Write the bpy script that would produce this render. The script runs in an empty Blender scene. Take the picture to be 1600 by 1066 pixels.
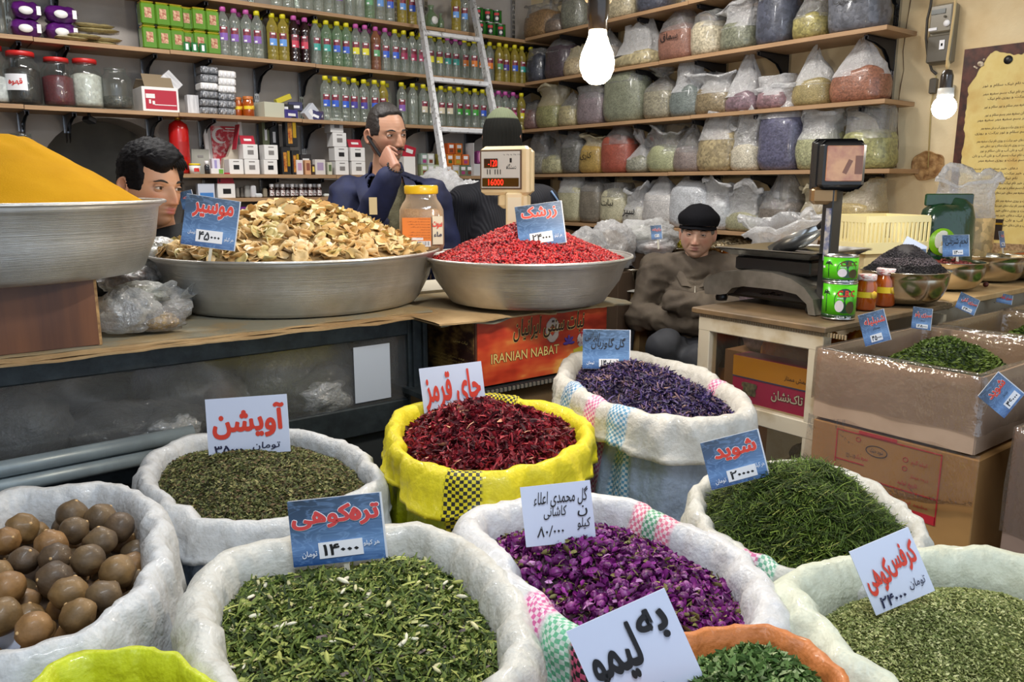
import bpy, bmesh, math, random
import numpy as np
from mathutils import Vector, Matrix, noise

scene = bpy.context.scene
COL = scene.collection
R = random.Random(11)
NR = np.random.RandomState(5)

# ------------------------------------------------------------ camera, world, lamps, exposure
PITCH = math.atan(246 / 1241.0)
YAW = math.radians(37.5)
EYE = Vector((0, 0, 1.42))
cd = bpy.data.cameras.new('camera')
cam = bpy.data.objects.new('camera', cd)
COL.objects.link(cam)
cam.location = EYE
cam.rotation_euler = (math.pi / 2 - PITCH, 0, -YAW)
cd.sensor_width = 36.0
cd.lens = 36.0 * 1241 / 1600
cd.clip_start = 0.02
scene.camera = cam

w = bpy.data.worlds.new('world')
scene.world = w
w.use_nodes = True
w.node_tree.nodes['Background'].inputs[0].default_value = (0.72, 0.84, 1.0, 1)
w.node_tree.nodes['Background'].inputs[1].default_value = 1.25
scene.view_settings.view_transform = 'Standard'
scene.view_settings.look = 'None'
scene.view_settings.gamma = 1
scene.view_settings.use_curve_mapping = False
scene.view_settings.exposure = 0.0
scene.cycles.max_bounces = 7
scene.cycles.transparent_max_bounces = 14
scene.cycles.diffuse_bounces = 3
scene.cycles.glossy_bounces = 3
scene.cycles.transmission_bounces = 3
scene.cycles.caustics_reflective = False
scene.cycles.caustics_refractive = False
scene.cycles.sample_clamp_indirect = 3.0

def lamp(kind, loc, power, color, size=0.1, size_y=None, rot=(0, 0, 0)):
 d = bpy.data.lights.new('lamp_light', kind)
 d.energy = power
 d.color = color
 if kind == 'AREA':
  d.shape = 'RECTANGLE'
  d.size = size
  d.size_y = size_y or size
 else:
  d.shadow_soft_size = size
 o = bpy.data.objects.new('lamp_light', d)
 o.location = loc
 o.rotation_euler = rot
 COL.objects.link(o)
 return o

BULB_A = (1.385, 1.10, 1.688)     # replaced below by measured position
# unseen fluorescent battens (shelf pair added as fill) and daylight of the street front
TUBES = [((0.15, 0.15, 3.0), 0.45), ((0.9, 3.3, 3.05), -0.3), ((2.7, 2.6, 3.05), 1.2)]
lamp('AREA', (0.15, 0.15, 2.95), 40, (0.86, 0.93, 1.0), 1.2, 0.12, (0, 0, 0.45))
lamp('AREA', (0.9, 3.3, 3.0), 50, (1.0, 0.97, 0.93), 1.2, 0.12, (0, 0, -0.3))
lamp('AREA', (2.7, 2.6, 3.0), 34, (1.0, 0.95, 0.88), 1.2, 0.12, (0, 0, 1.2))

# ------------------------------------------------------------ pixel <-> world (used to measure positions only)
_F = Vector((math.sin(YAW) * math.cos(PITCH), math.cos(YAW) * math.cos(PITCH), -math.sin(PITCH)))
_R = Vector((math.cos(YAW), -math.sin(YAW), 0))
_U = _R.cross(_F)

def ray(x, y):
 return _R * (x - 800) + _F * 1241 + _U * (533 - y)

def az(x, y, z):
 d = ray(x, y)
 return EYE + d * ((z - EYE.z) / d.z)

def ax(x, y, X):
 d = ray(x, y)
 return EYE + d * (X / d.x)

def ay(x, y, Y):
 d = ray(x, y)
 return EYE + d * (Y / d.y)

def ad(x, y, D):
 return EYE + ray(x, y) * (D / 1241)

def depth(P):
 return (Vector(P) - EYE).dot(_F)

# ------------------------------------------------------------ materials
def L(c):
 """sRGB 0-255 to linear"""
 out = []
 for v in c[:3]:
  v = v / 255.0
  out.append(v / 12.92 if v <= 0.04045 else ((v + 0.055) / 1.055) ** 2.4)
 return (out[0], out[1], out[2], 1)

_M = {}

class NT:
 def __init__(s, name):
  s.m = bpy.data.materials.new(name)
  s.m.use_nodes = True
  s.t = s.m.node_tree
  s.b = s.t.nodes['Principled BSDF']
  s.out = s.t.nodes['Material Output']

 def n(s, typ, **kw):
  nd = s.t.nodes.new(typ)
  for k, v in kw.items():
   if k.startswith('i_'):
    k = k[2:]
    k = int(k) if k.isdigit() else k.replace('_', ' ')
    nd.inputs[k].default_value = v
   else:
    setattr(nd, k, v)
  return nd

 def l(s, a, b):
  s.t.links.new(a, b)

 def coord(s, scale=(1, 1, 1), kind='Object'):
  tc = s.n('ShaderNodeTexCoord')
  mp = s.n('ShaderNodeMapping')
  mp.inputs['Scale'].default_value = scale
  s.l(tc.outputs[kind], mp.inputs[0])
  return mp.outputs[0]

 def noise(s, co, scale, detail=4, rough=0.6):
  nd = s.n('ShaderNodeTexNoise', i_Scale=scale, i_Detail=detail, i_Roughness=rough)
  s.l(co, nd.inputs['Vector'])
  return nd.outputs['Fac']

 def ramp(s, fac, stops):
  r = s.n('ShaderNodeValToRGB')
  e = r.color_ramp.elements
  while len(e) < len(stops):
   e.new(0.5)
  for el, (p, c) in zip(e, stops):
   el.position = p
   el.color = c
  s.l(fac, r.inputs[0])
  return r.outputs[0]

 def bump(s, h, strength=0.3, dist=0.01):
  b = s.n('ShaderNodeBump', i_Strength=strength, i_Distance=dist)
  s.l(h, b.inputs['Height'])
  s.l(b.outputs[0], s.b.inputs['Normal'])
  return b

def mat(name, c, rough=0.5, metal=0.0, c2=None, scale=8.0, bump=0.0, bscale=None, stretch=(1, 1, 1), coat=0.0, emis=None, es=1.0, lo=.35, hi=.65, sheen=0, spec=None):
 if name in _M:
  return _M[name]
 s = NT(name)
 s.b.inputs['Base Color'].default_value = L(c)
 s.b.inputs['Roughness'].default_value = rough
 s.b.inputs['Metallic'].default_value = metal
 s.b.inputs['Coat Weight'].default_value = coat
 s.b.inputs['Coat Roughness'].default_value = 0.12
 if spec is not None:
  s.b.inputs['Specular IOR Level'].default_value = spec
 if sheen:
  s.b.inputs['Sheen Weight'].default_value = sheen
 if c2 is not None or bump:
  co = s.coord(stretch)
 if c2 is not None:
  f = s.noise(co, scale)
  s.l(s.ramp(f, [(lo, L(c)), (hi, L(c2))]), s.b.inputs['Base Color'])
 if bump:
  s.bump(s.noise(co, bscale or scale * 2, 3), bump, 0.01)
 if emis:
  s.b.inputs['Emission Color'].default_value = L(emis)
  s.b.inputs['Emission Strength'].default_value = es
 _M[name] = s.m
 return s.m

def attr_mat(name, rough=0.7, bump=0, bscale=300, coat=0, trans=0, weave=False, check=False, spec=None, sheen=0, fold=0):
 """colour comes from the mesh's own colour attribute"""
 if name in _M:
  return _M[name]
 s = NT(name)
 a = s.n('ShaderNodeAttribute', attribute_name='Col')
 colr = a.outputs['Color']
 s.b.inputs['Roughness'].default_value = rough
 s.b.inputs['Coat Weight'].default_value = coat
 if sheen:
  s.b.inputs['Sheen Weight'].default_value = sheen
 if spec is not None:
  s.b.inputs['Specular IOR Level'].default_value = spec
 if check:
  uv = s.n('ShaderNodeUVMap', uv_map='UV')
  ck = s.n('ShaderNodeTexChecker', i_Scale=150.0)
  s.l(uv.outputs[0], ck.inputs['Vector'])
  m0 = s.n('ShaderNodeMath', operation='MULTIPLY')
  s.l(ck.outputs['Fac'], m0.inputs[0])
  s.l(a.outputs['Alpha'], m0.inputs[1])
  ck2 = s.n('ShaderNodeMath', operation='SUBTRACT')
  s.l(ck.outputs['Fac'], ck2.inputs[0])
  s.l(m0.outputs[0], ck2.inputs[1])
  mx = s.n('ShaderNodeMix', data_type='RGBA')
  s.l(ck2.outputs[0], mx.inputs[0])
  s.l(colr, mx.inputs[6])
  a2 = s.n('ShaderNodeAttribute', attribute_name='Col2')
  s.l(a2.outputs['Color'], mx.inputs[7])
  colr = mx.outputs[2]
 if weave:
  co = s.coord()
  # woven polypropylene: two crossing fine waves
  uv = s.n('ShaderNodeUVMap', uv_map='UV')
  br = s.n('ShaderNodeTexBrick', i_Scale=260.0, i_Mortar_Size=0.06, i_Brick_Width=0.9, i_Row_Height=0.5)
  s.l(uv.outputs[0], br.inputs['Vector'])
  nz = s.noise(co, 18, 4)
  nz2 = s.noise(co, 60, 3)
  ad1 = s.n('ShaderNodeMath', operation='MULTIPLY_ADD', i_1=0.13)
  s.l(br.outputs['Fac'], ad1.inputs[0])
  s.l(nz, ad1.inputs[2])
  s.bump(ad1.outputs[0], 0.55, 0.02)
  # dirt
  mx = s.n('ShaderNodeMix', data_type='RGBA', blend_type='MULTIPLY')
  s.l(s.ramp(nz2, [(0.3, (0.80, 0.78, 0.74, 1)), (0.6, (1, 1, 1, 1))]), mx.inputs[7])
  mx.inputs[0].default_value = 0.7
  s.l(colr, mx.inputs[6])
  colr = mx.outputs[2]
 elif bump:
  s.bump(s.noise(s.coord(), bscale, 3), bump, 0.004)
 s.l(colr, s.b.inputs['Base Color'])
 if trans:
  s.b.inputs['Subsurface Weight'].default_value = trans
  s.b.inputs['Subsurface Radius'].default_value = (.01, .006, .003)
  s.b.inputs['Subsurface Scale'].default_value = .5
 _M[name] = s.m
 return s.m

def grain(name, cols, scale=120, bump=0.6, rough=0.45, coat=0.3, wr=14):
 """bag contents seen as fine grains: voronoi cells of several colours"""
 if name in _M:
  return _M[name]
 s = NT(name)
 co = s.coord()
 v = s.n('ShaderNodeTexVoronoi', i_Scale=scale)
 s.l(co, v.inputs['Vector'])
 sp = s.n('ShaderNodeSeparateColor')
 s.l(v.outputs['Color'], sp.inputs[0])
 k = len(cols)
 c = s.ramp(sp.outputs[0], [((i + .5) / k, L(q)) for i, q in enumerate(cols)])
 nz = s.noise(co, wr, 4)
 mx = s.n('ShaderNodeMix', data_type='RGBA', blend_type='MULTIPLY')
 mx.inputs[0].default_value = 1
 s.l(c, mx.inputs[6])
 s.l(s.ramp(nz, [(.3, (.72, .72, .72, 1)), (.65, (1, 1, 1, 1))]), mx.inputs[7])
 s.l(mx.outputs[2], s.b.inputs['Base Color'])
 ma = s.n('ShaderNodeMath', operation='MULTIPLY_ADD', i_1=-0.12)
 s.l(v.outputs['Distance'], ma.inputs[0])
 s.l(nz, ma.inputs[2])
 s.bump(ma.outputs[0], bump, 0.012)
 s.b.inputs['Roughness'].default_value = rough
 s.b.inputs['Coat Weight'].default_value = coat
 s.b.inputs['Coat Roughness'].default_value = 0.1
 _M[name] = s.m
 return s.m

def film(name, tint=(255, 255, 255), body=0.18, gloss=0.12, bs=22, bstr=0.7):
 """clear plastic or glass sheet: see-through with a thin milky body and sharp creased glints"""
 if name in _M:
  return _M[name]
 s = NT(name)
 co = s.coord()
 nz = s.noise(co, bs, 4, .65)
 bp = s.n('ShaderNodeBump', i_Strength=bstr, i_Distance=0.02)
 s.l(nz, bp.inputs['Height'])
 tr = s.n('ShaderNodeBsdfTransparent')
 tr.inputs[0].default_value = L(tint)
 gl = s.n('ShaderNodeBsdfGlossy', i_Roughness=0.12)
 df = s.n('ShaderNodeBsdfDiffuse')
 df.inputs[0].default_value = L(tint)
 tl = s.n('ShaderNodeBsdfTranslucent')
 tl.inputs[0].default_value = L(tint)
 s.l(bp.outputs[0], gl.inputs['Normal'])
 s.l(bp.outputs[0], df.inputs['Normal'])
 lw = s.n('ShaderNodeLayerWeight', i_Blend=0.35)
 s.l(bp.outputs[0], lw.inputs['Normal'])
 d2 = s.n('ShaderNodeMixShader', i_Fac=0.4)
 s.l(df.outputs[0], d2.inputs[1])
 s.l(tl.outputs[0], d2.inputs[2])
 f1 = s.n('ShaderNodeMath', operation='MULTIPLY_ADD', i_1=body * 2.2, i_2=body)
 s.l(lw.outputs['Facing'], f1.inputs[0])
 m1 = s.n('ShaderNodeMixShader')
 s.l(f1.outputs[0], m1.inputs[0])
 s.l(tr.outputs[0], m1.inputs[1])
 s.l(d2.outputs[0], m1.inputs[2])
 f2 = s.n('ShaderNodeMath', operation='MULTIPLY_ADD', i_1=gloss * 1.2, i_2=gloss * .35)
 s.l(lw.outputs['Fresnel'], f2.inputs[0])
 m2 = s.n('ShaderNodeMixShader')
 s.l(f2.outputs[0], m2.inputs[0])
 s.l(m1.outputs[0], m2.inputs[1])
 s.l(gl.outputs[0], m2.inputs[2])
 s.l(m2.outputs[0], s.out.inputs['Surface'])
 _M[name] = s.m
 return s.m

# ------------------------------------------------------------ mesh building
class MB:
 def __init__(s):
  s.v = []
  s.f = []
  s.mi = []
  s.c = []
  s.cur = 0
  s.col = (1, 1, 1, 1)
  s.sm = []
  s.smooth = True
  s.M = None

 def add(s, vs, fs, smooth=None):
  b = len(s.v)
  for p in vs:
   p = Vector(p)
   if s.M is not None:
    p = s.M @ p
   s.v.append(p)
   s.c.append(s.col)
  for f in fs:
   s.f.append([i + b for i in f])
   s.mi.append(s.cur)
   s.sm.append(s.smooth if smooth is None else smooth)
  return s

 def box(s, c, d, rz=0, M=None, bev=0.0):
  x, y, z = d[0] / 2, d[1] / 2, d[2] / 2
  if bev > 0:
   b = min(bev, x * .9, y * .9, z * .9)
   prof = [(-z, b), (-z + b, 0), (z - b, 0), (z, b)]
   vs = []
   for zz, ins in prof:
    xx, yy = x - ins, y - ins
    k = b * .7
    ring = [(-xx + k, -yy), (xx - k, -yy), (xx, -yy + k), (xx, yy - k), (xx - k, yy), (-xx + k, yy), (-xx, yy - k), (-xx, -yy + k)]
    vs += [(p[0], p[1], zz) for p in ring]
   fs = [list(range(7, -1, -1)), list(range(24, 32))]
   for r in range(3):
    for i in range(8):
     j = (i + 1) % 8
     fs.append([r * 8 + i, r * 8 + j, (r + 1) * 8 + j, (r + 1) * 8 + i])
  else:
   vs = [(i * x, j * y, k * z) for k in (-1, 1) for (i, j) in ((-1, -1), (1, -1), (1, 1), (-1, 1))]
   fs = [[3, 2, 1, 0], [4, 5, 6, 7], [0, 1, 5, 4], [1, 2, 6, 5], [2, 3, 7, 6], [3, 0, 4, 7]]
  T = Matrix.Translation(Vector(c)) @ (M if M is not None else Matrix.Rotation(rz, 4, 'Z'))
  return s.add([T @ Vector(p) for p in vs], fs, smooth=False)

 def lathe(s, prof, c=(0, 0, 0), n=24, M=None, ang=None, cap=True):
  full = ang is None
  a0, a1 = (0, 2 * math.pi) if full else ang
  m = n if full else n + 1
  vs = []
  for (r, z) in prof:
   for i in range(m):
    a = a0 + (a1 - a0) * i / n
    vs.append((r * math.cos(a), r * math.sin(a), z))
  fs = []
  for k in range(len(prof) - 1):
   for i in range(n):
    j = (i + 1) % m if full else i + 1
    fs.append([k * m + i, k * m + j, (k + 1) * m + j, (k + 1) * m + i])
  if full and cap:
   if prof[0][0] > 1e-5:
    fs.append(list(range(m - 1, -1, -1)))
   if prof[-1][0] > 1e-5:
    fs.append([(len(prof) - 1) * m + i for i in range(m)])
  T = Matrix.Translation(Vector(c)) @ (M if M is not None else Matrix.Identity(4))
  return s.add([T @ Vector(p) for p in vs], fs)

 def tube(s, pts, r, n=8, cap=True, flat=None):
  pts = [Vector(p) for p in pts]
  rs = r if isinstance(r, (list, tuple)) else [r] * len(pts)
  vs = []
  up = Vector((0, 0, 1))
  pn = None
  for i, p in enumerate(pts):
   t = (pts[min(i + 1, len(pts) - 1)] - pts[max(i - 1, 0)])
   if t.length < 1e-9:
    t = Vector((0, 0, 1))
   t.normalize()
   if pn is None:
    pn = t.cross(up)
    if pn.length < 1e-3:
     pn = t.cross(Vector((1, 0, 0)))
   pn = (pn - t * pn.dot(t)).normalized()
   bn = t.cross(pn)
   for k in range(n):
    a = 2 * math.pi * k / n
    fx = flat if flat else 1
    vs.append(p + (pn * math.cos(a) + bn * math.sin(a) * fx) * rs[i])
  fs = []
  for i in range(len(pts) - 1):
   for k in range(n):
    j = (k + 1) % n
    fs.append([i * n + k, i * n + j, (i + 1) * n + j, (i + 1) * n + k])
  if cap:
   fs.append(list(range(n - 1, -1, -1)))
   fs.append([(len(pts) - 1) * n + k for k in range(n)])
  return s.add(vs, fs)

 def ball(s, c, r, n=12, m=8, M=None):
  r = (r, r, r) if isinstance(r, (int, float)) else r
  vs = [(0, 0, -r[2])]
  for k in range(1, m):
   t = -math.pi / 2 + math.pi * k / m
   for i in range(n):
    a = 2 * math.pi * i / n
    vs.append((r[0] * math.cos(t) * math.cos(a), r[1] * math.cos(t) * math.sin(a), r[2] * math.sin(t)))
  vs.append((0, 0, r[2]))
  fs = [[0, 1 + (i + 1) % n, 1 + i] for i in range(n)]
  for k in range(m - 2):
   for i in range(n):
    j = (i + 1) % n
    fs.append([1 + k * n + i, 1 + k * n + j, 1 + (k + 1) * n + j, 1 + (k + 1) * n + i])
  b = 1 + (m - 2) * n
  fs += [[b + i, b + (i + 1) % n, b + n] for i in range(n)]
  T = Matrix.Translation(Vector(c)) @ (M if M is not None else Matrix.Identity(4))
  return s.add([T @ Vector(p) for p in vs], fs)

 def prism(s, poly, y0, y1, axis='y'):
  """extrude 2-D outline (x,z) from y0 to y1"""
  n = len(poly)
  vs = []
  for t in (y0, y1):
   for (a, b) in poly:
    vs.append((a, t, b) if axis == 'y' else ((t, a, b) if axis == 'x' else (a, b, t)))
  fs = [list(range(n)), list(range(2 * n - 1, n - 1, -1))]
  for i in range(n):
   j = (i + 1) % n
   fs.append([i, i + n, j + n, j])
  return s.add(vs, fs, smooth=False)

 def grid(s, P, closed_u=False):
  """P: rows of points"""
  nr, nc = len(P), len(P[0])
  vs = [p for row in P for p in row]
  fs = []
  for r in range(nr - 1):
   for c in range(nc if closed_u else nc - 1):
    d = (c + 1) % nc
    fs.append([r * nc + c, r * nc + d, (r + 1) * nc + d, (r + 1) * nc + c])
  return s.add(vs, fs)

 def mesh(s, name, mats, col=False):
  me = bpy.data.meshes.new(name)
  me.from_pydata([tuple(p) for p in s.v], [], s.f)
  me.polygons.foreach_set('material_index', s.mi)
  me.polygons.foreach_set('use_smooth', s.sm)
  if not isinstance(mats, (list, tuple)):
   mats = [mats]
  for m in mats:
   me.materials.append(m)
  if col:
   a = me.color_attributes.new('Col', 'FLOAT_COLOR', 'POINT')
   a.data.foreach_set('color', np.array(s.c, dtype=np.float32).ravel())
  me.update()
  bm = bmesh.new()
  bm.from_mesh(me)
  bmesh.ops.recalc_face_normals(bm, faces=bm.faces)
  bm.to_mesh(me)
  bm.free()
  return me

 def build(s, name, mats, parent=None, col=False, loc=None):
  return link(name, s.mesh(name, mats, col), parent, loc)

def link(name, me, parent=None, loc=None):
 o = bpy.data.objects.new(name, me)
 COL.objects.link(o)
 if parent is not None:
  o.parent = parent
 if loc is not None:
  o.location = loc
 return o

def tag(o, label=None, cat=None, group=None, kind=None):
 if label:
  o['label'] = label
 if cat:
  o['category'] = cat
 if group:
  o['group'] = group
 if kind:
  o['kind'] = kind
 return o

def thing(name, label, cat, loc=(0, 0, 0), rz=0, group=None, rot=None):
 o = bpy.data.objects.new(name, None)
 o.empty_display_size = 0.05
 COL.objects.link(o)
 o.location = loc
 o.rotation_euler = rot if rot is not None else (0, 0, rz)
 return tag(o, label, cat, group)

KIDS = {}

def children(o):
 return [c for c in bpy.data.objects if c.parent == o]

def copy_tree(o, kids, loc, rz=0, label=None, group=None):
 """copy a thing and its parts (kids: list of (child, [grandchildren]))"""
 c = o.copy()
 COL.objects.link(c)
 c.location = loc
 c.rotation_euler = (0, 0, rz)
 if label:
  c['label'] = label
 if group:
  c['group'] = group
 out = []
 for ch, gs in kids:
  d = ch.copy()
  COL.objects.link(d)
  d.parent = c
  out.append(d)
  for g in gs:
   e = g.copy()
   COL.objects.link(e)
   e.parent = d
 return c, out

def struct(o):
 o['kind'] = 'structure'
 return o

ORD = ['first', 'second', 'third', 'fourth', 'fifth', 'sixth', 'seventh', 'eighth', 'ninth', 'tenth', 'eleventh', 'twelfth', 'thirteenth', 'fourteenth', 'fifteenth', 'sixteenth', 'seventeenth', 'eighteenth', 'nineteenth', 'twentieth']

def ordn(i):
 if i < 20:
  return ORD[i]
 t = (i + 1) // 10
 u = (i + 1) % 10
 tens = {2: 'twent', 3: 'thirt', 4: 'fort', 5: 'fift', 6: 'sixt'}[t]
 return tens + 'ieth' if u == 0 else tens + 'y-' + ORD[u - 1]

def remeshed(mb, voxel, smooth=4, folds=None, seed=0):
 """union of overlapping solids as one continuous skin; returns MB"""
 me = mb.mesh('tmp', [])
 o = bpy.data.objects.new('tmp', me)
 COL.objects.link(o)
 md = o.modifiers.new('r', 'REMESH')
 md.mode = 'VOXEL'
 md.voxel_size = voxel
 sm = o.modifiers.new('s', 'SMOOTH')
 sm.iterations = smooth
 sm.factor = 0.5
 dg = bpy.context.evaluated_depsgraph_get()
 m2 = bpy.data.meshes.new_from_object(o.evaluated_get(dg))
 out = MB()
 vs = [v.co.copy() for v in m2.vertices]
 if folds:
  amp, sc, st = folds
  ns = [v.normal.copy() for v in m2.vertices]
  for i, p in enumerate(vs):
   q = Vector((p.x * sc * st[0] + seed, p.y * sc * st[1], p.z * sc * st[2]))
   q += Vector((1, 1, 1)) * 0.8 * noise.noise(q * 0.6)
   n1 = noise.noise(q)
   h = (1 - abs(n1) * 2.2) + .4 * noise.noise(q * 2.3)
   vs[i] = p + ns[i] * amp * h
 out.add(vs, [list(p.vertices) for p in m2.polygons])
 bpy.data.objects.remove(o)
 bpy.data.meshes.remove(me)
 bpy.data.meshes.remove(m2)
 return out

# ------------------------------------------------------------ lettering
_FO = {'ا': (0xFE8D, 0xFE8E), 'آ': (0xFE81, 0xFE82), 'د': (0xFEA9, 0xFEAA), 'ذ': (0xFEAB, 0xFEAC), 'ر': (0xFEAD, 0xFEAE), 'ز': (0xFEAF, 0xFEB0), 'ژ': (0xFB8A, 0xFB8B), 'و': (0xFEED, 0xFEEE), 'ء': (0xFE80,)}
for ch, b in {'ب': 0xFE8F, 'پ': 0xFB56, 'ت': 0xFE95, 'ث': 0xFE99, 'ج': 0xFE9D, 'چ': 0xFB7A, 'ح': 0xFEA1, 'خ': 0xFEA5, 'س': 0xFEB1, 'ش': 0xFEB5, 'ص': 0xFEB9, 'ض': 0xFEBD, 'ط': 0xFEC1, 'ع': 0xFEC9, 'غ': 0xFECD, 'ف': 0xFED1, 'ق': 0xFED5, 'ک': 0xFB8E, 'گ': 0xFB92, 'ل': 0xFEDD, 'م': 0xFEE1, 'ن': 0xFEE5, 'ه': 0xFEE9, 'ی': 0xFBFC, 'ئ': 0xFE89}.items():
 _FO[ch] = (b, b + 1, b + 2, b + 3)

def fa(t):
 """shape Persian text into joined presentation forms in visual order"""
 words = []
 for wd in t.split(' '):
  if wd and all(c not in _FO for c in wd):
   words.append(wd)
   continue
  o = ''
  for i, c in enumerate(wd):
   if c not in _FO:
    if c != '\u200c':
     o += c
    continue
   f = _FO[c]
   pr = i > 0 and wd[i - 1] in _FO and len(_FO[wd[i - 1]]) == 4
   nx = i < len(wd) - 1 and wd[i + 1] in _FO and len(_FO[wd[i + 1]]) > 1 and len(f) == 4
   if len(f) == 1:
    k = 0
   else:
    k = 3 if (pr and nx) else (1 if pr else (2 if nx else 0))
   o += chr(f[k])
  words.append(o[::-1])
 return ' '.join(words[::-1])

_TX = {}

def glyphs(s, bold, res=2):
 cu = bpy.data.curves.new('lettering', 'FONT')
 cu.body = s
 cu.resolution_u = res
 cu.offset = bold
 o = bpy.data.objects.new('lettering', cu)
 COL.objects.link(o)
 m = bpy.data.meshes.new_from_object(o.evaluated_get(bpy.context.evaluated_depsgraph_get()))
 vs = [(v.co.x, v.co.y) for v in m.vertices]
 fs = [list(p.vertices) for p in m.polygons]
 bpy.data.objects.remove(o)
 bpy.data.curves.remove(cu)
 bpy.data.meshes.remove(m)
 return vs, fs

def glyph(c, bold):
 k = (c, bold)
 if k not in _TX:
  if ('adv', c) not in _TX:
   if '|' not in _TX:
    _TX['|'] = min(v[0] for v in glyphs('|', 0)[0])
   g = glyphs(c + '|', 0)[0]
   # the bar is the last glyph: its left edge gives the advance
   wbar = max(v[0] for v in glyphs('|', 0)[0]) - _TX['|']
   _TX[('adv', c)] = max(v[0] for v in g) - wbar - _TX['|']
  best = -1
  # some letters do not fill cleanly at every resolution: keep the fullest
  for res, off in ((2, 0), (3, 0), (4, 0), (2, .003), (3, .003), (5, -.002), (3, .007), (3, .03 if c == '\ufee9' else 0)) if c > '\u0600' else ((2, 0),):
   g = glyphs(c, off, res)
   ar = sum(abs((g[0][f[1]][0] - g[0][f[0]][0]) * (g[0][f[2]][1] - g[0][f[0]][1]) - (g[0][f[2]][0] - g[0][f[0]][0]) * (g[0][f[1]][1] - g[0][f[0]][1])) for f in g[1] if len(f) == 3)
   if ar > best * 1.06:
    best = ar
    _TX[k] = g
 return _TX[k], _TX[('adv', c)]

for _c in [chr(k) for f in _FO.values() for k in f] + list('۰۱۲۳۴۵۶۸۹/0123456789-ABCDINRSTgk. '):
 glyph(_c, 0)       # filled while the scene is still empty, which is quick

def text_geo(s, bold):
 """strings laid letter by letter; bold strokes are made of shifted copies"""
 key = ('str', s, bold)
 if key not in _TX:
  vs, fs, x = [], [], 0
  ring = [(0, 0)] + ([(bold * .9 * math.cos(k * math.pi / 4), bold * .9 * math.sin(k * math.pi / 4)) for k in range(8)] if bold > 0 else [])
  for q, c in enumerate(s):
   (gv, gf), a = glyph(c, 0)
   for k, (dx, dy) in enumerate(ring):
    n = len(vs)
    vs += [(v[0] + x + dx, v[1] + dy, k + 9 * (q % 2)) for v in gv]
    fs += [[i + n for i in f] for f in gf]
   x += a
  _TX[key] = (vs, fs)
 return _TX[key]

def text_mb(mb, s, box, lift, bold=0.0, outline=None, frame=None, slant=0.0, keep=True):
 """lay text s into box (x0,y0,x1,y1) of the local xy-plane mapped by frame(x,y,z)"""
 vs, fs = text_geo(s, 0.0)
 if not vs:
  return mb
 x0 = min(v[0] for v in vs); x1 = max(v[0] for v in vs)
 y0 = min(v[1] for v in vs); y1 = max(v[1] for v in vs)
 sx = (box[2] - box[0]) / max(x1 - x0, 1e-6)
 sy = (box[3] - box[1]) / max(y1 - y0, 1e-6)
 if keep == 'aspect':
  sx = sy = min(sx, sy)
 cx, cy = (box[0] + box[2]) / 2, (box[1] + box[3]) / 2
 mx, my = (x0 + x1) / 2, (y0 + y1) / 2
 vs, fs = text_geo(s, bold)
 pts = [frame(cx + (v[0] - mx) * sx + slant * (v[1] - my) * sy, cy + (v[1] - my) * sy, lift + v[2] * .00003) for v in vs]
 mb.add(pts, fs, smooth=False)
 return mb

def frame_of(o, ex, ey):
 """o origin, ex/ey unit axes; lift along ex x ey"""
 n = ex.cross(ey).normalized()
 return lambda x, y, z: o + ex * x + ey * y + n * z

# ============================================================ SETTING
WALLC = mat('plaster_grey', (196, 190, 184), .9, c2=(176, 168, 160), scale=1.6, bump=.25, bscale=30)
WALLR = mat('plaster_cream', (232, 214, 176), .9, c2=(206, 178, 132), scale=2.2, bump=.3, bscale=25, lo=.4, hi=.72)
m = MB()
arch = [(.61, 0), (.61, 1.41)] + [(.97 - .36 * math.cos(math.pi * i / 20), 1.41 + .36 * math.sin(math.pi * i / 20)) for i in range(1, 20)] + [(1.33, 1.41), (1.33, 0)]
m.prism([(-2.2, 0)] + arch + [(3.9, 0), (3.9, 3.3), (-2.2, 3.3)], 4.85, 5.25)
struct(m.build('wall_back', WALLC))
m = MB(); m.box((.97, 5.2, 1.0), (.76, .06, 2.0))
o = struct(m.build('trim_1', mat('niche_grey', (120, 118, 110), .9, c2=(98, 96, 90), scale=3, bump=.2)))
m = MB(); m.box((4.0, 1.6, 1.65), (.2, 7.2, 3.3))
struct(m.build('wall_right', WALLR))
m = MB(); m.box((-2.3, 1.6, 1.65), (.2, 7.2, 3.3))
struct(m.build('wall_left', WALLC))
m = MB(); m.box((.85, 1.6, 3.35), (6.3, 7.2, .1))
struct(m.build('ceiling', mat('ceiling_white', (205, 200, 190), .9)))
m = MB(); m.box((.85, 1.6, -.05), (6.3, 7.2, .1))
struct(m.build('floor', mat('floor_concrete', (92, 88, 82), .8, c2=(70, 66, 62), scale=6, bump=.2)))

TUBEM = mat('lamp_tube', (255, 255, 255), .3, emis=(235, 243, 255), es=3)
HOUS = mat('lamp_housing', (225, 225, 222), .4)
for i, (p, rz) in enumerate(TUBES):  # fixtures out of view; the two before the shelves are added fill
 t = thing('unseen_ceiling_lamp', ['long fluorescent batten on the ceiling over the front sacks', 'added fluorescent fill batten on the ceiling before the bottle shelves', 'added fluorescent fill batten on the ceiling before the bag shelves'][i], 'lamp', p, rz)
 a = MB(); a.box((0, 0, .15), (1.25, .1, .12)); a.box((0, 0, .25), (.05, .05, .12)); a.build('housing', HOUS, t)
 a = MB(); a.tube([(-.6, 0, .075), (.6, 0, .075)], .014, 10); a.build('tube', TUBEM, t)

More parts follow.
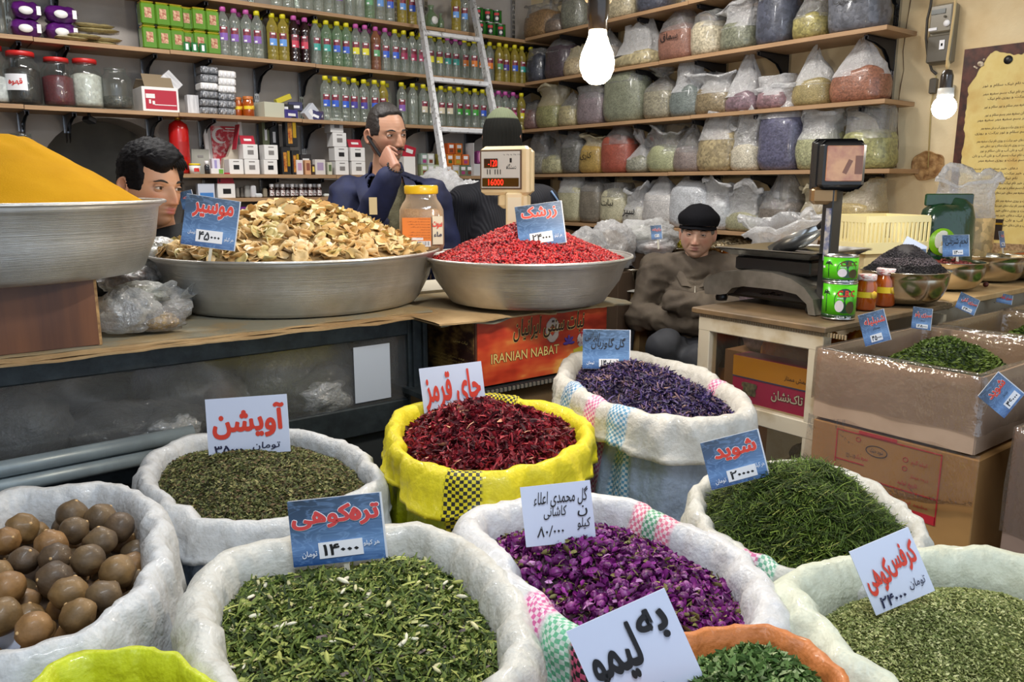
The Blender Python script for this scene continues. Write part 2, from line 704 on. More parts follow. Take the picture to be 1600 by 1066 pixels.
# crack and broken plaster patch on the right wall
m = MB()
pts = []
for i, (px, py) in enumerate([(1423, 0), (1418, 30), (1411, 80), (1412, 110), (1407, 135), (1404, 158), (1402, 200), (1404, 225), (1400, 262)]):
 p = ax(px, py, 3.896); pts.append(p)
m.tube(pts, [.0035, .002, .003, .002, .0035, .002, .003, .002, .003], 5, flat=.5)
tag(m.build('wall_crack', mat('crack_dark', (90, 68, 50), .9)), kind='structure')
m = MB()
c = ax(1450, 258, 3.9)
ring = []
for i in range(40):
 a = 2 * math.pi * i / 40
 rr = 1 + .18 * noise.noise(Vector((math.cos(a) * 1.5, math.sin(a) * 1.5, 3)))
 ring.append((a, rr))
rows = []
for s_, dx in ((1.0, .0), (1.0, .010), (.93, .008), (.9, .002), (.5, .004), (.02, .003)):
 rows.append([Vector((c.x - dx - (.003 * noise.noise(Vector((a * 3, s_ * 9, 0))) if s_ < .9 else 0), c.y + math.cos(a) * rr * .077 * s_, c.z + math.sin(a) * rr * .065 * s_)) for a, rr in ring])
m.grid(rows, True)
tag(m.build('broken_plaster', mat('plaster_broken', (205, 165, 112), .95, c2=(140, 100, 62), scale=30, bump=.8, bscale=60)), kind='structure')

# ------------------------------------------------------------ shelves
WOOD = mat('shelf_wood', (178, 144, 108), .6, c2=(154, 120, 86), scale=5, stretch=(1, 1, 20), bump=.05, lo=.3, hi=.7)
CHR = mat('chrome_rail', (190, 192, 196), .25, 1.0)
SLOT = mat('slot_dark', (25, 25, 28), .6)
BRK = mat('bracket_dark', (58, 58, 62), .4, .7)
SB = {1: 2.40, 2: 2.107, 3: 1.792, 4: 1.472, 5: 1.34}
SR = {1: 2.41, 2: 2.115, 3: 1.797, 4: 1.487, 5: 1.165}
T = .02
LV = {1: 'top', 2: 'second', 3: 'third', 4: 'fourth', 5: 'fifth'}

def board(x0, x1, y0, y1, z, label):
 b = MB()
 b.box(((x0 + x1) / 2, (y0 + y1) / 2, z - T / 2), (x1 - x0 - .003, y1 - y0 - .003, T))
 return tag(b.build('shelf_board', WOOD), label, 'shelf')

for k, xs in {1: [0.3, 1.1, 1.95, 2.95, 3.88], 2: [-.3, .62, 1.24, 2.05, 2.93, 3.88], 3: [-.3, .55, 1.26, 1.95, 2.95, 3.88], 4: [1.255, 2.15, 3.05, 3.88], 5: [1.45, 2.2]}.items():
 for i in range(len(xs) - 1):
  y1_ = 4.826
  dz = .002 * (i % 2)
  board(xs[i], xs[i + 1], 4.55, y1_, SB[k] - dz, 'wooden board of the %s back-wall shelf, %s from the left' % (LV[k], ordn(i)))
board(-.3, .60, 4.55, 4.826, 1.44, 'short wooden shelf board on the back wall behind the turmeric heap')
for k, ys in {1: [1.95, 3.1, 4.546], 2: [1.95, 3.3, 4.546], 3: [1.93, 3.05, 4.546], 4: [1.88, 3.2, 4.546], 5: [1.88, 3.45, 4.546]}.items():
 for i in range(len(ys) - 1):
  board(3.60, 3.876, ys[i], ys[i + 1], SR[k] - .002 * i, 'wooden board of the %s right-wall shelf, %s' % (LV[k], 'nearer the cream wall' if i == 0 else 'nearer the corner'))

def upright(P, along, z0, z1, label, nrm):
 t = thing('shelf_upright', label, 'shelf rail', (P[0], P[1], 0))
 b = MB()
 d = (.026, .02, z1 - z0) if along == 'x' else (.02, .026, z1 - z0)
 b.box((0, 0, (z0 + z1) / 2), d)
 b.build('rail', CHR, t)
 s2 = MB()
 z = z0 + .02
 while z < z1 - .03:
  for s_ in (-1, 1):
   if along == 'x':
    s2.box((s_ * .006, -.0105, z), (.004, .002, .022))
   else:
    s2.box((-.0105, s_ * .006, z), (.002, .004, .022))
  z += .034
 tag(s2.build('slots', SLOT, t), kind='stuff')
 return t

def bracket(P, out, z, label):
 """curved triangular steel bracket; out is the unit direction away from the wall"""
 t = MB()
 poly = [(0, 0), (.25, 0), (.25, -.02), (.17, -.028), (.09, -.05), (.05, -.085), (.03, -.13), (0, -.14)]
 ex = Vector(out)
 sd = Vector((-ex.y, ex.x, 0))
 for s_ in (-1, 1):
  q = [Vector(P) + ex * a + Vector((0, 0, z + b)) + sd * (.008 * s_) for a, b in poly]
  q2 = [p + sd * .003 for p in q]
  n = len(poly)
  t.add(q + q2, [list(range(n)), list(range(2 * n - 1, n - 1, -1))] + [[i, (i + 1) % n, n + (i + 1) % n, n + i] for i in range(n)], smooth=False)
 a = Vector(P) + Vector((0, 0, z - .002))
 p = [a + sd * -.011, a + sd * .011, a + ex * .25 + sd * .011, a + ex * .25 - sd * .011]
 t.add(p + [v - Vector((0, 0, .003)) for v in p], [[0, 1, 2, 3], [7, 6, 5, 4], [0, 4, 5, 1], [1, 5, 6, 2], [2, 6, 7, 3], [3, 7, 4, 0]], smooth=False)
 return tag(t.build('shelf_bracket', BRK), label, 'bracket', 'brackets under the shelves')

UX = [.56, .765, 1.17, 1.45, 1.79, 2.07, 2.42, 2.75, 2.98, 3.3, 3.72]
for i, x in enumerate(UX):
 low = 1.68 if x < 1.3 else .95
 upright((x, 4.838), 'x', low, 3.1, 'slotted chrome shelf rail on the back wall, %s from the left' % ordn(i), 0)
 for k in (1, 2, 3, 4):
  if k == 4 and x < 1.3:
   continue
  bracket((x, 4.826, 0), (0, -1, 0), SB[k] - T - .003, 'dark curved bracket under the %s back-wall shelf, %s from the left' % (LV[k], ordn(i)))
UY = [4.6, 4.2, 3.93, 3.5, 3.05, 2.64, 2.06]
for i, y in enumerate(UY):
 upright((3.888, y), 'y', .8, 3.1, 'slotted chrome shelf rail on the right wall, %s from the corner' % ordn(i), 0)
 for k in (1, 2, 3, 4, 5):
  bracket((3.876, y, 0), (-1, 0, 0), SR[k] - T - .005, 'dark curved bracket under the %s right-wall shelf, %s from the corner' % (LV[k], ordn(i)))

# ------------------------------------------------------------ placing on shelves by where things stand in the photograph

def xb(px, y, z):
 q1 = (px - 800) * _F.x - 1241 * _R.x
 q0 = (px - 800) * (y * _F.y + (z - 1.42) * _F.z) - 1241 * y * _R.y
 return -q0 / q1

def yr(px, x, z):
 q1 = (px - 800) * _F.y - 1241 * _R.y
 q0 = (px - 800) * (x * _F.x + (z - 1.42) * _F.z) - 1241 * x * _R.x
 return -q0 / q1

# ------------------------------------------------------------ bottles
CAPS = {'y': mat('cap_yellow', (226, 214, 40), .35), 'p': mat('cap_pink', (200, 92, 170), .35)}
LIQ = {
 'c': film('bottle_clear', (236, 242, 236), .16, .16, 9, .3),
 'y': film('bottle_yellow', (214, 196, 92), .42, .14, 9, .3),
 'd': mat('bottle_dark', (38, 20, 24), .12, coat=.8),
 't': film('bottle_teal', (196, 222, 190), .25, .15, 9, .3),
 'k': film('bottle_pink', (186, 128, 96), .5, .14, 9, .3)}
LABC = {'v': (128, 88, 170), 'b': (50, 92, 200), 'l': (96, 150, 220), 'r': (200, 60, 84), 'm': (170, 50, 92), 'y': (222, 214, 50), 'g': (96, 160, 110), 't': (60, 160, 150), 'o': (226, 128, 50), 'w': (214, 204, 178), 'G': (64, 160, 60), 'P': (220, 110, 170), 'V': (70, 60, 150)}
LABN = {'v': 'violet', 'b': 'blue', 'l': 'light blue', 'r': 'red', 'm': 'crimson', 'y': 'lime yellow', 'g': 'sage green', 't': 'teal', 'o': 'orange', 'w': 'cream', 'G': 'green', 'P': 'pink', 'V': 'dark violet'}
LIQN = {'c': 'clear', 'y': 'yellow', 'd': 'dark', 't': 'pale green', 'k': 'amber pink'}
PICM = mat('label_picture', (170, 40, 50), .4, c2=(40, 34, 60), scale=160)
LABW = mat('label_white', (236, 236, 240), .4)
BP = [(.001, .0), (.029, 0), (.0305, .006), (.0305, .03), (.0285, .034), (.0305, .038), (.0305, .052), (.0285, .056), (.0305, .06), (.0305, .15), (.0285, .154), (.0305, .158), (.032, .178), (.024, .205), (.0135, .222), (.0125, .236)]
_bm = {}

def bmesh_for(kind, key):
 if (kind, key) in _bm:
  return _bm[(kind, key)]
 b = MB()
 if kind == 'body':
  b.lathe(BP, n=14); me = b.mesh('bottle', LIQ[key])
 elif kind == 'cap':
  b.lathe([(.001, .232), (.0165, .232), (.0165, .252), (.0145, .256), (.001, .256)], n=12, cap=False); me = b.mesh('cap', CAPS[key])
 else:
  a0 = -math.pi / 2
  sp = .68
  b.lathe([(.0312, .118), (.0312, .150)], n=5, ang=(a0 - sp, a0 + sp)); b.cur = 1
  b.lathe([(.0312, .080), (.0312, .118)], n=5, ang=(a0 - sp, a0 + sp)); b.cur = 2
  b.lathe([(.0316, .084), (.0316, .094)], n=3, ang=(a0 - sp * .8, a0 - sp * .1))
  b.lathe([(.0316, .138), (.0316, .147)], n=3, ang=(a0 - sp * .5, a0 + sp * .5))
  me = b.mesh('label', [PICM, mat('label_' + LABN[key].replace(' ', '_'), LABC[key], .4), LABW])
 _bm[(kind, key)] = me
 return me

def bottle(x, y, z, cap, liq, lab, label, group):
 t = thing('water_bottle', label, 'bottle', (x, y, z), R.uniform(-.25, .25) - .35, group)
 link('flask', bmesh_for('body', liq), t)
 link('cap', bmesh_for('cap', cap), t)
 if lab:
  link('paper_label', bmesh_for('lab', lab), t)
 return t

def bottle_row(level, spec, y, rowname):
 z = SB[level]
 seen = {}
 for i, (px, code) in enumerate(spec):
  cap, liq, lab = code[0], code[1], code[2] if len(code) > 2 else ''
  n = {'y': 'yellow', 'p': 'pink'}[cap]
  label = '%s-capped %s bottle%s, %s in %s' % (n, LIQN[liq], ' labelled %s' % LABN[lab] if lab else '', ordn(i), rowname)
  bottle(xb(px, y, z), y + R.uniform(-.008, .008), z, cap, liq, lab, label, 'bottles in the ' + rowname)

rowB = [(352, 'pcv'), (370, 'pcv'), (388, 'pcv'), (404, 'ycv'), (428, 'yyl'), (444, 'yyl'), (461, 'pdr'), (479, 'pdr'), (496, 'yct'), (512, 'ytt'), (528, 'ytb'), (543, 'ytb'), (557, 'pcy'), (571, 'pcy'), (588, 'pkg'), (603, 'pcb'), (618, 'ycb'), (632, 'ycm'), (646, 'ycm'), (659, 'ycm'), (673, 'ycy'), (687, 'ycy'), (700, 'pct'), (713, 'pct'), (727, 'yco'), (740, 'yco'), (753, 'yco'), (766, 'yco'), (779, 'yyg'), (791, 'yyV'), (803, 'yyb'), (816, 'yyt'), (828, 'yyt')]
bottle_row(2, rowB, 4.60, 'front row, second back shelf')
bottle_row(2, [(px + 6, c[0] + c[1]) for px, c in rowB[1:-1]], 4.70, 'rear row, second back shelf')
rowC = [(510, 'ycb'), (525, 'ycb'), (540, 'ycb'), (555, 'ycV'), (571, 'ycV'), (586, 'ycb'), (600, 'yyw'), (628, 'ycv'), (646, 'yc'), (662, 'ycw'), (676, 'ycw'), (690, 'ycw'), (703, 'ycw'), (716, 'ycG'), (729, 'ycG'), (741, 'ycG'), (754, 'ycb'), (766, 'pcb'), (778, 'pcr'), (790, 'pcr'), (802, 'pcP'), (815, 'yyy')]
bottle_row(3, rowC, 4.60, 'front row, third back shelf')
bottle_row(3, [(px + 5, c[0] + 'c') for px, c in rowC[:-1]], 4.70, 'rear row, third back shelf')
rowA = [(432, 'yc'), (450, 'ycb'), (466, 'ycl'), (482, 'yc'), (498, 'yc'), (514, 'pcv'), (530, 'pcv'), (548, 'yc'), (562, 'yc'), (578, 'ytg'), (594, 'ycl'), (610, 'ycb'), (628, 'yyl'), (645, 'yyb'), (712, 'yyl'), (727, 'ycl')]
bottle_row(1, rowA, 4.60, 'row on the top back shelf')

# ------------------------------------------------------------ boxes and packs helper

def carton(name, label, cat, P, d, m, rz=0, group=None, deco=None, bev=.002, parts=None):
 """box-like pack at P (centre of base); deco: list of (material, face, u0,v0,u1,v1) flat prints on the -y or -x face, 0..1"""
 t = thing(name, label, cat, P, rz, group)
 b = MB(); b.box((0, 0, d[2] / 2), d, bev=bev)
 b.build('body', m, t)
 for i, (dm, face, u0, v0, u1, v1) in enumerate(deco or []):
  b = MB()
  if face == 'f':
   b.box(((u0 + u1 - 1) * d[0] / 2, -d[1] / 2 - .0006, (v0 + v1) / 2 * d[2]), ((u1 - u0) * d[0], .0012, (v1 - v0) * d[2]))
  elif face == 'l':
   b.box((-d[0] / 2 - .0006, (1 - u0 - u1) * d[1] / 2, (v0 + v1) / 2 * d[2]), (.0012, (u1 - u0) * d[1], (v1 - v0) * d[2]))
  else:
   b.box(((u0 + u1 - 1) * d[0] / 2, (v0 + v1 - 1) * d[1] / 2, d[2] + .0006), ((u1 - u0) * d[0], (v1 - v0) * d[1], .0012))
  b.build('print', dm, t)
 return t

def wpx(px0, px1, y, z):
 a, b = xb(px0, y, z), xb(px1, y, z)
 return (a + b) / 2, abs(b - a)

WHT = mat('card_white', (232, 230, 228), .5)
RED = mat('print_red', (176, 28, 52), .45)
BLKP = mat('print_black', (22, 22, 26), .4)
GRYP = mat('print_grey', (130, 126, 124), .5)
YEL = mat('print_yellow', (232, 200, 40), .45)
GRN = mat('tin_green', (92, 140, 30), .25, .35, coat=.6)
GRN2 = mat('tin_green_dark', (24, 110, 44), .25, .3, coat=.6)
GOLD = mat('tin_gold', (226, 190, 70), .2, .9)
PHOTO = mat('print_photo', (150, 60, 40), .4, c2=(220, 190, 150), scale=120)
PURP = mat('pack_purple', (92, 26, 112), .28, c2=(66, 16, 86), scale=10, bump=.6, bscale=26, coat=.6)
# olive-green tins on the second back shelf: six stacks of two, three small ones in front
for i, px in enumerate([233, 256, 277, 292, 312, 333]):
 y = 4.62 + (.03 if i in (3,) else 0)
 z = SB[2]
 hh = .118
 for j in range(2):
  x, wd = wpx(px - 10, px + 10, y, z)
  t = thing('tea_tin', 'green metal tin with a picture, %s of stack %s from the left, second back shelf' % ('upper' if j else 'lower', ordn(i)), 'tin', (x, y, z + j * (hh + .001)), 0, 'green tins on the second back shelf')
  b = MB(); b.box((0, 0, hh / 2 - .004), (.072, .072, hh - .008), bev=.008); b.build('can', GRN, t)
  b = MB(); b.box((0, 0, hh - .005), (.066, .066, .010), bev=.004); b.build('lid', GOLD, t)
  b = MB(); b.box((0, -.0365, hh * .5), (.034, .002, .05)); b.build('picture', PHOTO, t)
for i, px in enumerate([292, 304, 317]):
 carton('small_tin', 'small dark green tin standing before the stacked tins, %s from left' % ordn(i), 'tin', (xb(px, 4.572, SB[2]), 4.572, SB[2]), (.034, .02, .05), GRN2, 0, 'small tins', [(LABW, 'f', .3, .2, .7, .8)])

# pillow-shaped packs

def pillow(mb, c, d, rz=0, seed=0, amp=.006, tilt=0):
 n, mm = 18, 10
 rows = []
 M = Matrix.Translation(Vector(c)) @ Matrix.Rotation(rz, 4, 'Z') @ Matrix.Rotation(tilt, 4, 'Y')
 for side in (1, -1):
  for j in range(mm + 1):
   row = []
   v = j / mm * 2 - 1
   for i in range(n + 1):
    u = i / n * 2 - 1
    k = max(0, (1 - u ** 4) * (1 - v ** 4)) ** .5
    nz = noise.noise(Vector((u * 3 + seed, v * 3, side)))
    z = side * d[2] / 2 * k + amp * nz * k
    row.append(M @ Vector((u * d[0] / 2 * (1 + .03 * nz), v * d[1] / 2 * (1 + .04 * noise.noise(Vector((v * 3, u * 2, seed)))), z)))
   rows.append(row)
  if side == 1:
   mb.grid(rows); rows = []
 mb.grid(rows)
 return mb

for i, (px, lev, wx) in enumerate([(39, 0, 50), (39, 1, 48), (95, 0, 52), (93, 1, 52)]):
 z = SB[2] + .045 + lev * .082
 x, wd = wpx(px - wx / 2, px + wx / 2, 4.66, z)
 t = thing('snack_pack', 'purple foil pack with white emblem, %s of the %s pair' % (['lower', 'upper'][lev], ['left', 'right'][i // 2]), 'packet', (x, 4.67, z), 0, 'purple foil packs')
 b = MB(); pillow(b, (0, 0, 0), (wd, .15, .085), 0, i * 5, .01); b.build('foil', PURP, t)
 b = MB(); b.lathe([(.001, 0), (.030, 0), (.030, .002), (.001, .002)], (-.005, -.077, -.004), 20, M=Matrix.Rotation(math.pi / 2, 4, 'X') @ Matrix.Diagonal((1, .62, 1, 1)), cap=False); b.build('emblem', WHT, t)
 b = MB(); b.box((wd * .38, -.074, 0), (.018, .004, .04)); b.build('sticker', WHT, t)
for i in range(7):
 z = SB[2] + .012 + (i // 2 + (1 if i > 3 else 0)) * .021
 px = [150, 110, 158, 130, 155, 150, 146][i]
 x, wd = wpx(px - 32, px + 32, 4.66, z)
 if i in (1, 3):
  x, wd = wpx(px - 26, px + 26, 4.6, SB[2] + .014); z = SB[2] + .014 + (i == 3) * .016
 t = thing('flat_packet', 'flat translucent beige packet in the pile beside purple packs, %s from the bottom' % ordn(i), 'packet', (x, 4.68 if i not in (1, 3) else 4.61, z), R.uniform(-.2, .2), 'flat beige packets')
 b = MB(); pillow(b, (0, 0, 0), (wd, .11, .022), 0, 40 + i, .004)
 b.build('packet_body', mat('packet_beige', (176, 162, 116), .25, c2=(146, 134, 96), scale=30, coat=.8, bump=.5, bscale=50), t)

# ------------------------------------------------------------ glass jars on the third back shelf
GLS = film('jar_glass', (238, 242, 240), .025, .14, 5, .12)
REDL = mat('lid_red', (196, 42, 40), .35)

def jar(px, py, hgt, rad, y, z, lid, fillm, fillh, label, grp=None, sticker=None):
 t = thing('glass_jar', label, 'jar', (xb(px, y, z), y, z), -.45, grp)
 b = MB()
 b.lathe([(.001, .001), (rad * .93, .001), (rad, .012), (rad, hgt * .66), (rad * .92, hgt * .76), (rad * .70, hgt * .84), (rad * .68, hgt * .9), (rad * .70, hgt * .965), (rad * .65, hgt * .965), (rad * .64, hgt * .9)], n=28, cap=False)
 b.build('glass', GLS, t)
 if fillm:
  b = MB()
  b.lathe([(.001, .009), (rad * .9, .012), (rad * .925, .03), (rad * .925, fillh * .93), (rad * .6, fillh), (.001, fillh * 1.04)], n=24, cap=False)
  b.build('contents', fillm, t)
 if lid:
  b = MB()
  b.lathe([(.001, hgt * .91), (rad * .74, hgt * .91), (rad * .74, hgt * .985), (rad * .70, hgt), (.001, hgt)], n=28, cap=False)
  b.build('lid', lid, t)
 if sticker:
  b = MB()
  b.lathe([(rad * 1.012, hgt * .26), (rad * 1.012, hgt * .56)], n=10, ang=(-2.27, -1.02)); b.build('sticker', LABW, t)
  b = MB()
  s_, u_ = text_geo(sticker, .02)
  x0 = min(v[0] for v in s_); x1 = max(v[0] for v in s_); y0 = min(v[1] for v in s_); y1 = max(v[1] for v in s_)
  k = .78 / (x1 - x0)
  b.add([((rad * 1.02) * math.cos(-1.645 + (v[0] - (x0 + x1) / 2) * k), rad * 1.02 * math.sin(-1.645 + (v[0] - (x0 + x1) / 2) * k), hgt * .41 + (v[1] - (y0 + y1) / 2) * k * rad) for v in s_], u_, smooth=False)
  b.build('lettering', mat('ink_red', (205, 44, 40), .5), t)
 return t

Z3 = SB[3]
jar(-8, 0, .27, .075, 4.64, Z3, REDL, grain('white_lumps', [(235, 235, 235), (215, 215, 218), (245, 245, 245)], 60), .13, 'red-lidded jar of white lumps cut by the left picture edge')
jar(40, 0, .25, .082, 4.63, Z3, REDL, grain('coffee_dark', [(34, 30, 28), (52, 46, 42), (26, 24, 24)], 160), .175, 'glass jar of dark coffee with a white sticker and red lid', sticker=fa('قهوه'))
jar(95, 0, .235, .075, 4.63, Z3, REDL, grain('maroon_powder', [(104, 22, 36), (86, 16, 28), (120, 30, 44)], 260), .15, 'glass jar of maroon powder with red lid')
jar(139, 0, .24, .075, 4.63, Z3, REDL, grain('white_lumps2', [(228, 226, 216), (206, 204, 196), (240, 240, 232)], 70), .17, 'glass jar of white pieces with red lid, beside the maroon jar')
jar(185, 0, .215, .075, 4.63, Z3, None, grain('grey_seed', [(86, 84, 78), (66, 66, 62), (104, 100, 92)], 160), .07, 'open glass jar without lid, nearly empty, beside the red and white box')
jar(40, 0, .23, .07, 4.66, 1.44, None, None, 0, 'empty lidless glass jar on the low shelf above the turmeric heap')
jar(-12, 0, .19, .07, 4.66, 1.44, None, grain('grey_seed2', [(96, 94, 88), (70, 70, 66)], 160), .05, 'glass jar at the left edge of the low shelf')
jar(0, 0, .30, .07, 4.68, SB[2], None, None, 0, 'tall glass jar at the left picture edge on the second back shelf')

# red and white printed box
x, wd = wpx(224, 281, 4.58, Z3)
t = carton('tea_box', 'white cardboard box with a wide red printed panel and open flaps', 'box', (x, 4.68, Z3), (wd, .2, .125), WHT, 0, None, [(RED, 'f', .08, .1, .94, .88)])
b = MB(); fr = frame_of(Vector((-wd / 2, -.1015, 0)), Vector((1, 0, 0)), Vector((0, 0, 1)))
text_mb(b, fa('چای نوش'), (wd * .45, .07, wd * .88, .10), -.0006, frame=fr); b.box((-wd * .28, -.1018, .078), (.045, .001, .022)); b.box((-wd * .3, -.1018, .05), (.01, .001, .02)); b.box((-wd * .2, -.1018, .045), (.012, .001, .018)); b.box((wd * .12, -.1018, .035), (.11, .001, .004)); b.build('lettering', WHT, t)
b = MB(); b.box((0, -.06, .16), (wd * .8, .09, .003), M=Matrix.Rotation(.9, 4, 'X')); b.box((-wd / 2 + .05, .06, .15), (wd * .5, .09, .003), M=Matrix.Rotation(-.5, 4, 'X')); b.build('flap', mat('card_brown', (132, 116, 92), .7), t)
t = carton('paper_stack', 'tilted stack of white papers leaning on the red and white box', 'papers', (xb(281, 4.64, Z3), 4.66, Z3 + .125), (.075, .05, .1), mat('paper_stack', (226, 226, 228), .6, c2=(180, 180, 184), scale=60, stretch=(1, 1, .1)), 0, None)
t.rotation_euler = (0, -.75, 0)
carton('paper_stack', 'upright white paper pack beside the silver foil packs', 'papers', (xb(302, 4.63, Z3), 4.64, Z3), (.06, .05, .1), mat('paper_stack', (226, 226, 228), .6), 0, None)
# silver foil packs: a wall of little blister packs
FOIL = mat('foil_silver', (200, 202, 208), .28, .85, c2=(120, 124, 130), scale=70, bump=.9, bscale=110)
k = 0
for cidx, px in enumerate([325, 353]):
 for r_ in range(6):
  z = Z3 + r_ * (.043 if cidx == 0 else .040)
  x, wd = wpx(px - 13.5, px + 13.5, 4.62, z)
  white = r_ in (3,) if cidx == 0 else r_ in (3, 4, 5)
  t = thing('foil_pack', '%s pack, %s from the bottom of the %s foil stack' % ('white' if white else 'silver foil', ordn(r_), ['left', 'right'][cidx]), 'packet', (x, 4.64, z), 0, 'packs in the foil stacks')
  b = MB(); b.box((0, 0, .0195), (wd, .1, .038), bev=.006)
  b.build('wrap', WHT if white else FOIL, t)
  for j in range(4):
   b = MB(); b.ball(((j - 1.5) * wd / 4.4, -.05, .019), (wd / 9.5, .006, .015), 8, 6); b.build('blister', FOIL if not white else LABW, t)
HONEY = mat('honey_amber', (176, 84, 14), .08, coat=1, c2=(150, 60, 8), scale=9)

def honey_jar(P, rad, h, lidm, label, rz=0, band=True, grp=None):
 t = thing('honey_jar', label, 'jar', P, rz, grp)
 b = MB(); b.lathe([(.001, 0), (rad * .9, 0), (rad, .006), (rad, h * .68), (rad * .86, h * .78), (rad * .82, h * .85)], n=24, cap=False); b.build('glass', HONEY, t)
 b = MB(); b.lathe([(.001, h * .83), (rad * .88, h * .83), (rad * .9, h * .86), (rad * .9, h * .98), (rad * .84, h), (.001, h)], n=24, cap=False); b.build('lid', lidm, t)
 if band:
  b = MB(); b.lathe([(rad * 1.012, h * .36), (rad * 1.012, h * .52)], n=14, ang=(-2.7, -.5)); b.build('paper_label', YEL, t)
  b = MB(); b.lathe([(.001, 0), (rad * .42, 0), (rad * .42, .001), (.001, .001)], (rad * 1.018 * math.cos(-.95), rad * 1.018 * math.sin(-.95), h * .44), 6, M=Matrix.Rotation(-.95, 4, 'Z') @ Matrix.Rotation(math.pi / 2, 4, 'Y'), cap=False); b.build('seal', mat('seal_gold', (230, 186, 60), .4), t)
 return t

LIDO = mat('lid_orange', (190, 110, 50), .4)
honey_jar((xb(373, 4.63, Z3), 4.64, Z3), .028, .105, LIDO, 'left small honey jar with yellow band on the third back shelf')
honey_jar((xb(389, 4.61, Z3), 4.61, Z3), .032, .11, LIDO, 'right small honey jar with yellow band on the third back shelf')
# jumble of tins and little boxes before the bottles
t = carton('open_box', 'open pale box with a blue round tin on it, third back shelf', 'box', (xb(425, 4.6, Z3), 4.64, Z3), (.13, .12, .085), mat('card_pale', (196, 196, 176), .5), .2, None, [(mat('print_blue', (70, 130, 200), .4), 't', .2, .1, .8, .9), (BLKP, 't', .4, .3, .65, .7)])
for i, (px, py_, d, c, rz, tl, zz) in enumerate([(452, 4.62, (.09, .05, .05), (64, 58, 130), .3, 0, 0), (462, 4.66, (.08, .05, .05), (40, 40, 80), -.3, 0, .05), (478, 4.6, (.07, .04, .09), (200, 205, 215), .2, .8, .01), (492, 4.6, (.06, .04, .05), (50, 46, 96), -.5, .4, 0), (500, 4.59, (.035, .035, .05), (70, 60, 90), 0, 0, 0), (445, 4.66, (.1, .03, .03), (205, 190, 60), .1, -.4, .1)]):
 t = carton('small_box', ['violet little box lying below the yellow carton', 'dark little box behind the violet one', 'pale grey box tilted on the heap of little boxes', 'dark blue box lying at the heap\'s right end', 'small dark tin beside the first rose bottle', 'yellow thin carton on top of the box heap'][i], 'box', (xb(px, py_, Z3), py_, Z3 + zz), d, mat('jumble_%d' % i, c, .35), rz, None, [(LABW, 'f', .2, .3, .8, .6)] if i != 5 else None)
 t.rotation_euler = (0, tl, rz)

# ------------------------------------------------------------ top shelf oddments
for i, (px, hh) in enumerate([(675, .14), (690, .10)]):
 t = thing('glass_flask', ['round greenish glass flask with a white round label, top back shelf', 'small slim glass flask beside the round one, top back shelf'][i], 'flask', (xb(px, 4.6, SB[1]), 4.61, SB[1]), 0)
 rr = [.045, .022][i]
 b = MB(); b.lathe([(.001, 0), (rr * .8, 0), (rr, .02), (rr, hh * .5), (rr * .4, hh * .75), (rr * .35, hh * .9), (rr * .5, hh)], n=20, cap=False); b.build('glass', film('flask_green', (170, 200, 160), .3, .2, 8, .2), t)
 if i == 0:
  b = MB(); b.lathe([(.001, 0), (.024, 0), (.024, .002), (.001, .002)], (0, -rr, .045), 16, M=Matrix.Rotation(math.pi / 2, 4, 'X'), cap=False); b.build('emblem', WHT, t)
CANG = mat('can_green', (38, 128, 40), .3, .2, coat=.5)
RIM = mat('can_rim', (205, 206, 208), .25, 1)
INKR = mat('ink_red', (205, 44, 40), .5)

def small_can(P, label, rad=.037, h=.085, rz=-.6):
 t = thing('green_can', label, 'can', P, rz, 'green cans on the top back shelf')
 b = MB(); b.lathe([(rad, .004), (rad, h - .004)], n=20); b.build('sleeve', CANG, t)
 b = MB(); b.lathe([(.001, 0), (rad * 1.02, 0), (rad * 1.02, .004), (rad * .99, .005)], n=20, cap=False); b.build('lower_rim', RIM, t)
 b = MB(); b.lathe([(rad * .99, h - .005), (rad * 1.02, h - .004), (rad * 1.02, h), (rad * .96, h), (rad * .96, h - .003), (.001, h - .003)], n=20, cap=False); b.build('upper_rim', RIM, t)
 b = MB(); b.lathe([(rad * 1.01, h * .12), (rad * 1.01, h * .85)], n=8, ang=(-2.1, -1.0)); b.build('patch', BLKP, t)
 b = MB(); b.lathe([(rad * 1.02, h * .6), (rad * 1.02, h * .78)], n=8, ang=(-2.0, -1.1)); b.build('lettering', INKR, t)
 b = MB(); b.ball((rad * math.cos(-1.5), rad * math.sin(-1.5), h * .35), (.012, .003, .012), 10, 6); b.build('coconut', WHT, t)
 return t

for i, (px, lv) in enumerate([(752, 0), (767, 0), (783, 0), (748, 1), (763, 1), (777, 1)]):
 small_can((xb(px, 4.6, SB[1]), 4.61, SB[1] + lv * .0855), 'green can with red letters on the top back shelf, %s row, %s' % (['lower', 'upper'][lv], ['left', 'middle', 'right'][i % 3]))

# ------------------------------------------------------------ fourth back shelf
Z4 = SB[4]
# fire extinguisher
t = thing('fire_extinguisher', 'red fire extinguisher beside the framed certificate', 'fire extinguisher', (xb(284, 4.66, Z4), 4.66, Z4 + .002), .2)
b = MB(); b.lathe([(.001, 0), (.045, 0), (.052, .012), (.052, .235), (.046, .262), (.022, .28), (.014, .285)], n=28, cap=False); b.build('cylinder', mat('ext_red', (190, 24, 24), .25, coat=.6), t)
b = MB(); b.lathe([(.001, .28), (.016, .28), (.016, .31), (.001, .312)], n=14, cap=False); b.tube([(.012, 0, .3), (.04, 0, .302)], .006); b.build('valve', mat('brass', (180, 140, 60), .3, 1), t)
b = MB(); b.tube([(.02, 0, .315), (-.03, 0, .335), (-.10, 0, .352)], [.008, .007, .005], 8, flat=.5); b.tube([(.02, 0, .305), (-.04, 0, .307), (-.085, 0, .295)], [.007, .006, .004], 8, flat=.5); b.build('handle', mat('ext_handle', (150, 26, 30), .35), t)
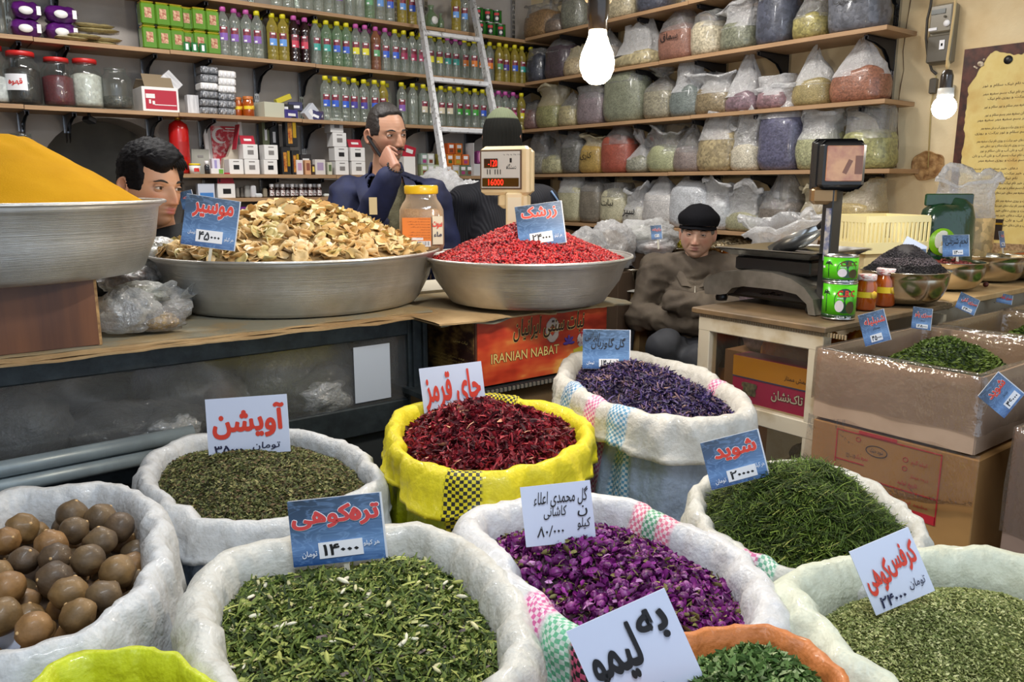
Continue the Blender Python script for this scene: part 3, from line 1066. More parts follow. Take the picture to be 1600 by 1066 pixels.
b = MB(); b.lathe([(.0526, .09), (.0526, .17)], n=8, ang=(-2.1, -1.1)); b.build('paper_label', mat('ext_label', (168, 30, 30), .4), t)
b = MB(); b.box((.03, .10, .16), (.02, .1, .05)); b.build('wall_hook', BRK, t)
# framed certificate
x, wd = wpx(326, 387, 4.72, Z4)
t = thing('picture_frame', 'white-framed red certificate leaning on the back wall', 'picture', (x, 4.74, Z4), 0)
t.rotation_euler = (-.12, 0, 0)
b = MB()
hh = .335
for (cx, cz, dx, dz) in ((0, .012, wd, .024), (0, hh - .012, wd, .024), (-wd / 2 + .012, hh / 2, .024, hh), (wd / 2 - .012, hh / 2, .024, hh)):
 b.box((cx, 0, cz), (dx, .02, dz), bev=.004)
b.build('frame', WHT, t)
b = MB(); b.box((0, .004, hh / 2), (wd - .04, .006, hh - .04)); b.build('mount', mat('mount_grey', (190, 188, 186), .6), t)
b = MB(); b.box((0, -.001, hh / 2 - .01), (wd - .085, .004, hh - .1)); b.build('print', mat('print_redtex', (190, 40, 56), .4, c2=(226, 190, 190), scale=28, lo=.5, hi=.62), t)
b = MB()
pl = []
for i in range(15):
 a = math.radians(60 + 240 * i / 14); pl.append((-.02 + .045 * math.cos(a), .22 + .045 * math.sin(a)))
for i in range(15):
 a = math.radians(300 - 240 * i / 14); pl.append((-.008 + .038 * math.cos(a), .222 + .036 * math.sin(a)))
b.prism(pl, -.0045, -.0030); b.box((.05, -.004, .262), (.07, .001, .006)); b.box((.045, -.004, .248), (.09, .001, .004)); b.build('crescent', WHT, t)
# leaning plate, tub, vials
t = thing('glass_tray', 'grey translucent dish leaning beside the extinguisher', 'dish', (xb(315, 4.7, Z4), 4.72, Z4)); t.rotation_euler = (-.15, 0, 0)
b = MB(); b.prism([(-.05, 0), (.05, 0), (.062, .14), (-.035, .14)], -.004, .004); b.build('sheet', mat('dish_grey', (160, 160, 150), .3, coat=.5), t)
b = MB(); b.box((.01, -.006, .10), (.03, .002, .012)); b.build('mark', GRYP, t)
t = thing('plastic_tub', 'small white tub with a yellow lid on the fourth back shelf', 'tub', (xb(305, 4.59, Z4), 4.59, Z4))
b = MB(); b.lathe([(.001, 0), (.026, 0), (.030, .045), (.001, .045)], n=20, cap=False); b.build('cup', WHT, t)
b = MB(); b.lathe([(.001, .045), (.0305, .045), (.0285, .056), (.001, .056)], n=20, cap=False); b.build('lid', YEL, t)
b = MB(); b.lathe([(.0295, .012), (.0285, .034)], n=6, ang=(-2, -1)); b.build('paper_label', INKR, t)
t = thing('vial', 'small dark vial with white cap beside the yellow-lidded tub', 'bottle', (xb(325, 4.59, Z4), 4.6, Z4))
b = MB(); b.lathe([(.001, 0), (.014, 0), (.014, .045), (.008, .052)], n=12, cap=False); b.build('glass', mat('vial_dark', (40, 44, 50), .15, coat=.5), t)
b = MB(); b.lathe([(.009, .05), (.011, .05), (.011, .072), (.001, .072)], n=12, cap=False); b.build('cap', LABW, t)
carton('medicine_box', 'white and lilac medicine box behind a green one', 'box', (xb(337, 4.64, Z4), 4.64, Z4), (.045, .04, .085), mat('box_lilac', (220, 214, 226), .5), 0, None, [(mat('print_lilac', (160, 150, 200), .5), 'f', .3, .2, .6, .9)])
carton('medicine_box', 'low white and green box before the lilac one', 'box', (xb(339, 4.585, Z4), 4.585, Z4), (.07, .03, .03), WHT, 0, None, [(mat('print_green', (110, 170, 60), .5), 'f', .6, .1, .95, .9)])
# white soap boxes (px left, px right, level, lidded)
BX = [(358, 380, 0, 0), (382, 405, 0, 0), (381, 404, 1, 1), (412, 433, 0, 0), (414, 435, 1, 0), (524, 544, 0, 0), (523, 544, 1, 0), (521, 542, 2, 0), (518, 538, 3, 0), (548, 570, 1, 1), (549, 570, 0, 0)]
for i, (a, bq, lv, lid) in enumerate(BX):
 hh = .083
 x, wd = wpx(a, bq, 4.6, Z4)
 dd = (wd, .085, hh)
 lab = 'white carton, %s' % ['standing alone left of the stacks, fourth back shelf', 'lower of the pair before the certificate', 'with its red lid open, before the certificate', 'lower of the pair left of the dark perfume boxes', 'upper of the pair left of the dark perfume boxes', 'lowest of the tall stack left of the phone man', 'second from the bottom in the tall stack', 'third from the bottom in the tall stack', 'topmost of the tall stack', 'with red lid open, close to the phone man', 'hidden low behind the phone man'][i]
 t = carton('soap_box', lab, 'box', (x, 4.63, Z4 + lv * (hh + .001)), dd, WHT, 0, 'white cartons on the fourth back shelf', [(BLKP if i % 3 == 0 else GRYP, 'f', .3, .32, .7, .62), (GRYP, 'f', .3, .82, .7, .88)])
 if lid:
  b = MB(); b.box((0, -.0, hh + .026), (wd * .96, .003, .055), M=Matrix.Rotation(-.5, 4, 'X')); b.build('lid', RED, t)
  b = MB(); b.box((0, -.004, hh + .026), (wd * .5, .002, .014), M=Matrix.Rotation(-.5, 4, 'X')); b.build('lid_print', WHT, t)
  if i == 2:
   b = MB(); b.box((-wd * .72, .01, hh + .04), (.003, .07, .14), M=Matrix.Rotation(.2, 4, 'Y')); b.build('flap', RED, t)
t = thing('open_carton', 'pale open cardboard flap box before the certificate', 'box', (xb(368, 4.66, Z4), 4.7, Z4))
b = MB(); b.prism([(-.07, 0), (.06, 0), (.06, .12), (.0, .17), (-.03, .10), (-.055, .09)], -.02, .02); b.build('body', mat('card_pale2', (196, 184, 166), .6), t)
for i, (a, bq, lv, hh) in enumerate([(418, 430, 0, .33), (429, 443, 0, .31), (443, 461, 1, .17), (435, 449, 0, .16), (450, 462, 0, .14), (437, 460, 2, .07)]):
 x, wd = wpx(a, bq, 4.66, Z4)
 z = Z4 + [0, .161, .332][lv]
 t = carton('perfume_box', ['tall olive box behind the dark perfume boxes', 'tall black box behind the perfume boxes', 'black and gold perfume box, upper right', 'black and gold perfume box, lower left', 'black perfume box with gold top, lower right', 'black box crowning the perfume boxes'][i], 'box', (x, [4.73, 4.72, 4.62, 4.62, 4.615, 4.64][i], z), (wd, .05, hh), [mat('box_olive', (108, 116, 84), .5), BLKP, BLKP, BLKP, BLKP, BLKP][i], 0, 'perfume boxes', [(mat('print_ember', (150, 52, 20), .3, c2=(214, 160, 60), scale=60), 'f', .2, .1, .55, .8), (GOLD, 'f', .62, .3, .9, .85)] if 1 < i < 5 else [(LABW, 'f', .3, .6, .6, .8)])
for i, (px, wd, hh, c, dk) in enumerate([(467, .04, .085, (222, 214, 216), (190, 150, 180)), (480, .035, .085, (210, 160, 120), (140, 80, 60)), (488, .02, .06, (60, 40, 30), (230, 200, 90)), (499, .065, .09, (216, 210, 206), (170, 150, 180)), (514, .028, .075, (200, 200, 180), (90, 110, 70)), (477, .07, .03, (40, 36, 38), (230, 230, 230))]):
 zz = Z4 + (.095 if i == 5 else 0)
 yy = 4.6 if i != 5 else 4.66
 carton('remedy_box', ['white and pink slim remedy box right of the perfume boxes', 'peach remedy box beside the slim white one', 'thin dark bottle box between remedy boxes', 'wide floral white box on the fourth back shelf', 'small pale green box left of the tall white stack', 'dark label holder above the remedy boxes'][i], 'box', (xb(px, yy, Z4), yy, zz if i != 5 else Z4 + .0), (wd, .04, hh if i != 5 else .12), mat('remedy_%d' % i, c, .5), 0, None, [(mat('remedyp_%d' % i, dk, .5), 'f', .2, .3, .8, .8)])
# right of the phone man
for i, (px, lv, c) in enumerate([(662, 0, (150, 164, 120)), (672, 0, (190, 200, 190)), (682, 0, (170, 180, 150)), (662, 1, (140, 160, 150)), (672, 1, (200, 204, 196)), (700, 0, (188, 120, 60)), (711, 0, (200, 196, 190)), (722, 0, (104, 120, 90)), (732, 0, (90, 110, 96)), (702, 1, (210, 120, 40)), (714, 1, (224, 140, 44)), (726, 1, (202, 100, 40)), (704, 2, (190, 84, 30)), (716, 2, (206, 110, 36)), (690, 1, (150, 140, 60))]):
 x, wd = wpx(px - 5.5, px + 5.5, 4.62, Z4)
 lvz = Z4 + lv * .072
 carton('herb_box', 'small %s box on the fourth back shelf right of the phone man, %s level, %s' % (['green', 'orange'][c[0] > c[1] + 30], ['bottom', 'middle', 'top'][lv], ordn(i)), 'box', (x, 4.63, lvz), (wd * .96, .05, .071), mat('herbbox_%d' % i, c, .5), 0, 'small herb boxes by the ladder', [(LABW, 'f', .2, .55, .8, .85), (mat('hbp_%d' % (i % 4), [(120, 60, 40), (60, 90, 50), (200, 180, 60), (160, 60, 120)][i % 4], .5), 'f', .25, .15, .75, .45)])
t = thing('red_flap_box', 'white box with tilted red lid right of the phone man\'s face', 'box', (xb(637, 4.62, Z4), 4.62, Z4), 0)
b = MB(); b.box((0, 0, .06), (.085, .06, .12), bev=.002); b.build('body', WHT, t)
b = MB(); b.box((.01, -.01, .15), (.09, .004, .075), M=Matrix.Rotation(.25, 4, 'Y')); b.build('lid', RED, t)
b = MB(); b.box((.01, -.014, .155), (.05, .003, .025), M=Matrix.Rotation(.25, 4, 'Y')); b.build('lid_print', WHT, t)
x, wd = wpx(737, 772, 4.6, Z4)
t = thing('open_box', 'white open display box with pink round packs, behind the knitted hat', 'box', (x, 4.62, Z4))
b = MB(); b.box((0, 0, .04), (wd, .1, .08), bev=.002); b.box((-wd / 2, .0, .11), (.003, .1, .22)); b.build('body', mat('card_lightgrey', (206, 206, 208), .5), t)
for i in range(3):
 b = MB(); b.box(((i - .7) * .042, 0, .125), (.038, .05, .09), bev=.01); pk = b.build('pack', mat('pack_pinkviolet', (150, 70, 130), .35), t)
 b = MB(); b.ball(((i - .7) * .042, -.026, .128), (.013, .003, .034), 10, 8); b.build('oval', mat('oval_pink', (222, 150, 190), .4), pk)

# ------------------------------------------------------------ fifth (short) back shelf
Z5 = SB[5]
for i, px in enumerate([425, 434, 442, 450, 457, 464, 471, 478, 485, 492, 499]):
 t = thing('drop_bottle', 'small brown bottle with white cap on the short back shelf, %s from the left' % ordn(i), 'bottle', (xb(px, 4.6 + .03 * (i % 2), Z5), 4.6 + .03 * (i % 2), Z5), 0, 'white-capped brown bottles')
 if i == 0:
  b = MB(); b.lathe([(.001, 0), (.015, 0), (.0155, .05), (.009, .06)], n=12, cap=False); dg = b.build('glass', mat('glass_brown', (58, 34, 30), .15, coat=.5), t)
  b = MB(); b.lathe([(.011, .058), (.0125, .058), (.0125, .078), (.001, .078)], n=12, cap=False); dc = b.build('cap', LABW, t)
  b = MB(); b.lathe([(.0160, .01), (.0160, .042)], n=8, ang=(-2.6, -.6)); dl = b.build('paper_label', mat('label_berry', (226, 222, 222), .5, c2=(110, 40, 40), scale=90, lo=.5, hi=.6), t)
 else:
  for q in (dg, dc, dl):
   c2 = q.copy(); COL.objects.link(c2); c2.parent = t
for i, (px, yy, wd, hh, c) in enumerate([(371, 4.62, .02, .06, (120, 116, 110)), (378, 4.64, .02, .06, (110, 106, 100)), (387, 4.62, .035, .07, (150, 150, 148)), (396, 4.6, .03, .07, (200, 200, 204)), (404, 4.59, .04, .025, (206, 210, 214)), (414, 4.62, .025, .055, (140, 130, 112)), (510, 4.6, .035, .02, (216, 220, 214)), (520, 4.62, .04, .045, (206, 212, 206)), (527, 4.59, .036, .024, (206, 210, 200))]):
 carton('small_jar', 'small %s container on the short back shelf, %s' % (['grey', 'pale'][c[0] > 160], ['leftmost', 'second from left', 'wide silver one', 'upright white one', 'flat white one', 'brownish one before the bottles', 'flat white tin', 'taller white tub at the right', 'low tub at the right end'][i]), 'container', (xb(px, yy, Z5), yy, Z5), (wd, .03, hh), mat('sj_%d' % i, c, .4), 0, None, None, bev=.006)
carton('soap_box', 'white carton with open red lid on the short back shelf', 'box', (xb(353, 4.6, Z5), 4.62, Z5 - .0), (.098, .08, .08), WHT, 0, None, [(BLKP, 'f', .3, .3, .75, .65)])
b = MB(); b.prism([(-.045, 0), (.049, 0), (.036, .06), (-.036, .06)], -.002, .002); o = b.build('lid', RED); o.location = (0, -.03, .0805)
o.parent = bpy.data.objects[[q.name for q in bpy.data.objects if q.name.startswith('soap_box')][-1]]
carton('wet_wipes', 'blue and white curved pack left of the red-lidded carton', 'packet', (xb(322, 4.6, 1.33), 4.6, 1.33), (.09, .04, .09), mat('pack_bluewhite', (200, 206, 220), .4), 0, None, [(mat('print_blue', (70, 130, 200), .4), 'f', .1, .1, .9, .45)])
board(1.26, 1.5, 4.6, 4.826, 1.33, 'short wooden shelf board left of the small brown bottles')
x, wd = wpx(369, 440, 4.6, 1.24)
carton('purple_box', 'purple box on the low cabinet behind the shallot chips', 'box', (x, 4.62, 1.14), (wd, .12, .15), mat('box_purple', (110, 40, 130), .4), 0, None, [(mat('box_violetp', (180, 130, 190), .4), 'f', .05, .1, .95, .2)])
b = MB(); b.box((1.9, 4.66, .57), (2.6, .34, 1.13)); tag(b.build('low_cabinet', mat('cab_brown', (70, 60, 52), .7)), 'low dark wooden cabinet along the foot of the back wall', 'cabinet')
for i, px in enumerate([470, 500]):
 carton('blue_pack', 'small blue pack on the low cabinet, %s' % ['left one', 'right one'][i], 'packet', (xb(px, 4.6, 1.15), 4.58, 1.137), (.09, .05, .06), mat('blue_pack', (40, 110, 160), .4), .2)
# small camera on the underside of the third shelf
t = thing('security_camera', 'small black camera under the third back shelf above the niche', 'camera', (xb(140, 4.6, 1.77), 4.62, SB[3] - T - .035), .4)
b = MB(); b.box((0, 0, 0), (.045, .06, .03), bev=.006, M=Matrix.Rotation(.4, 4, 'Y')); b.build('body', BLKP, t)
b = MB(); b.tube([(0, 0, .01), (0, 0, .034)], .008); b.build('mount', BRK, t)

# ------------------------------------------------------------ ladder
t = thing('ladder', 'worn white-painted metal ladder leaning on the bottle shelves', 'ladder')
LAD = mat('ladder_paint', (214, 216, 220), .4, .3, c2=(120, 116, 112), scale=38, bump=.2, lo=.55, hi=.68)
TL = ay(655, 10, 4.50); TR_ = ay(742, 10, 4.50)
BL = ad(712, 390, 4.15);
# rails run straight from the floor to above the frame
dl = (TL - BL)
def ext(P, d, z):
 return P + d * ((z - P.z) / d.z)
BL0 = ext(BL, dl, .0); TL0 = ext(BL, dl, 2.9)
sep = TR_ - TL
BR = ad(785, 200, 4.28)
dr = TR_ - BR
rung_dir = Vector((sep.x, sep.y, 0))
for nm, off in (('rail', Vector((0, 0, 0))), ('rail', rung_dir)):
 b = MB(); a0, a1 = BL0 + off, TL0 + off
 d_ = (a1 - a0).normalized(); ex = rung_dir.normalized(); nn = d_.cross(ex).normalized()
 Mr = Matrix((ex, nn, d_)).transposed().to_4x4()
 b.box((a0 + a1) / 2, (.024, .05, (a1 - a0).length), M=Mr, bev=.004); b.build(nm, LAD, t)
zr = .22
rz_ = math.atan2(rung_dir.y, rung_dir.x)
ztops = ay(700, 60, 4.45).z
step = .300
z = ztops - 8 * step
while z < 2.9:
 if z > .05:
  p = ext(BL, dl, z)
  b = MB(); b.box(p + rung_dir / 2, (rung_dir.length, .028, .03), rz=rz_, bev=.006); b.build('rung', LAD, t)
 z += step

# ============================================================ BAGS ON THE RIGHT WALL
FILM = film('bag_film', (244, 245, 247), .10, .32, 30, 1.0)
FILMW = film('bag_film_milky', (246, 247, 250), .36, .26, 26, 1.0)
FILMY = film('bag_film_yellowed', (236, 226, 196), .34, .25, 24, 1.0)

def sup(a, n):
 c, s_ = math.cos(a), math.sin(a)
 return (abs(c) ** (2 / n)) * (1 if c >= 0 else -1), (abs(s_) ** (2 / n)) * (1 if s_ >= 0 else -1)

def bag_meshes(w, d, h, fill, seed, style, lean=0.0, amp0=.085):
 """contents and clear film of a standing plastic bag, base at the origin; w along x"""
 n = 32
 fh = h * fill
 prof = [(0, .04), (0.0, .80), (.05, .93), (.18, 1.0), (.4, 1.02), (.6, 1.0), (.8, .97), (.93, .88), (1.0, .6), (1.04, .25), (1.05, .02)]

 def ringpt(a, zf, k, off=0.0, amp=amp0):
  ex, ey = sup(a, 2.9)
  z = zf
  q = Vector((ex * 1.4 + seed * 3.1, ey * 1.4, z * 9 + seed))
  nz = noise.noise(q) * amp + noise.noise(q * 3) * amp * .5
  # horizontal creases of the film
  nz += .012 * math.sin(z * 160 + 3 * noise.noise(q * 1.5) * 6)
  r = k * (1 + nz) + off
  return Vector((ex * w / 2 * r + lean * (z / h) ** 1.5 * w, ey * d / 2 * r, z))
 A = MB()
 rows = []
 for t, k in prof:
  rows.append([ringpt(2 * math.pi * i / n, fh * min(t, 1.0) + (h * .02 * (t - 1) / .05 if t > 1 else 0), k) + Vector((0, 0, (h * .10 * noise.noise(Vector((math.cos(2 * math.pi * i / n) * .9, math.sin(2 * math.pi * i / n) * .9, seed))) if t > .75 else 0))) for i in range(n)])
 A.grid(rows, True)
 B = MB()
 rows = []
 for t, k in prof[6:8]:
  rows.append([ringpt(2 * math.pi * i / n, fh * t, k, .012) for i in range(n)])
 rest = h - fh
 if style == 'open':
  tp = [(.12, .86, .1), (.35, .80, .2), (.6, .86, .28), (.85, .95, .36), (1.0, .98, .42), (.93, 1.06, .40), (.80, 1.06, .36)]
 elif style == 'tied':
  tp = [(.1, .75, .1), (.3, .45, .15), (.48, .2, .2), (.56, .14, .2), (.66, .25, .4), (.85, .5, .6), (1.0, .62, .7)]
 elif style == 'fold':
  tp = [(.1, .85, .1), (.4, .7, .15), (.7, .62, .2), (.95, .55, .3), (1.0, .35, .3), (.8, .2, .3)]
 elif style == 'pinch':
  tp = [(.15, .8, .1), (.4, .6, .15), (.7, .34, .2), (.9, .18, .3), (1.0, .05, .3)]
 else:
  tp = [(.2, .92, .06), (.6, .9, .08), (.97, .86, .10), (1.0, .86, .10), (.94, .84, .1)]
 for t, k, ru in tp:
  row = []
  for i in range(n):
   a = 2 * math.pi * i / n
   rr = k * (1 + ru * .35 * math.sin(a * 4 + seed * 2 + t * 2) + .07 * (1 - 3 * abs(noise.noise(Vector((math.cos(a) * 4, math.sin(a) * 4, seed + t * 2.5))))) + ru * 1.5 * noise.noise(Vector((math.cos(a) * 2.2, math.sin(a) * 2.2, seed + t * 1.5))))
   p = ringpt(a, fh + rest * t, max(rr, .03))
   p.x += w * .22 * t * noise.noise(Vector((t * 1.5, seed * 2.1, 0)))
   p.z += rest * ru * .55 * math.cos(a + seed * 4) * t + rest * ru * 1.0 * noise.noise(Vector((math.cos(a) * 1.8, math.sin(a) * 1.8, seed * 1.7 + 5)))
   p.y *= .8
   row.append(p)
  rows.append(row)
 B.grid(rows, True)
 return A, B

GR = {}

def haze(c, k=.22):
 g = 175
 return tuple(int((v * (1 - k) + g * k) * .90) for v in c)

def gmat(c, var=.22, scale=150, kind='grain'):
 key = 'fill_%d_%d_%d_%d' % (c[0], c[1], c[2], scale)
 cs = [tuple(max(0, min(255, int(v * (1 + var * t)))) for v in c) for t in (-1, -.3, .2, .8)]
 return grain(key, cs, scale, .5, .4, .35)

def bag(wall, px, wpx_, ztop_px, shelf, col, style, label, fill=None, scale=150, fm=None, extra=None, dd=.2, zb=None, off=None, group=None, lean=0, ink=None):
 z = (SR[shelf] if zb is None else zb) + .001
 X = 3.6 + .115 if off is None else off
 y0 = yr(px - wpx_ / 2, X, z + .1)
 y1 = yr(px + wpx_ / 2, X, z + .1)
 y = (y0 + y1) / 2
 wd = abs(y0 - y1) * .985
 # height from the top pixel
 p = ax(px, ztop_px, X - .02)
 h = max(.08, p.z - z)
 if fill is None:
  fill = .68
 seed = px * .37 + shelf
 A, B = bag_meshes(wd, dd, h, fill, seed, style, lean)
 t = thing('spice_bag', label, 'bag', (X, y, z), -math.pi / 2, group)
 A.build('contents', gmat(haze(col), .14, scale if scale > 80 else int(scale * 1.9)), t)
 B.build('plastic_film', fm or FILM, t)
 if ink:
  fr = frame_of(Vector((0, -dd / 2 * 1.06, h * fill * .6)), Vector((1, 0, 0)), Vector((0, .02, 1)).normalized())
  b = MB(); text_mb(b, fa(ink), (-wd * .25, -.02, wd * .25, .03), .002, bold=-.005, frame=fr); b.build('lettering', mat('ink_black', (20, 20, 24), .5), t)
 return t

BAGS = [
 # px, width, top, shelf, colour, style, fill, scale, film, label
 (850, 44, 2, 1, (150, 110, 64), 'open', .7, 60, FILM, 'bag of brown dried pieces in the corner of the top shelf'),
 (877, 28, 22, 1, (120, 100, 84), 'fold', .75, 120, FILM, 'small brownish bag beside the brown dried pieces, top shelf'),
 (905, 36, -30, 1, (128, 130, 112), 'open', .7, 150, FILM, 'tall grey green bag left of the big bulb, top shelf'),
 (975, 50, -50, 1, (206, 192, 152), 'open', .75, 60, FILM, 'straw-coloured bag right of the big bulb, top shelf'),
 (1027, 46, -55, 1, (60, 66, 84), 'open', .8, 90, FILM, 'dark blue grey bag on the top shelf'),
 (846, 26, 76, 2, (44, 50, 66), 'flat', .8, 90, FILM, 'dark narrow bag in the corner of the second right shelf'),
 (880, 38, 52, 2, (58, 44, 54), 'pinch', .72, 80, FILM, 'black purple tall bag on the second right shelf'),
 (907, 30, 72, 2, (190, 168, 126), 'fold', .6, 120, FILMY, 'beige rolled bag just left of the bulb, second right shelf'),
 (952, 40, 48, 2, (150, 140, 130), 'pinch', .6, 90, FILM, 'grey bag just right of the bulb, second right shelf'),
 (1000, 66, 36, 2, (198, 180, 132), 'fold', .34, 34, FILMW, 'bulging clear bag over pale lumps, second right shelf'),
 (1065, 54, 3, 2, (150, 92, 72), 'pinch', .62, 320, FILM, 'brick brown powder bag with handwriting, second right shelf'),
 (1112, 46, 20, 2, (216, 204, 170), 'flat', .8, 110, FILM, 'square cream bag of flakes, second right shelf'),
 (1162, 54, 4, 2, (120, 124, 100), 'open', .58, 110, FILMW, 'bag of grey green herb under a white open top, second right shelf'),
 (1219, 58, -25, 2, (58, 64, 84), 'flat', .92, 26, FILM, 'tall blue black creased bag, second right shelf'),
 (1275, 54, -5, 2, (172, 160, 84), 'fold', .6, 90, FILM, 'yellow green herb bag between the two dark bags'),
 (1343, 86, -30, 2, (92, 96, 110), 'flat', .92, 30, FILM, 'wide dark grey bag at the shelf end, second right shelf'),
 (836, 28, 158, 3, (120, 82, 78), 'fold', .7, 90, FILM, 'low dull red bag in the corner, third right shelf'),
 (866, 36, 132, 3, (150, 148, 90), 'open', .62, 160, FILMY, 'olive bag with crumpled top, third right shelf'),
 (897, 28, 146, 3, (180, 168, 120), 'pinch', .62, 160, FILM, 'straw bag beside the olive one, third right shelf'),
 (931, 42, 134, 3, (132, 116, 122), 'flat', .82, 220, FILM, 'mauve grey bag under the bulb, third right shelf'),
 (982, 60, 108, 3, (134, 140, 112), 'flat', .93, 240, FILM, 'wide grey green cylinder bag, third right shelf'),
 (1037, 44, 106, 3, (150, 142, 116), 'tied', .66, 120, FILM, 'tied bag of coarse brown grey seed, third right shelf'),
 (1079, 46, 92, 3, (110, 122, 118), 'fold', .52, 240, FILMW, 'blue grey powder bag under a twisted white top'),
 (1124, 58, 112, 3, (138, 118, 82), 'open', .6, 60, FILMW, 'slumped brown herb bag with a rolled white lip'),
 (1168, 52, 84, 3, (134, 104, 116), 'pinch', .32, 50, FILMW, 'rosebud bag with a tall pointed top, third right shelf'),
 (1219, 52, 118, 3, (140, 100, 106), 'flat', .5, 50, FILMW, 'rosebud bag with a square folded top, third right shelf'),
 (1276, 62, 76, 3, (170, 150, 88), 'pinch', .45, 300, FILMW, 'olive yellow powder bag with pointed white top'),
 (1347, 86, 62, 3, (160, 92, 66), 'pinch', .52, 70, FILMW, 'wide bag of red brown beans at the shelf end'),
 (850, 36, 206, 4, (140, 136, 124), 'fold', .5, 60, FILM, 'grey crumpled bag in the corner, fourth right shelf'),
 (873, 36, 200, 4, (190, 186, 140), 'tied', .4, 90, FILM, 'tied bag of pale yellow stuff, fourth right shelf'),
 (903, 34, 208, 4, (92, 92, 86), 'fold', .8, 120, FILM, 'dark grey bag beside the mustard bag'),
 (934, 36, 212, 4, (190, 152, 66), 'open', .72, 320, FILMY, 'mustard yellow powder bag with handwriting'),
 (970, 44, 186, 4, (168, 66, 44), 'pinch', .66, 320, FILM, 'brick red powder bag, fourth right shelf'),
 (1006, 36, 208, 4, (150, 150, 130), 'tied', .4, 60, FILMW, 'small stacked grey bag beside the red powder'),
 (1045, 48, 196, 4, (176, 180, 132), 'open', .55, 320, FILM, 'pale green powder bag with wide open top'),
 (1083, 42, 196, 4, (140, 122, 116), 'pinch', .52, 260, FILM, 'brown mauve powder bag with pinched top'),
 (1128, 60, 178, 4, (176, 156, 110), 'open', .68, 40, FILMW, 'bag of brown chips with a flared white top'),
 (1174, 46, 184, 4, (224, 214, 188), 'open', .45, 200, FILMW, 'cream bag with a large hooped open mouth'),
 (1226, 66, 140, 4, (84, 84, 118), 'open', .8, 60, FILMW, 'tall violet blue petal bag, fourth right shelf'),
 (1285, 66, 176, 4, (180, 182, 132), 'open', .66, 150, FILMW, 'pale green seed bag with a wide flared top'),
 (1360, 76, 166, 4, (164, 162, 92), 'flat', .6, 50, FILM, 'clear bag of green leaves at the shelf end'),
 (900, 38, 274, 5, (218, 212, 168), 'flat', .78, 320, FILMW, 'cream powder bag, leftmost on the lowest right shelf'),
 (933, 36, 270, 5, (126, 116, 100), 'pinch', .78, 260, FILM, 'grey brown bag beside the leftmost cream bag'),
 (967, 38, 286, 5, (224, 216, 176), 'flat', .82, 320, FILM, 'cream bag with black handwriting, lowest right shelf'),
 (1001, 38, 292, 5, (226, 222, 210), 'open', .5, 320, FILMW, 'half-empty white bag, lowest right shelf'),
 (1037, 48, 270, 5, (226, 222, 220), 'pinch', .6, 300, FILMW, 'white crystal bag with a twisted grey top'),
 (1085, 62, 270, 5, (228, 232, 240), 'pinch', .74, 320, FILMW, 'large snow white bag above the seated man\'s cap'),
 (1130, 44, 284, 5, (228, 232, 238), 'open', .6, 320, FILMW, 'white bag right of the large snow white one'),
 (1172, 58, 296, 5, (172, 170, 130), 'open', .42, 260, FILMW, 'pale olive bag with a big crumpled open mouth'),
 (1226, 64, 250, 5, (112, 102, 92), 'pinch', .42, 220, FILM, 'tall clear bag half full of dark grey powder'),
 (1282, 44, 292, 5, (178, 160, 106), 'open', .6, 220, FILMY, 'yellowish open bag behind the scale post'),
 (1345, 78, 286, 5, (196, 168, 96), 'fold', .62, 260, FILMY, 'wide mustard bag at the end of the lowest shelf'),
]
INKS = {1065: 'سماق', 934: 'کاری', 967: 'نبات', 1001: 'سیر', 1343: 'تخم شربت'}
for (px, wp, top, sh, colr, st, fl, sc_, fm, lab) in BAGS:
 bag('r', px, wp, top, sh, colr, st, lab, fl, sc_, fm, ink=INKS.get(px) if sh != 4 or px == 934 else None)

# ============================================================ RIGHT WALL FITTINGS
# electricity meter
P = ax(1478, 55, 3.9)
t = thing('electricity_meter', 'grey electricity meter high on the cream wall behind the hanging bulb', 'meter', (3.9, P.y, P.z), 0)
MG = mat('meter_grey', (140, 132, 112), .45, c2=(118, 110, 92), scale=6)
MD = mat('meter_dark', (92, 86, 74), .4)
b = MB(); b.box((-.025, 0, 0), (.05, .105, .26), bev=.01); b.build('case', MG, t)
b = MB(); b.box((-.055, 0, -.065), (.02, .10, .12), bev=.006); b.build('terminal_cover', MD, t)
b = MB(); b.box((-.055, 0, .065), (.02, .095, .12), bev=.006); b.build('front_cover', mat('meter_front', (126, 118, 100), .3, coat=.4), t)
b = MB(); b.box((-.067, .012, .095), (.004, .062, .02)); b.build('display', mat('lcd', (62, 66, 58), .2), t)
b = MB(); b.box((-.067, .03, .022), (.004, .036, .012)); b.box((-.067, -.018, -.05), (.004, .022, .04)); b.build('sticker', LABW, t)
b = MB(); b.lathe([(.001, 0), (.014, 0), (.014, .004), (.001, .004)], (-.066, -.03, .04), 16, M=Matrix.Rotation(-math.pi / 2, 4, 'Y'), cap=False); b.build('dial', LABW, t)
b = MB(); b.lathe([(.001, 0), (.005, 0), (.005, .006), (.001, .006)], (-.066, -.02, .07), 10, M=Matrix.Rotation(-math.pi / 2, 4, 'Y'), cap=False); b.build('button', MD, t)
b = MB(); b.box((-.066, -.018, -.05), (.006, .008, .012)); b.build('switch', MD, t)
# cable
b = MB(); pts = [ax(px, py, 3.88) for px, py in [(1458, -20), (1454, 10), (1449, 30), (1447, 60), (1450, 90), (1456, 110), (1463, 116)]]
b.tube(pts, .006, 8); tag(b.build('cable', mat('cable_grey', (70, 66, 60), .5)), 'thick grey cable curving down beside the electricity meter', 'cable')
b = MB(); b.tube([ax(1463, 118, 3.885), ax(1460, 140, 3.89), ax(1455, 160, 3.895), ax(1450, 262, 3.895)], .003, 6); tag(b.build('thin_cable', mat('cable_yellow', (190, 170, 110), .5)), 'thin yellowish wire running down the cream wall below the meter', 'cable')
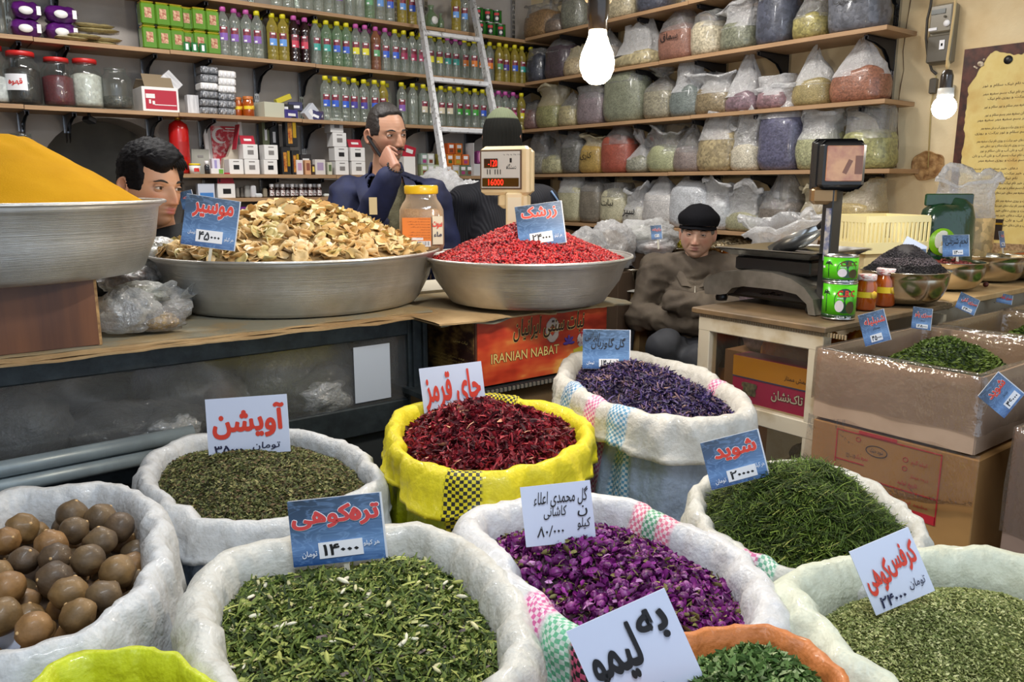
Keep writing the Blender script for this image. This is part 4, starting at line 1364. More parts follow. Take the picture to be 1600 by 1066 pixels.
# socket box
P = ax(1484, 148, 3.9)
t = thing('socket_box', 'small grey switch box behind the lower bulb', 'switch', (3.89, P.y, P.z))
b = MB(); b.box((-.0, 0, 0), (.03, .05, .08), bev=.004); b.build('case', mat('switch_beige', (196, 186, 160), .4), t)
b = MB(); b.box((-.0165, 0, 0), (.004, .02, .035)); b.build('rocker', MD, t)
P = ax(1461, 135, 3.9)
b = MB(); b.box((3.885, P.y, P.z), (.03, .03, .07), bev=.005); tag(b.build('junction_box', MD), 'small dark junction box left of the switch box', 'box')
# poster: burnt-edged parchment with rows of small writing
tl, bl = ax(1510, 78, 3.9), ax(1488, 330, 3.9)
y0, y1, zt, zb_ = tl.y, 1.35, tl.z, 1.10
t = thing('poster', 'large parchment-coloured poster with dark burnt edge and rows of writing', 'poster', (3.89, y0, zb_))
W_, H_ = y0 - y1, zt - zb_
s = NT('parchment')
co = s.coord((1, 1, 1))
nz = s.noise(co, 5, 6)
s.l(s.ramp(nz, [(.3, L((214, 182, 96))), (.5, L((226, 204, 132))), (.75, L((204, 160, 84)))]), s.b.inputs['Base Color'])
s.b.inputs['Roughness'].default_value = .35
b = MB(); b.box((-.003, -W_ / 2, H_ / 2), (.006, W_, H_)); b.build('sheet', s.m, t)
b = MB()
n = 60
for k in range(n):
 z0_, z1_ = H_ * k / n, H_ * (k + 1) / n
 f = lambda z: .035 + .018 * noise.noise(Vector((0, 0, z * 9))) + .008 * noise.noise(Vector((0, 3, z * 40))) + max(0, z - H_ + .16) * .6
 b.add([(-.0066, 0, z0_), (-.0066, -f(z0_), z0_), (-.0066, -f(z1_), z1_), (-.0066, 0, z1_)], [[0, 1, 2, 3]], smooth=False)
for k in range(n):
 a0, a1 = W_ * k / n, W_ * (k + 1) / n
 f = lambda a: .035 + .03 * noise.noise(Vector((a * 12, 1, 0))) + .012 * noise.noise(Vector((a * 40, 5, 0)))
 b.add([(-.0069, -a0, H_), (-.0069, -a0, H_ - f(a0)), (-.0069, -a1, H_ - f(a1)), (-.0069, -a1, H_)], [[0, 1, 2, 3]], smooth=False)
tag(b.build('burnt_edge', mat('burnt', (48, 26, 22), .4, c2=(96, 52, 40), scale=20), t), kind='stuff')
b = MB()
words = ['بسم', 'سلام و نور', 'دعای خیر', 'برکت و روزی', 'نام نیک', 'آب و نان', 'سفره مهر']
RR = random.Random(3)
fr = frame_of(Vector((-.0068, -W_, 0)), Vector((0, 1, 0)), Vector((0, 0, 1)))
fr = lambda x, y, z: Vector((-.0070, -x, y))
z = H_ - .17
while z > .12:
 ln = ' '.join(RR.choice(words) for _ in range(RR.choice([3, 4, 5])))
 x0 = .07 + RR.uniform(0, .06); x1 = min(W_ - .05, x0 + len(ln) * .0085)
 vs, fs = text_geo(fa(ln), 0)
 xs = [v[0] for v in vs]; ys = [v[1] for v in vs]
 kx = (x1 - x0) / (max(xs) - min(xs))
 b.add([(-.0070, -(x0 + (v[0] - min(xs)) * kx), z + v[1] * .014) for v in vs], fs, smooth=False)
 z -= RR.choice([.021, .021, .021, .035])
tag(b.build('writing', mat('ink_sepia', (70, 46, 30), .5), t), kind='stuff')
b = MB(); kz = .09
b.box((-.0075, -.19, kz + .03), (.002, .10, .09)); b.build('cube_picture', mat('kaaba_dark', (40, 28, 22), .4), t)
b = MB(); b.box((-.0095, -.19, kz + .055), (.002, .10, .008)); b.box((-.0095, -.2, kz + .02), (.002, .012, .03)); b.build('gold_band', GOLD, t)
b = MB(); b.box((-.0075, -W_ / 2, .03), (.001, W_ * .9, .06)); b.build('crowd_strip', mat('crowd', (120, 90, 60), .5, c2=(190, 160, 120), scale=90), t)
b = MB(); b.lathe([(.001, 0), (.018, 0), (.018, .002), (.001, .002)], (-.0066, -.185, H_ - .065), 16, M=Matrix.Rotation(-math.pi / 2, 4, 'Y'), cap=False); b.build('dark_stamp', BLKP, t)
for (cy, cz, sc_) in ((.075, H_ - .07, 1), (.30, H_ - .045, 1)):
 b = MB(); X0 = -.0075
 b.ball((X0, -cy, cz), (.002, .016 * sc_, .011 * sc_), 10, 6, M=Matrix.Rotation(.5, 4, 'X')); b.ball((X0, -cy - .012 * sc_, cz + .016 * sc_), (.002, .006, .006), 8, 6); b.box((X0, -cy + .02, cz - .012), (.002, .02, .006), M=Matrix.Rotation(.6, 4, 'X')); b.build('bird_print', mat('bird_pale', (214, 200, 176), .5, c2=(120, 96, 70), scale=60), t)

# ============================================================ BULBS
P = ad(933, 98, 1.72)
BC = P
t = thing('light_bulb', 'big glowing clear pear-shaped bulb hanging in the middle', 'light bulb', P)
GLOW = mat('bulb_glow', (255, 240, 220), .3, emis=(255, 226, 184), es=55)
b = MB(); b.lathe([(.001, -.046), (.016, -.043), (.029, -.032), (.0365, -.014), (.0375, .002), (.034, .020), (.026, .038), (.0195, .056), (.018, .072)], n=28, cap=False); b.build('bulb', GLOW, t)
BAKE = mat('bakelite', (48, 38, 30), .25, coat=.6)
b = MB(); b.lathe([(.018, .066), (.0205, .068), (.0205, .085), (.023, .088), (.024, .125), (.021, .14), (.012, .152), (.001, .156)], n=24, cap=False); b.build('socket', BAKE, t)
b = MB(); b.lathe([(.0185, .064), (.0188, .074), (.001, .075)], n=20, cap=False); b.build('screw_cap', mat('brass', (180, 140, 60), .3, 1), t)
b = MB(); b.ball((.021, -.012, .135), (.008, .006, .014)); b.ball((-.021, .012, .135), (.008, .006, .014)); tag(b.build('clip', mat('clip_cream', (226, 206, 170), .4), t), kind='stuff')
b = MB(); b.tube([(0, 0, .15), (.003, 0, .5), (-.004, .003, 1.0), (0, 0, 3.3 - P.z)], .004, 8); b.build('cord', mat('cord_brown', (96, 84, 66), .6), t)
lamp('POINT', (P.x, P.y, P.z - .085), 17, (1.0, .86, .68), .04)
P = ad(1475, 168, 2.25)
t = thing('light_bulb', 'small round white bulb hanging before the electricity meter', 'light bulb', P)
b = MB(); b.ball((0, 0, -.0), (.032, .032, .032), 20, 12); b.lathe([(.022, .02), (.016, .034), (.015, .04)], n=20, cap=False); b.build('bulb', mat('bulb_glow_cool', (255, 255, 255), .3, emis=(235, 245, 255), es=40), t)
b = MB(); b.lathe([(.018, .024), (.022, .03), (.021, .052), (.001, .053)], n=20, cap=False); b.build('collar', mat('white_plastic', (214, 210, 200), .4), t)
b = MB(); b.lathe([(.017, .05), (.017, .085), (.012, .1), (.001, .104)], n=20, cap=False); b.build('socket', BAKE, t)
b = MB(); b.tube([(0, 0, .1), (-.001, 0, .112), (.0, .004, .13), (.004, 0, .25), (.012, 0, 3.3 - P.z)], [.003, .007, .004, .0035, .0035], 8); b.build('cord', mat('cord_straw', (196, 170, 120), .7), t)
lamp('POINT', (P.x, P.y, P.z - .055), 9, (1.0, .93, .8), .035)

# ============================================================ SCATTERED PIECES
def mesh_np(name, V, F, mats, cols=None):
 me = bpy.data.meshes.new(name)
 nv, nf, k = len(V), len(F), F.shape[1]
 me.vertices.add(nv)
 me.vertices.foreach_set('co', V.astype(np.float32).ravel())
 me.loops.add(nf * k)
 me.loops.foreach_set('vertex_index', F.astype(np.int32).ravel())
 me.polygons.add(nf)
 me.polygons.foreach_set('loop_start', np.arange(0, nf * k, k, dtype=np.int32))
 me.polygons.foreach_set('loop_total', np.full(nf, k, dtype=np.int32))
 me.materials.append(mats)
 if cols is not None:
  a = me.color_attributes.new('Col', 'FLOAT_COLOR', 'POINT')
  a.data.foreach_set('color', cols.astype(np.float32).ravel())
 me.update(calc_edges=True)
 me.validate()
 return me

def rotm(n, tilt, rs):
 yaw = rs.uniform(0, 2 * np.pi, n)
 a = rs.normal(0, tilt, n)
 b = rs.normal(0, tilt, n)
 cy, sy = np.cos(yaw), np.sin(yaw)
 ca, sa = np.cos(a), np.sin(a)
 cb, sb = np.cos(b), np.sin(b)
 Z = np.zeros(n); O = np.ones(n)
 Rz = np.stack([cy, -sy, Z, sy, cy, Z, Z, Z, O], 1).reshape(n, 3, 3)
 Rx = np.stack([O, Z, Z, Z, ca, -sa, Z, sa, ca], 1).reshape(n, 3, 3)
 Ry = np.stack([cb, Z, sb, Z, O, Z, -sb, Z, cb], 1).reshape(n, 3, 3)
 return Rz @ Rx @ Ry

def scatter(name, P, tv, tf, scale, tilt, cols, mat_, parent, seed=1):
 rs = np.random.RandomState(seed)
 n = len(P)
 tv = np.array(tv, float)
 tf = np.array(tf, int)
 if np.ndim(scale) == 1:
  scale = np.repeat(np.array(scale)[:, None], 3, 1)
 V = tv[None] * scale[:, None, :]
 V = np.einsum('nij,nkj->nki', rotm(n, tilt, rs), V) + P[:, None, :]
 k = len(tv)
 F = (tf[None] + (np.arange(n) * k)[:, None, None]).reshape(-1, tf.shape[1])
 C = np.repeat(cols[:, None, :], k, 1).reshape(-1, 4)
 me = mesh_np(name, V.reshape(-1, 3), F, mat_, C)
 o = link(name, me, parent)
 o['kind'] = 'stuff'
 return o

def palette(n, cols, wts, var=.12, seed=0):
 rs = np.random.RandomState(seed)
 c = np.array([L(q)[:3] for q in cols])
 w_ = np.array(wts, float); w_ /= w_.sum()
 idx = rs.choice(len(cols), n, p=w_)
 out = c[idx] * (1 + rs.normal(0, var, (n, 1)))
 return np.concatenate([np.clip(out, 0.002, 1), np.ones((n, 1))], 1)

LEAF_V = [(-.5, 0, 0), (0, -.22, .08), (.5, 0, 0), (0, .22, .08)]
LEAF_F = [(0, 1, 2), (0, 2, 3)]
CHIP_V = [(-.5, -.2, 0), (.4, -.28, .06), (.5, .18, -.05), (-.35, .26, .05)]
STRAND_V = [(-.5, -.03, 0), (-.5, .03, 0), (-.17, -.035, .10), (-.17, .035, .10), (.17, -.035, .10), (.17, .035, .10), (.5, -.02, -.02), (.5, .02, -.02)]
STRAND_F = [(0, 2, 3, 1), (2, 4, 5, 3), (4, 6, 7, 5)]
OCT_V = [(.5, 0, 0), (-.5, 0, 0), (0, .5, 0), (0, -.5, 0), (0, 0, .5), (0, 0, -.5)]
OCT_F = [(0, 2, 4), (2, 1, 4), (1, 3, 4), (3, 0, 4), (2, 0, 5), (1, 2, 5), (3, 1, 5), (0, 3, 5)]
BERRY_V = []
BERRY_F = []
for k_ in range(3):
 for i_ in range(5):
  a_ = 2 * math.pi * (i_ + .5 * k_) / 5
  r_ = (.36, .5, .3)[k_]
  BERRY_V.append((r_ * math.cos(a_), r_ * math.sin(a_), (-.32, 0, .36)[k_]))
for k_ in range(2):
 for i_ in range(5):
  j_ = (i_ + 1) % 5
  BERRY_F += [(k_ * 5 + i_, k_ * 5 + j_, k_ * 5 + 5 + i_), (k_ * 5 + j_, k_ * 5 + 5 + j_, k_ * 5 + 5 + i_)]
BERRY_F += [(10, 11, 12), (10, 12, 13), (10, 13, 14)]
FLAKE = attr_mat('dried_flake', .65, spec=.3)
FLAKEG = attr_mat('glossy_berry', .3, coat=.3)
FLAKES_ = attr_mat('petal', .55, spec=.4, trans=0)

def disc_pts(n, c, R_, seed, squash=1.0, inner=0.0):
 rs = np.random.RandomState(seed)
 s_ = np.sqrt(rs.uniform(inner * inner, 1, n))
 a = rs.uniform(0, 2 * np.pi, n)
 return s_, a

def cone_h(s_, top, p=1.25, flat=0.0):
 t = np.clip((s_ - flat) / (1 - flat), 0, 1)
 return top * (1 - t ** p)

def nz2(x, y, sc, seed=0):
 return np.array([noise.noise(Vector((a * sc, b * sc, seed))) for a, b in zip(x, y)])

def where(P, x0, x1, y0, y1):
 d = Vector(P) - EYE
 D = d.dot(_F)
 u = (800 + 1241 * d.dot(_R) / D - x0) / (x1 - x0)
 v = (533 - 1241 * d.dot(_U) / D - y0) / (y1 - y0)
 c = ['far left', 'left', 'middle', 'right', 'far right'][max(0, min(4, int(u * 5)))]
 r = ['rearmost', 'rear', 'middle', 'front', 'frontmost'][max(0, min(4, int(v * 5)))]
 return '%s column, %s row' % (c, r)

FILMC = film('crumple_film', (238, 240, 240), .30, .30, 22, 1.0)
# ------------------------------------------------------------ crumpled bags and lumps
def crumple(mb, c, d, seed, amp=.16, n=34, m=22, flat=.8, rz=0):
 rows = []
 for k in range(m + 1):
  t = -math.pi / 2 + math.pi * k / m
  row = []
  for i in range(n):
   a = 2 * math.pi * i / n
   u = Vector((math.cos(t) * math.cos(a), math.cos(t) * math.sin(a), math.sin(t)))
   q = u * 1.6 + Vector((seed, seed * .7, 0))
   r = 1 + amp * (1 - 2.4 * abs(noise.noise(q))) + amp * .6 * (1 - 2.4 * abs(noise.noise(q * 2.3))) + amp * .3 * noise.noise(q * 6)
   p = Vector((u.x * d[0] / 2 * r, u.y * d[1] / 2 * r, u.z * d[2] / 2 * r))
   p.z = max(p.z, -d[2] / 2 * flat)
   row.append(p)
  rows.append(row)
 M = Matrix.Translation(Vector(c)) @ Matrix.Rotation(rz, 4, 'Z')
 return mb.grid([[M @ p for p in r] for r in rows], True)

def crumpled_bag(P, d, fillc, label, seed, rz=0, fm=None, tail=True, name='plastic_bag', zl=None):
 t = thing(name, label, 'bag', P, rz)
 if fillc:
  b = MB(); crumple(b, (0, 0, d[2] * .36), (d[0] * .82, d[1] * .82, d[2] * .72), seed, .1)
  b.build('contents', gmat(fillc, scale=140), t)
 b = MB(); crumple(b, (0, 0, d[2] * .41), (d[0], d[1], d[2] * .9), seed + .3, .2)
 if tail:
  rows = []
  for j in range(7):
   v = j / 6
   rows.append([Vector(((.35 + .5 * v) * d[0] * .8, 0, d[2] * (.5 + .35 * v))) + Vector((0, math.cos(2 * math.pi * i / 14) * d[1] * (.1 + .22 * v), math.sin(2 * math.pi * i / 14) * d[2] * (.06 + .12 * v) * (1 + .7 * noise.noise(Vector((i, j, seed)))))) for i in range(14)])
  b.grid(rows, True)
 b.build('plastic_film', fm or FILMC, t)
 return t

# ------------------------------------------------------------ price signs
def blue_print():
 if 'sign_blue' in _M:
  return _M['sign_blue']
 s = NT('sign_blue')
 tc = s.n('ShaderNodeTexCoord')
 sp = s.n('ShaderNodeSeparateXYZ')
 s.l(tc.outputs['Generated'], sp.inputs[0])
 mp = s.n('ShaderNodeMapping'); mp.inputs['Rotation'].default_value = (0, 0, .6); mp.inputs['Scale'].default_value = (1.2, 3.2, 1)
 s.l(tc.outputs['Generated'], mp.inputs[0])
 nz = s.n('ShaderNodeTexNoise', i_Scale=1.7, i_Detail=3, i_Distortion=1.6)
 s.l(mp.outputs[0], nz.inputs[0])
 base = s.ramp(sp.outputs[1], [(0, L((24, 66, 124))), (.28, L((92, 132, 184))), (.45, L((58, 94, 140))), (.75, L((44, 70, 102))), (1, L((38, 58, 80)))])
 lf = s.n('ShaderNodeMix', data_type='RGBA', blend_type='SCREEN')
 s.l(base, lf.inputs[6])
 s.l(s.ramp(sp.outputs[0], [(0.15, (0, 0, 0, 1)), (.8, L((56, 74, 100)))]), lf.inputs[7]); lf.inputs[0].default_value = 1
 mx = s.n('ShaderNodeMix', data_type='RGBA', blend_type='SCREEN')
 mx.inputs[0].default_value = 1
 s.l(lf.outputs[2], mx.inputs[6])
 s.l(s.ramp(nz.outputs[0], [(.46, (0, 0, 0, 1)), (.51, L((70, 92, 124))), (.56, (0, 0, 0, 1))]), mx.inputs[7])
 s.l(mx.outputs[2], s.b.inputs['Base Color'])
 s.b.inputs['Roughness'].default_value = .3
 s.b.inputs['Coat Weight'].default_value = .4
 _M['sign_blue'] = s.m
 return s.m

INK = {'red': mat('ink_red_sign', (214, 62, 44), .45), 'rose': mat('ink_rose_sign', (206, 66, 68), .45), 'black': mat('ink_black', (20, 20, 24), .5), 'white': mat('ink_white', (238, 240, 246), .5), 'navy': mat('ink_navy', (24, 28, 66), .5)}
PLATE = mat('sign_plate', (214, 216, 222), .35, coat=.3)
PLATEW = mat('sign_white', (206, 214, 236), .35, coat=.4)

def sign(cx, cy, D, wpx, hpx, roll, yaw, blue, texts, label, price=None, stick=None, pitch=0):
 """texts: (string, x0,y0,x1,y1 in 0..1 from the lower left, ink, bold)"""
 P = ad(cx, cy, D)
 w_, h_ = wpx * D / 1241, hpx * D / 1241
 cr, sr = math.cos(math.radians(roll)), math.sin(math.radians(roll))
 ex = _R * cr + _U * sr
 ey = -_R * sr + _U * cr
 Q = Matrix.Rotation(math.radians(yaw), 3, ey)
 ex = (Q @ ex).normalized()
 Q = Matrix.Rotation(math.radians(pitch), 3, ex)
 ey = (Q @ ey).normalized()
 nn = ex.cross(ey)
 t = thing('price_sign', label, 'sign')
 t.matrix_world = Matrix.Translation(P) @ Matrix((ex, ey, nn)).transposed().to_4x4()
 b = MB(); b.box((0, 0, -.0008), (w_, h_, .0016)); b.build('plate', PLATE if blue else PLATEW, t)
 fr = lambda x, y, z: Vector((x - w_ / 2, y - h_ / 2, z))
 if blue:
  b = MB(); b.box((-.002, 0, .0004), (w_ * .985, h_ * .985, .0008)); b.build('print', blue_print(), t)
 for i, (tx, x0, y0, x1, y1, ink, bold) in enumerate(texts):
  bx_ = (x0 * w_, y0 * h_, x1 * w_, y1 * h_)
  sl = .15 if ink in ('black', 'navy') and bold < .02 else 0
  if blue and ink in ('red', 'rose') and h_ > .05:
   b = MB(); text_mb(b, fa(tx), bx_, .0012, bold + .028, frame=fr, slant=sl); b.build('lettering_outline', INK['white'], t)
  b = MB(); text_mb(b, fa(tx), bx_, .0016 + .0008 * blue, bold, frame=fr, slant=sl); b.build('lettering', INK[ink], t)
 if price:
  ptx, x0, y0, x1, y1 = price
  b = MB(); b.box(((x0 + x1 - 1) / 2 * w_, (y0 + y1 - 1) / 2 * h_, .0014), ((x1 - x0) * w_, (y1 - y0) * h_, .0012), rz=.02); c_ = b.build('price_card', LABW, t)
  dx, dy = (x1 - x0) * .1, (y1 - y0) * .16
  b = MB(); text_mb(b, ptx, ((x0 + dx) * w_, (y0 + dy) * h_, (x1 - dx) * w_, (y1 - dy) * h_), .0024, .018, frame=fr, slant=.1); b.build('digits', INK['black'], c_)
 if stick:
  b = MB(); b.box((stick[0] * w_, -h_ / 2 - stick[1] / 2 + .01, -.003), (.008, stick[1] + .02, .003)); b.build('stick', mat('stick_pale', (206, 200, 182), .5), t)
 return t

# ============================================================ LEFT COUNTER
FRAMED = mat('frame_dark', (60, 68, 72), .45, .5, c2=(44, 50, 54), scale=20, bump=.1)
ALU = mat('alu_grey', (150, 164, 170), .35, .25, c2=(132, 144, 150), scale=12, stretch=(1, 1, 1))
t = thing('display_cabinet', 'long dark-framed glass counter cabinet full of plastic bags', 'cabinet', (0, 0, 0))
YF = 2.09
cx0, cx1 = -.55, 1.27
b = MB(); b.box(((cx0 + cx1) / 2, YF + .03, .995), (cx1 - cx0, .06, .06), bev=.004); b.build('top_rail', FRAMED, t)
b = MB(); b.box(((cx0 + cx1) / 2, YF + .03, .72), (cx1 - cx0, .06, .09), bev=.004); b.build('bottom_rail', FRAMED, t)
b = MB(); b.box((cx1 - .035, YF + .03, .515), (.07, .07, 1.02), bev=.004); b.box((cx1 - .055, YF - .01, .515), (.008, .012, 1.02)); b.box((cx1 - .02, YF - .01, .515), (.008, .012, 1.02)); b.build('post', FRAMED, t)
b = MB(); b.box(((cx0 + cx1) / 2, YF + .04, .37), (cx1 - cx0 - .1, .02, .66)); b.build('lower_panel', mat('panel_dark', (40, 44, 46), .6), t)
b = MB(); b.box(((cx0 + cx1) / 2, 2.62, 1.015), (cx1 - cx0, 1.0, .02)); b.build('top_board', mat('board_grey', (110, 104, 92), .7), t)
b = MB(); b.box(((cx0 + cx1) / 2, 2.62, .735), (cx1 - cx0 - .02, .96, .015)); b.build('inner_shelf', mat('panel_shelf', (170, 172, 164), .6), t)
b = MB(); b.box(((cx0 + cx1) / 2, 3.1, .5), (cx1 - cx0, .02, 1.0)); b.build('back_panel', mat('panel_back', (150, 150, 140), .7), t)
b = MB(); b.box((cx1 - .01, 2.6, .5), (.02, .95, 1.0)); b.build('side_panel', mat('panel_dark', (40, 44, 46), .6), t)
b = MB(); b.box(((cx0 + cx1) / 2 - .02, YF + .012, .865), (cx1 - cx0 - .09, .005, .2)); b.build('glass_pane', film('hazed_cabinet_glass', (226, 226, 226), .06, .14, 3, .05), t)  # milky body stands in for the reflection haze on the pane
b = MB(); q = ay(580, 616, YF); b.box((q.x + .01, YF + .006, .862), (.12, .001, .17)); b.build('paper_sheet', mat('paper_grey', (176, 184, 196), .5), t)
for i, (zz, yy) in enumerate([(.792, 2.052), (.752, 2.052)]):
 b = MB(); xr = xb(302 + i * 4, yy, zz)
 b.tube([(-.5, yy, zz - .012), (xr, yy, zz)], .0195, 16); o = b.build('metal_tube', ALU)
 tag(o, '%s of the two long grey metal tubes along the glass cabinet foot' % ['upper', 'lower'][i], 'tube')
for i, (px, wd, hh, fc, yy, lab) in enumerate([
 (30, .20, .16, None, 2.24, 'crumpled white plastic bag at the left end inside the glass cabinet'),
 (150, .24, .14, (70, 66, 58), 2.34, 'dark filled plastic bag inside the glass cabinet, left part'),
 (190, .22, .10, (120, 116, 100), 2.2, 'flat clear plastic bag low inside the glass cabinet'),
 (285, .20, .17, None, 2.26, 'bunched clear plastic bag inside the cabinet near the orange one'),
 (345, .14, .13, (200, 120, 44), 2.22, 'orange plastic bag inside the glass cabinet'),
 (385, .12, .12, (196, 160, 60), 2.25, 'mustard plastic bag inside the glass cabinet'),
 (262, .16, .09, (120, 118, 84), 2.17, 'olive plastic bag at the cabinet pane\'s foot'),
 (440, .20, .19, None, 2.22, 'white crumpled plastic bag mid-way in the glass cabinet'),
 (500, .20, .18, None, 2.26, 'clear crumpled plastic bag right of mid-way in the glass cabinet'),
 (510, .22, .12, (96, 92, 82), 2.18, 'grey clear bag lying at the cabinet\'s right part'),
 (590, .18, .18, None, 2.28, 'crumpled clear bag at the cabinet\'s right end')]):
 crumpled_bag((xb(px, yy, .745), yy, .744), (wd * 1.1, .15, hh * 1.3), fc or (190, 194, 190), lab, i * 3.1 + 1, R.uniform(-.5, .5), tail=False)

# ragged cardboard sheets
CARD = mat('cardboard', (186, 158, 116), .85, c2=(160, 130, 90), scale=7, bump=.15, bscale=60)
CARDD = mat('cardboard_dusty', (138, 134, 116), .85, c2=(156, 134, 96), scale=5, bump=.15, bscale=60, lo=.45, hi=.6)

def ragged(name, x0, x1, yf, yb, z, th, seed, label, m_, slope=0.0, droop=.0):
 b = MB()
 n = 90
 front = []
 for i in range(n + 1):
  x = x0 + (x1 - x0) * i / n
  d = .014 * noise.noise(Vector((x * 7, seed, 0))) + .006 * noise.noise(Vector((x * 40, seed, 2)))
  dz = droop * (.5 + noise.noise(Vector((x * 9, seed, 7))))
  front.append((x, yf + slope * (x - x0) + d, dz))
 top = [[Vector((x, y, z + th - dz)) for x, y, dz in front], [Vector((x, y + .03, z + th - dz * .2)) for x, y, dz in front], [Vector((x, yb, z + th)) for x, y, dz in front]]
 bot = [[Vector((x, y + .001, z - dz)) for x, y, dz in front], [Vector((x, yb, z)) for x, y, dz in front]]
 b.grid(top); b.grid([bot[0], top[0]]); b.grid(bot)
 o = b.build(name, m_)
 return tag(o, label, 'cardboard')

for k in range(4):
 ragged('cardboard_sheet', -.4 + .1 * k, 1.31 - .015 * k, 2.035 + .008 * k, 2.9, 1.026 + .0045 * k, .004, k * 3.3, '%s ragged cardboard sheet on the glass cabinet' % ['lowest', 'second lowest', 'second highest', 'uppermost'][k], CARD if k < 3 else CARDD, slope=-.01, droop=.006)
ZC = 1.044

# wooden box under the turmeric bowl
WDB = mat('veneer_brown', (112, 68, 38), .5, c2=(80, 46, 28), scale=9, stretch=(1.5, 1.5, .12), bump=.08, coat=.15)
t = thing('wooden_box', 'brown wood-veneer box carrying the big turmeric bowl', 'box', (0, 0, 0))
b = MB(); b.box((-.04, 2.07 + .2, ZC + .077), (.78, .4, .154)); b.build('body', WDB, t)
b = MB(); b.box((.352, 2.0715 + .2, ZC + .077), (.008, .403, .156)); b.build('edge_strip', mat('chip_edge', (190, 150, 96), .7, c2=(130, 96, 60), scale=60), t)
ALUB = None

def alu_bowl_mat():
 global ALUB
 if ALUB:
  return ALUB
 s = NT('spun_aluminium')
 co = s.coord((.4, .4, 90))
 nz = s.noise(co, 7, 5)
 co2 = s.coord()
 n2 = s.noise(co2, 9, 3)
 s.b.inputs['Metallic'].default_value = .8
 s.l(s.ramp(n2, [(.35, L((222, 221, 217))), (.7, L((196, 194, 189)))]), s.b.inputs['Base Color'])
 s.b.inputs['Roughness'].default_value = .33
 s.b.inputs['Anisotropic'].default_value = .5
 s.bump(nz, .35, .006)
 ALUB = s.m
 return ALUB

def basin(P, r0, r1, h, m_, label, lip=.018, rot=None, cat='bowl', name='metal_basin', sag=.0):
 t = thing(name, label, cat, P)
 if rot:
  t.rotation_euler = rot
 b = MB()
 prof = [(.001, .0), (r0 * .9, 0), (r0 * .97, .004), (r0, .016), (r0 + (r1 - r0) * .5, h * .5), (r1 - lip * .9, h - .006), (r1 - lip * .4, h), (r1 - .003, h + .004), (r1, h + .001), (r1 - .001, h - .006), (r1 - .005, h - .006), (r1 - lip * .9, h - .012)]
 inner = [(r1 - lip * 1.0, h - .014), (r0 + (r1 - r0) * .5 - .003, h * .5), (r0 - .004, .018), (.001, .006)]
 b.lathe(prof[:6] + prof[6:9] + inner, n=72, cap=False)
 b.build('shell', m_, t)
 b = MB()
 pts = [(math.cos(a) * (r1 - .002), math.sin(a) * (r1 - .002), h + .0015) for a in [2 * math.pi * i / 72 for i in range(73)]]
 b.tube(pts, .0045, 8, cap=False); b.build('rolled_rim', m_, t)
 return t

def mound(c, R_, z0, top, prof, seed, amp, m_, name, parent=None, n=72, m=26, col=None, sq=None):
 b = MB()
 rows = []
 for k in range(m + 1):
  s_ = k / m
  row = []
  for i in range(n):
   a = 2 * math.pi * i / n
   hh = prof(s_, a)
   x, y = math.cos(a) * R_ * s_, math.sin(a) * R_ * s_
   z = z0 + top * hh + amp * noise.noise(Vector((x * 22, y * 22, seed))) * (1 - s_ ** 6) + amp * .4 * noise.noise(Vector((x * 70, y * 70, seed)))
   row.append(Vector((c[0] + x, c[1] + y, z)))
  rows.append(row)
 b.grid(rows, True)
 o = b.build(name, m_, parent)
 return o

# turmeric
ab = alu_bowl_mat()
TC = ad(-12, 380, 1.93)
TB = Vector((TC.x, TC.y, ZC + .156))
t = basin(TB, .335, .395, .175, ab, 'large spun aluminium bowl of turmeric at the left picture edge')
s = NT('turmeric_powder')
co = s.coord()
n1 = s.noise(co, 7, 5); n2_ = s.noise(co, 260, 3)
s.l(s.ramp(n1, [(.3, L((188, 136, 12))), (.7, L((204, 152, 24)))]), s.b.inputs['Base Color'])
s.b.inputs['Roughness'].default_value = .95
s.b.inputs['Specular IOR Level'].default_value = .1
s.bump(n2_, .35, .003)
tp = lambda s_, a: 1 - max(0, (s_ - .26) / .70) ** 1.06 if s_ < .96 else 0.0
TMc = Vector((TB.x, TB.y, 0))
o = mound((TB.x, TB.y), .372, TB.z + .166, .166, lambda s_, a: max(0, min(1, tp(s_, a) + .035 * noise.noise(Vector((math.cos(a) * 2, math.sin(a) * 2, s_ * 4))))), 3, .004, s.m, 'turmeric_heap', m=40)
tag(o, 'smooth heap of yellow turmeric powder in the leftmost bowl', 'spice', kind='stuff')
# shallot bowl
SC = az(470, 470, ZC)
t = basin(SC, .385, .455, .165, ab, 'wide spun aluminium bowl of dried shallot slices')
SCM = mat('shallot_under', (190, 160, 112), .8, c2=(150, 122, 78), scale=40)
sp_ = lambda s_, a: (1 - max(0, (s_ - .16) / .84) ** 1.15)
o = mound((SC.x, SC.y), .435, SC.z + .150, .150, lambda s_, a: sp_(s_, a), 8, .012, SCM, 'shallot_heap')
tag(o, 'heap of pale dried shallot slices filling the wide bowl', 'food', kind='stuff')
_chipm = []
SHM = [mat('shallot_a', (232, 204, 150), .5, c2=(212, 178, 118), scale=60, coat=.1), mat('shallot_b', (216, 178, 116), .5, c2=(232, 206, 158), scale=50, coat=.1), mat('shallot_c', (226, 210, 150), .45, c2=(198, 178, 112), scale=70, coat=.15), mat('shallot_d', (204, 160, 98), .55, c2=(226, 190, 134), scale=60)]
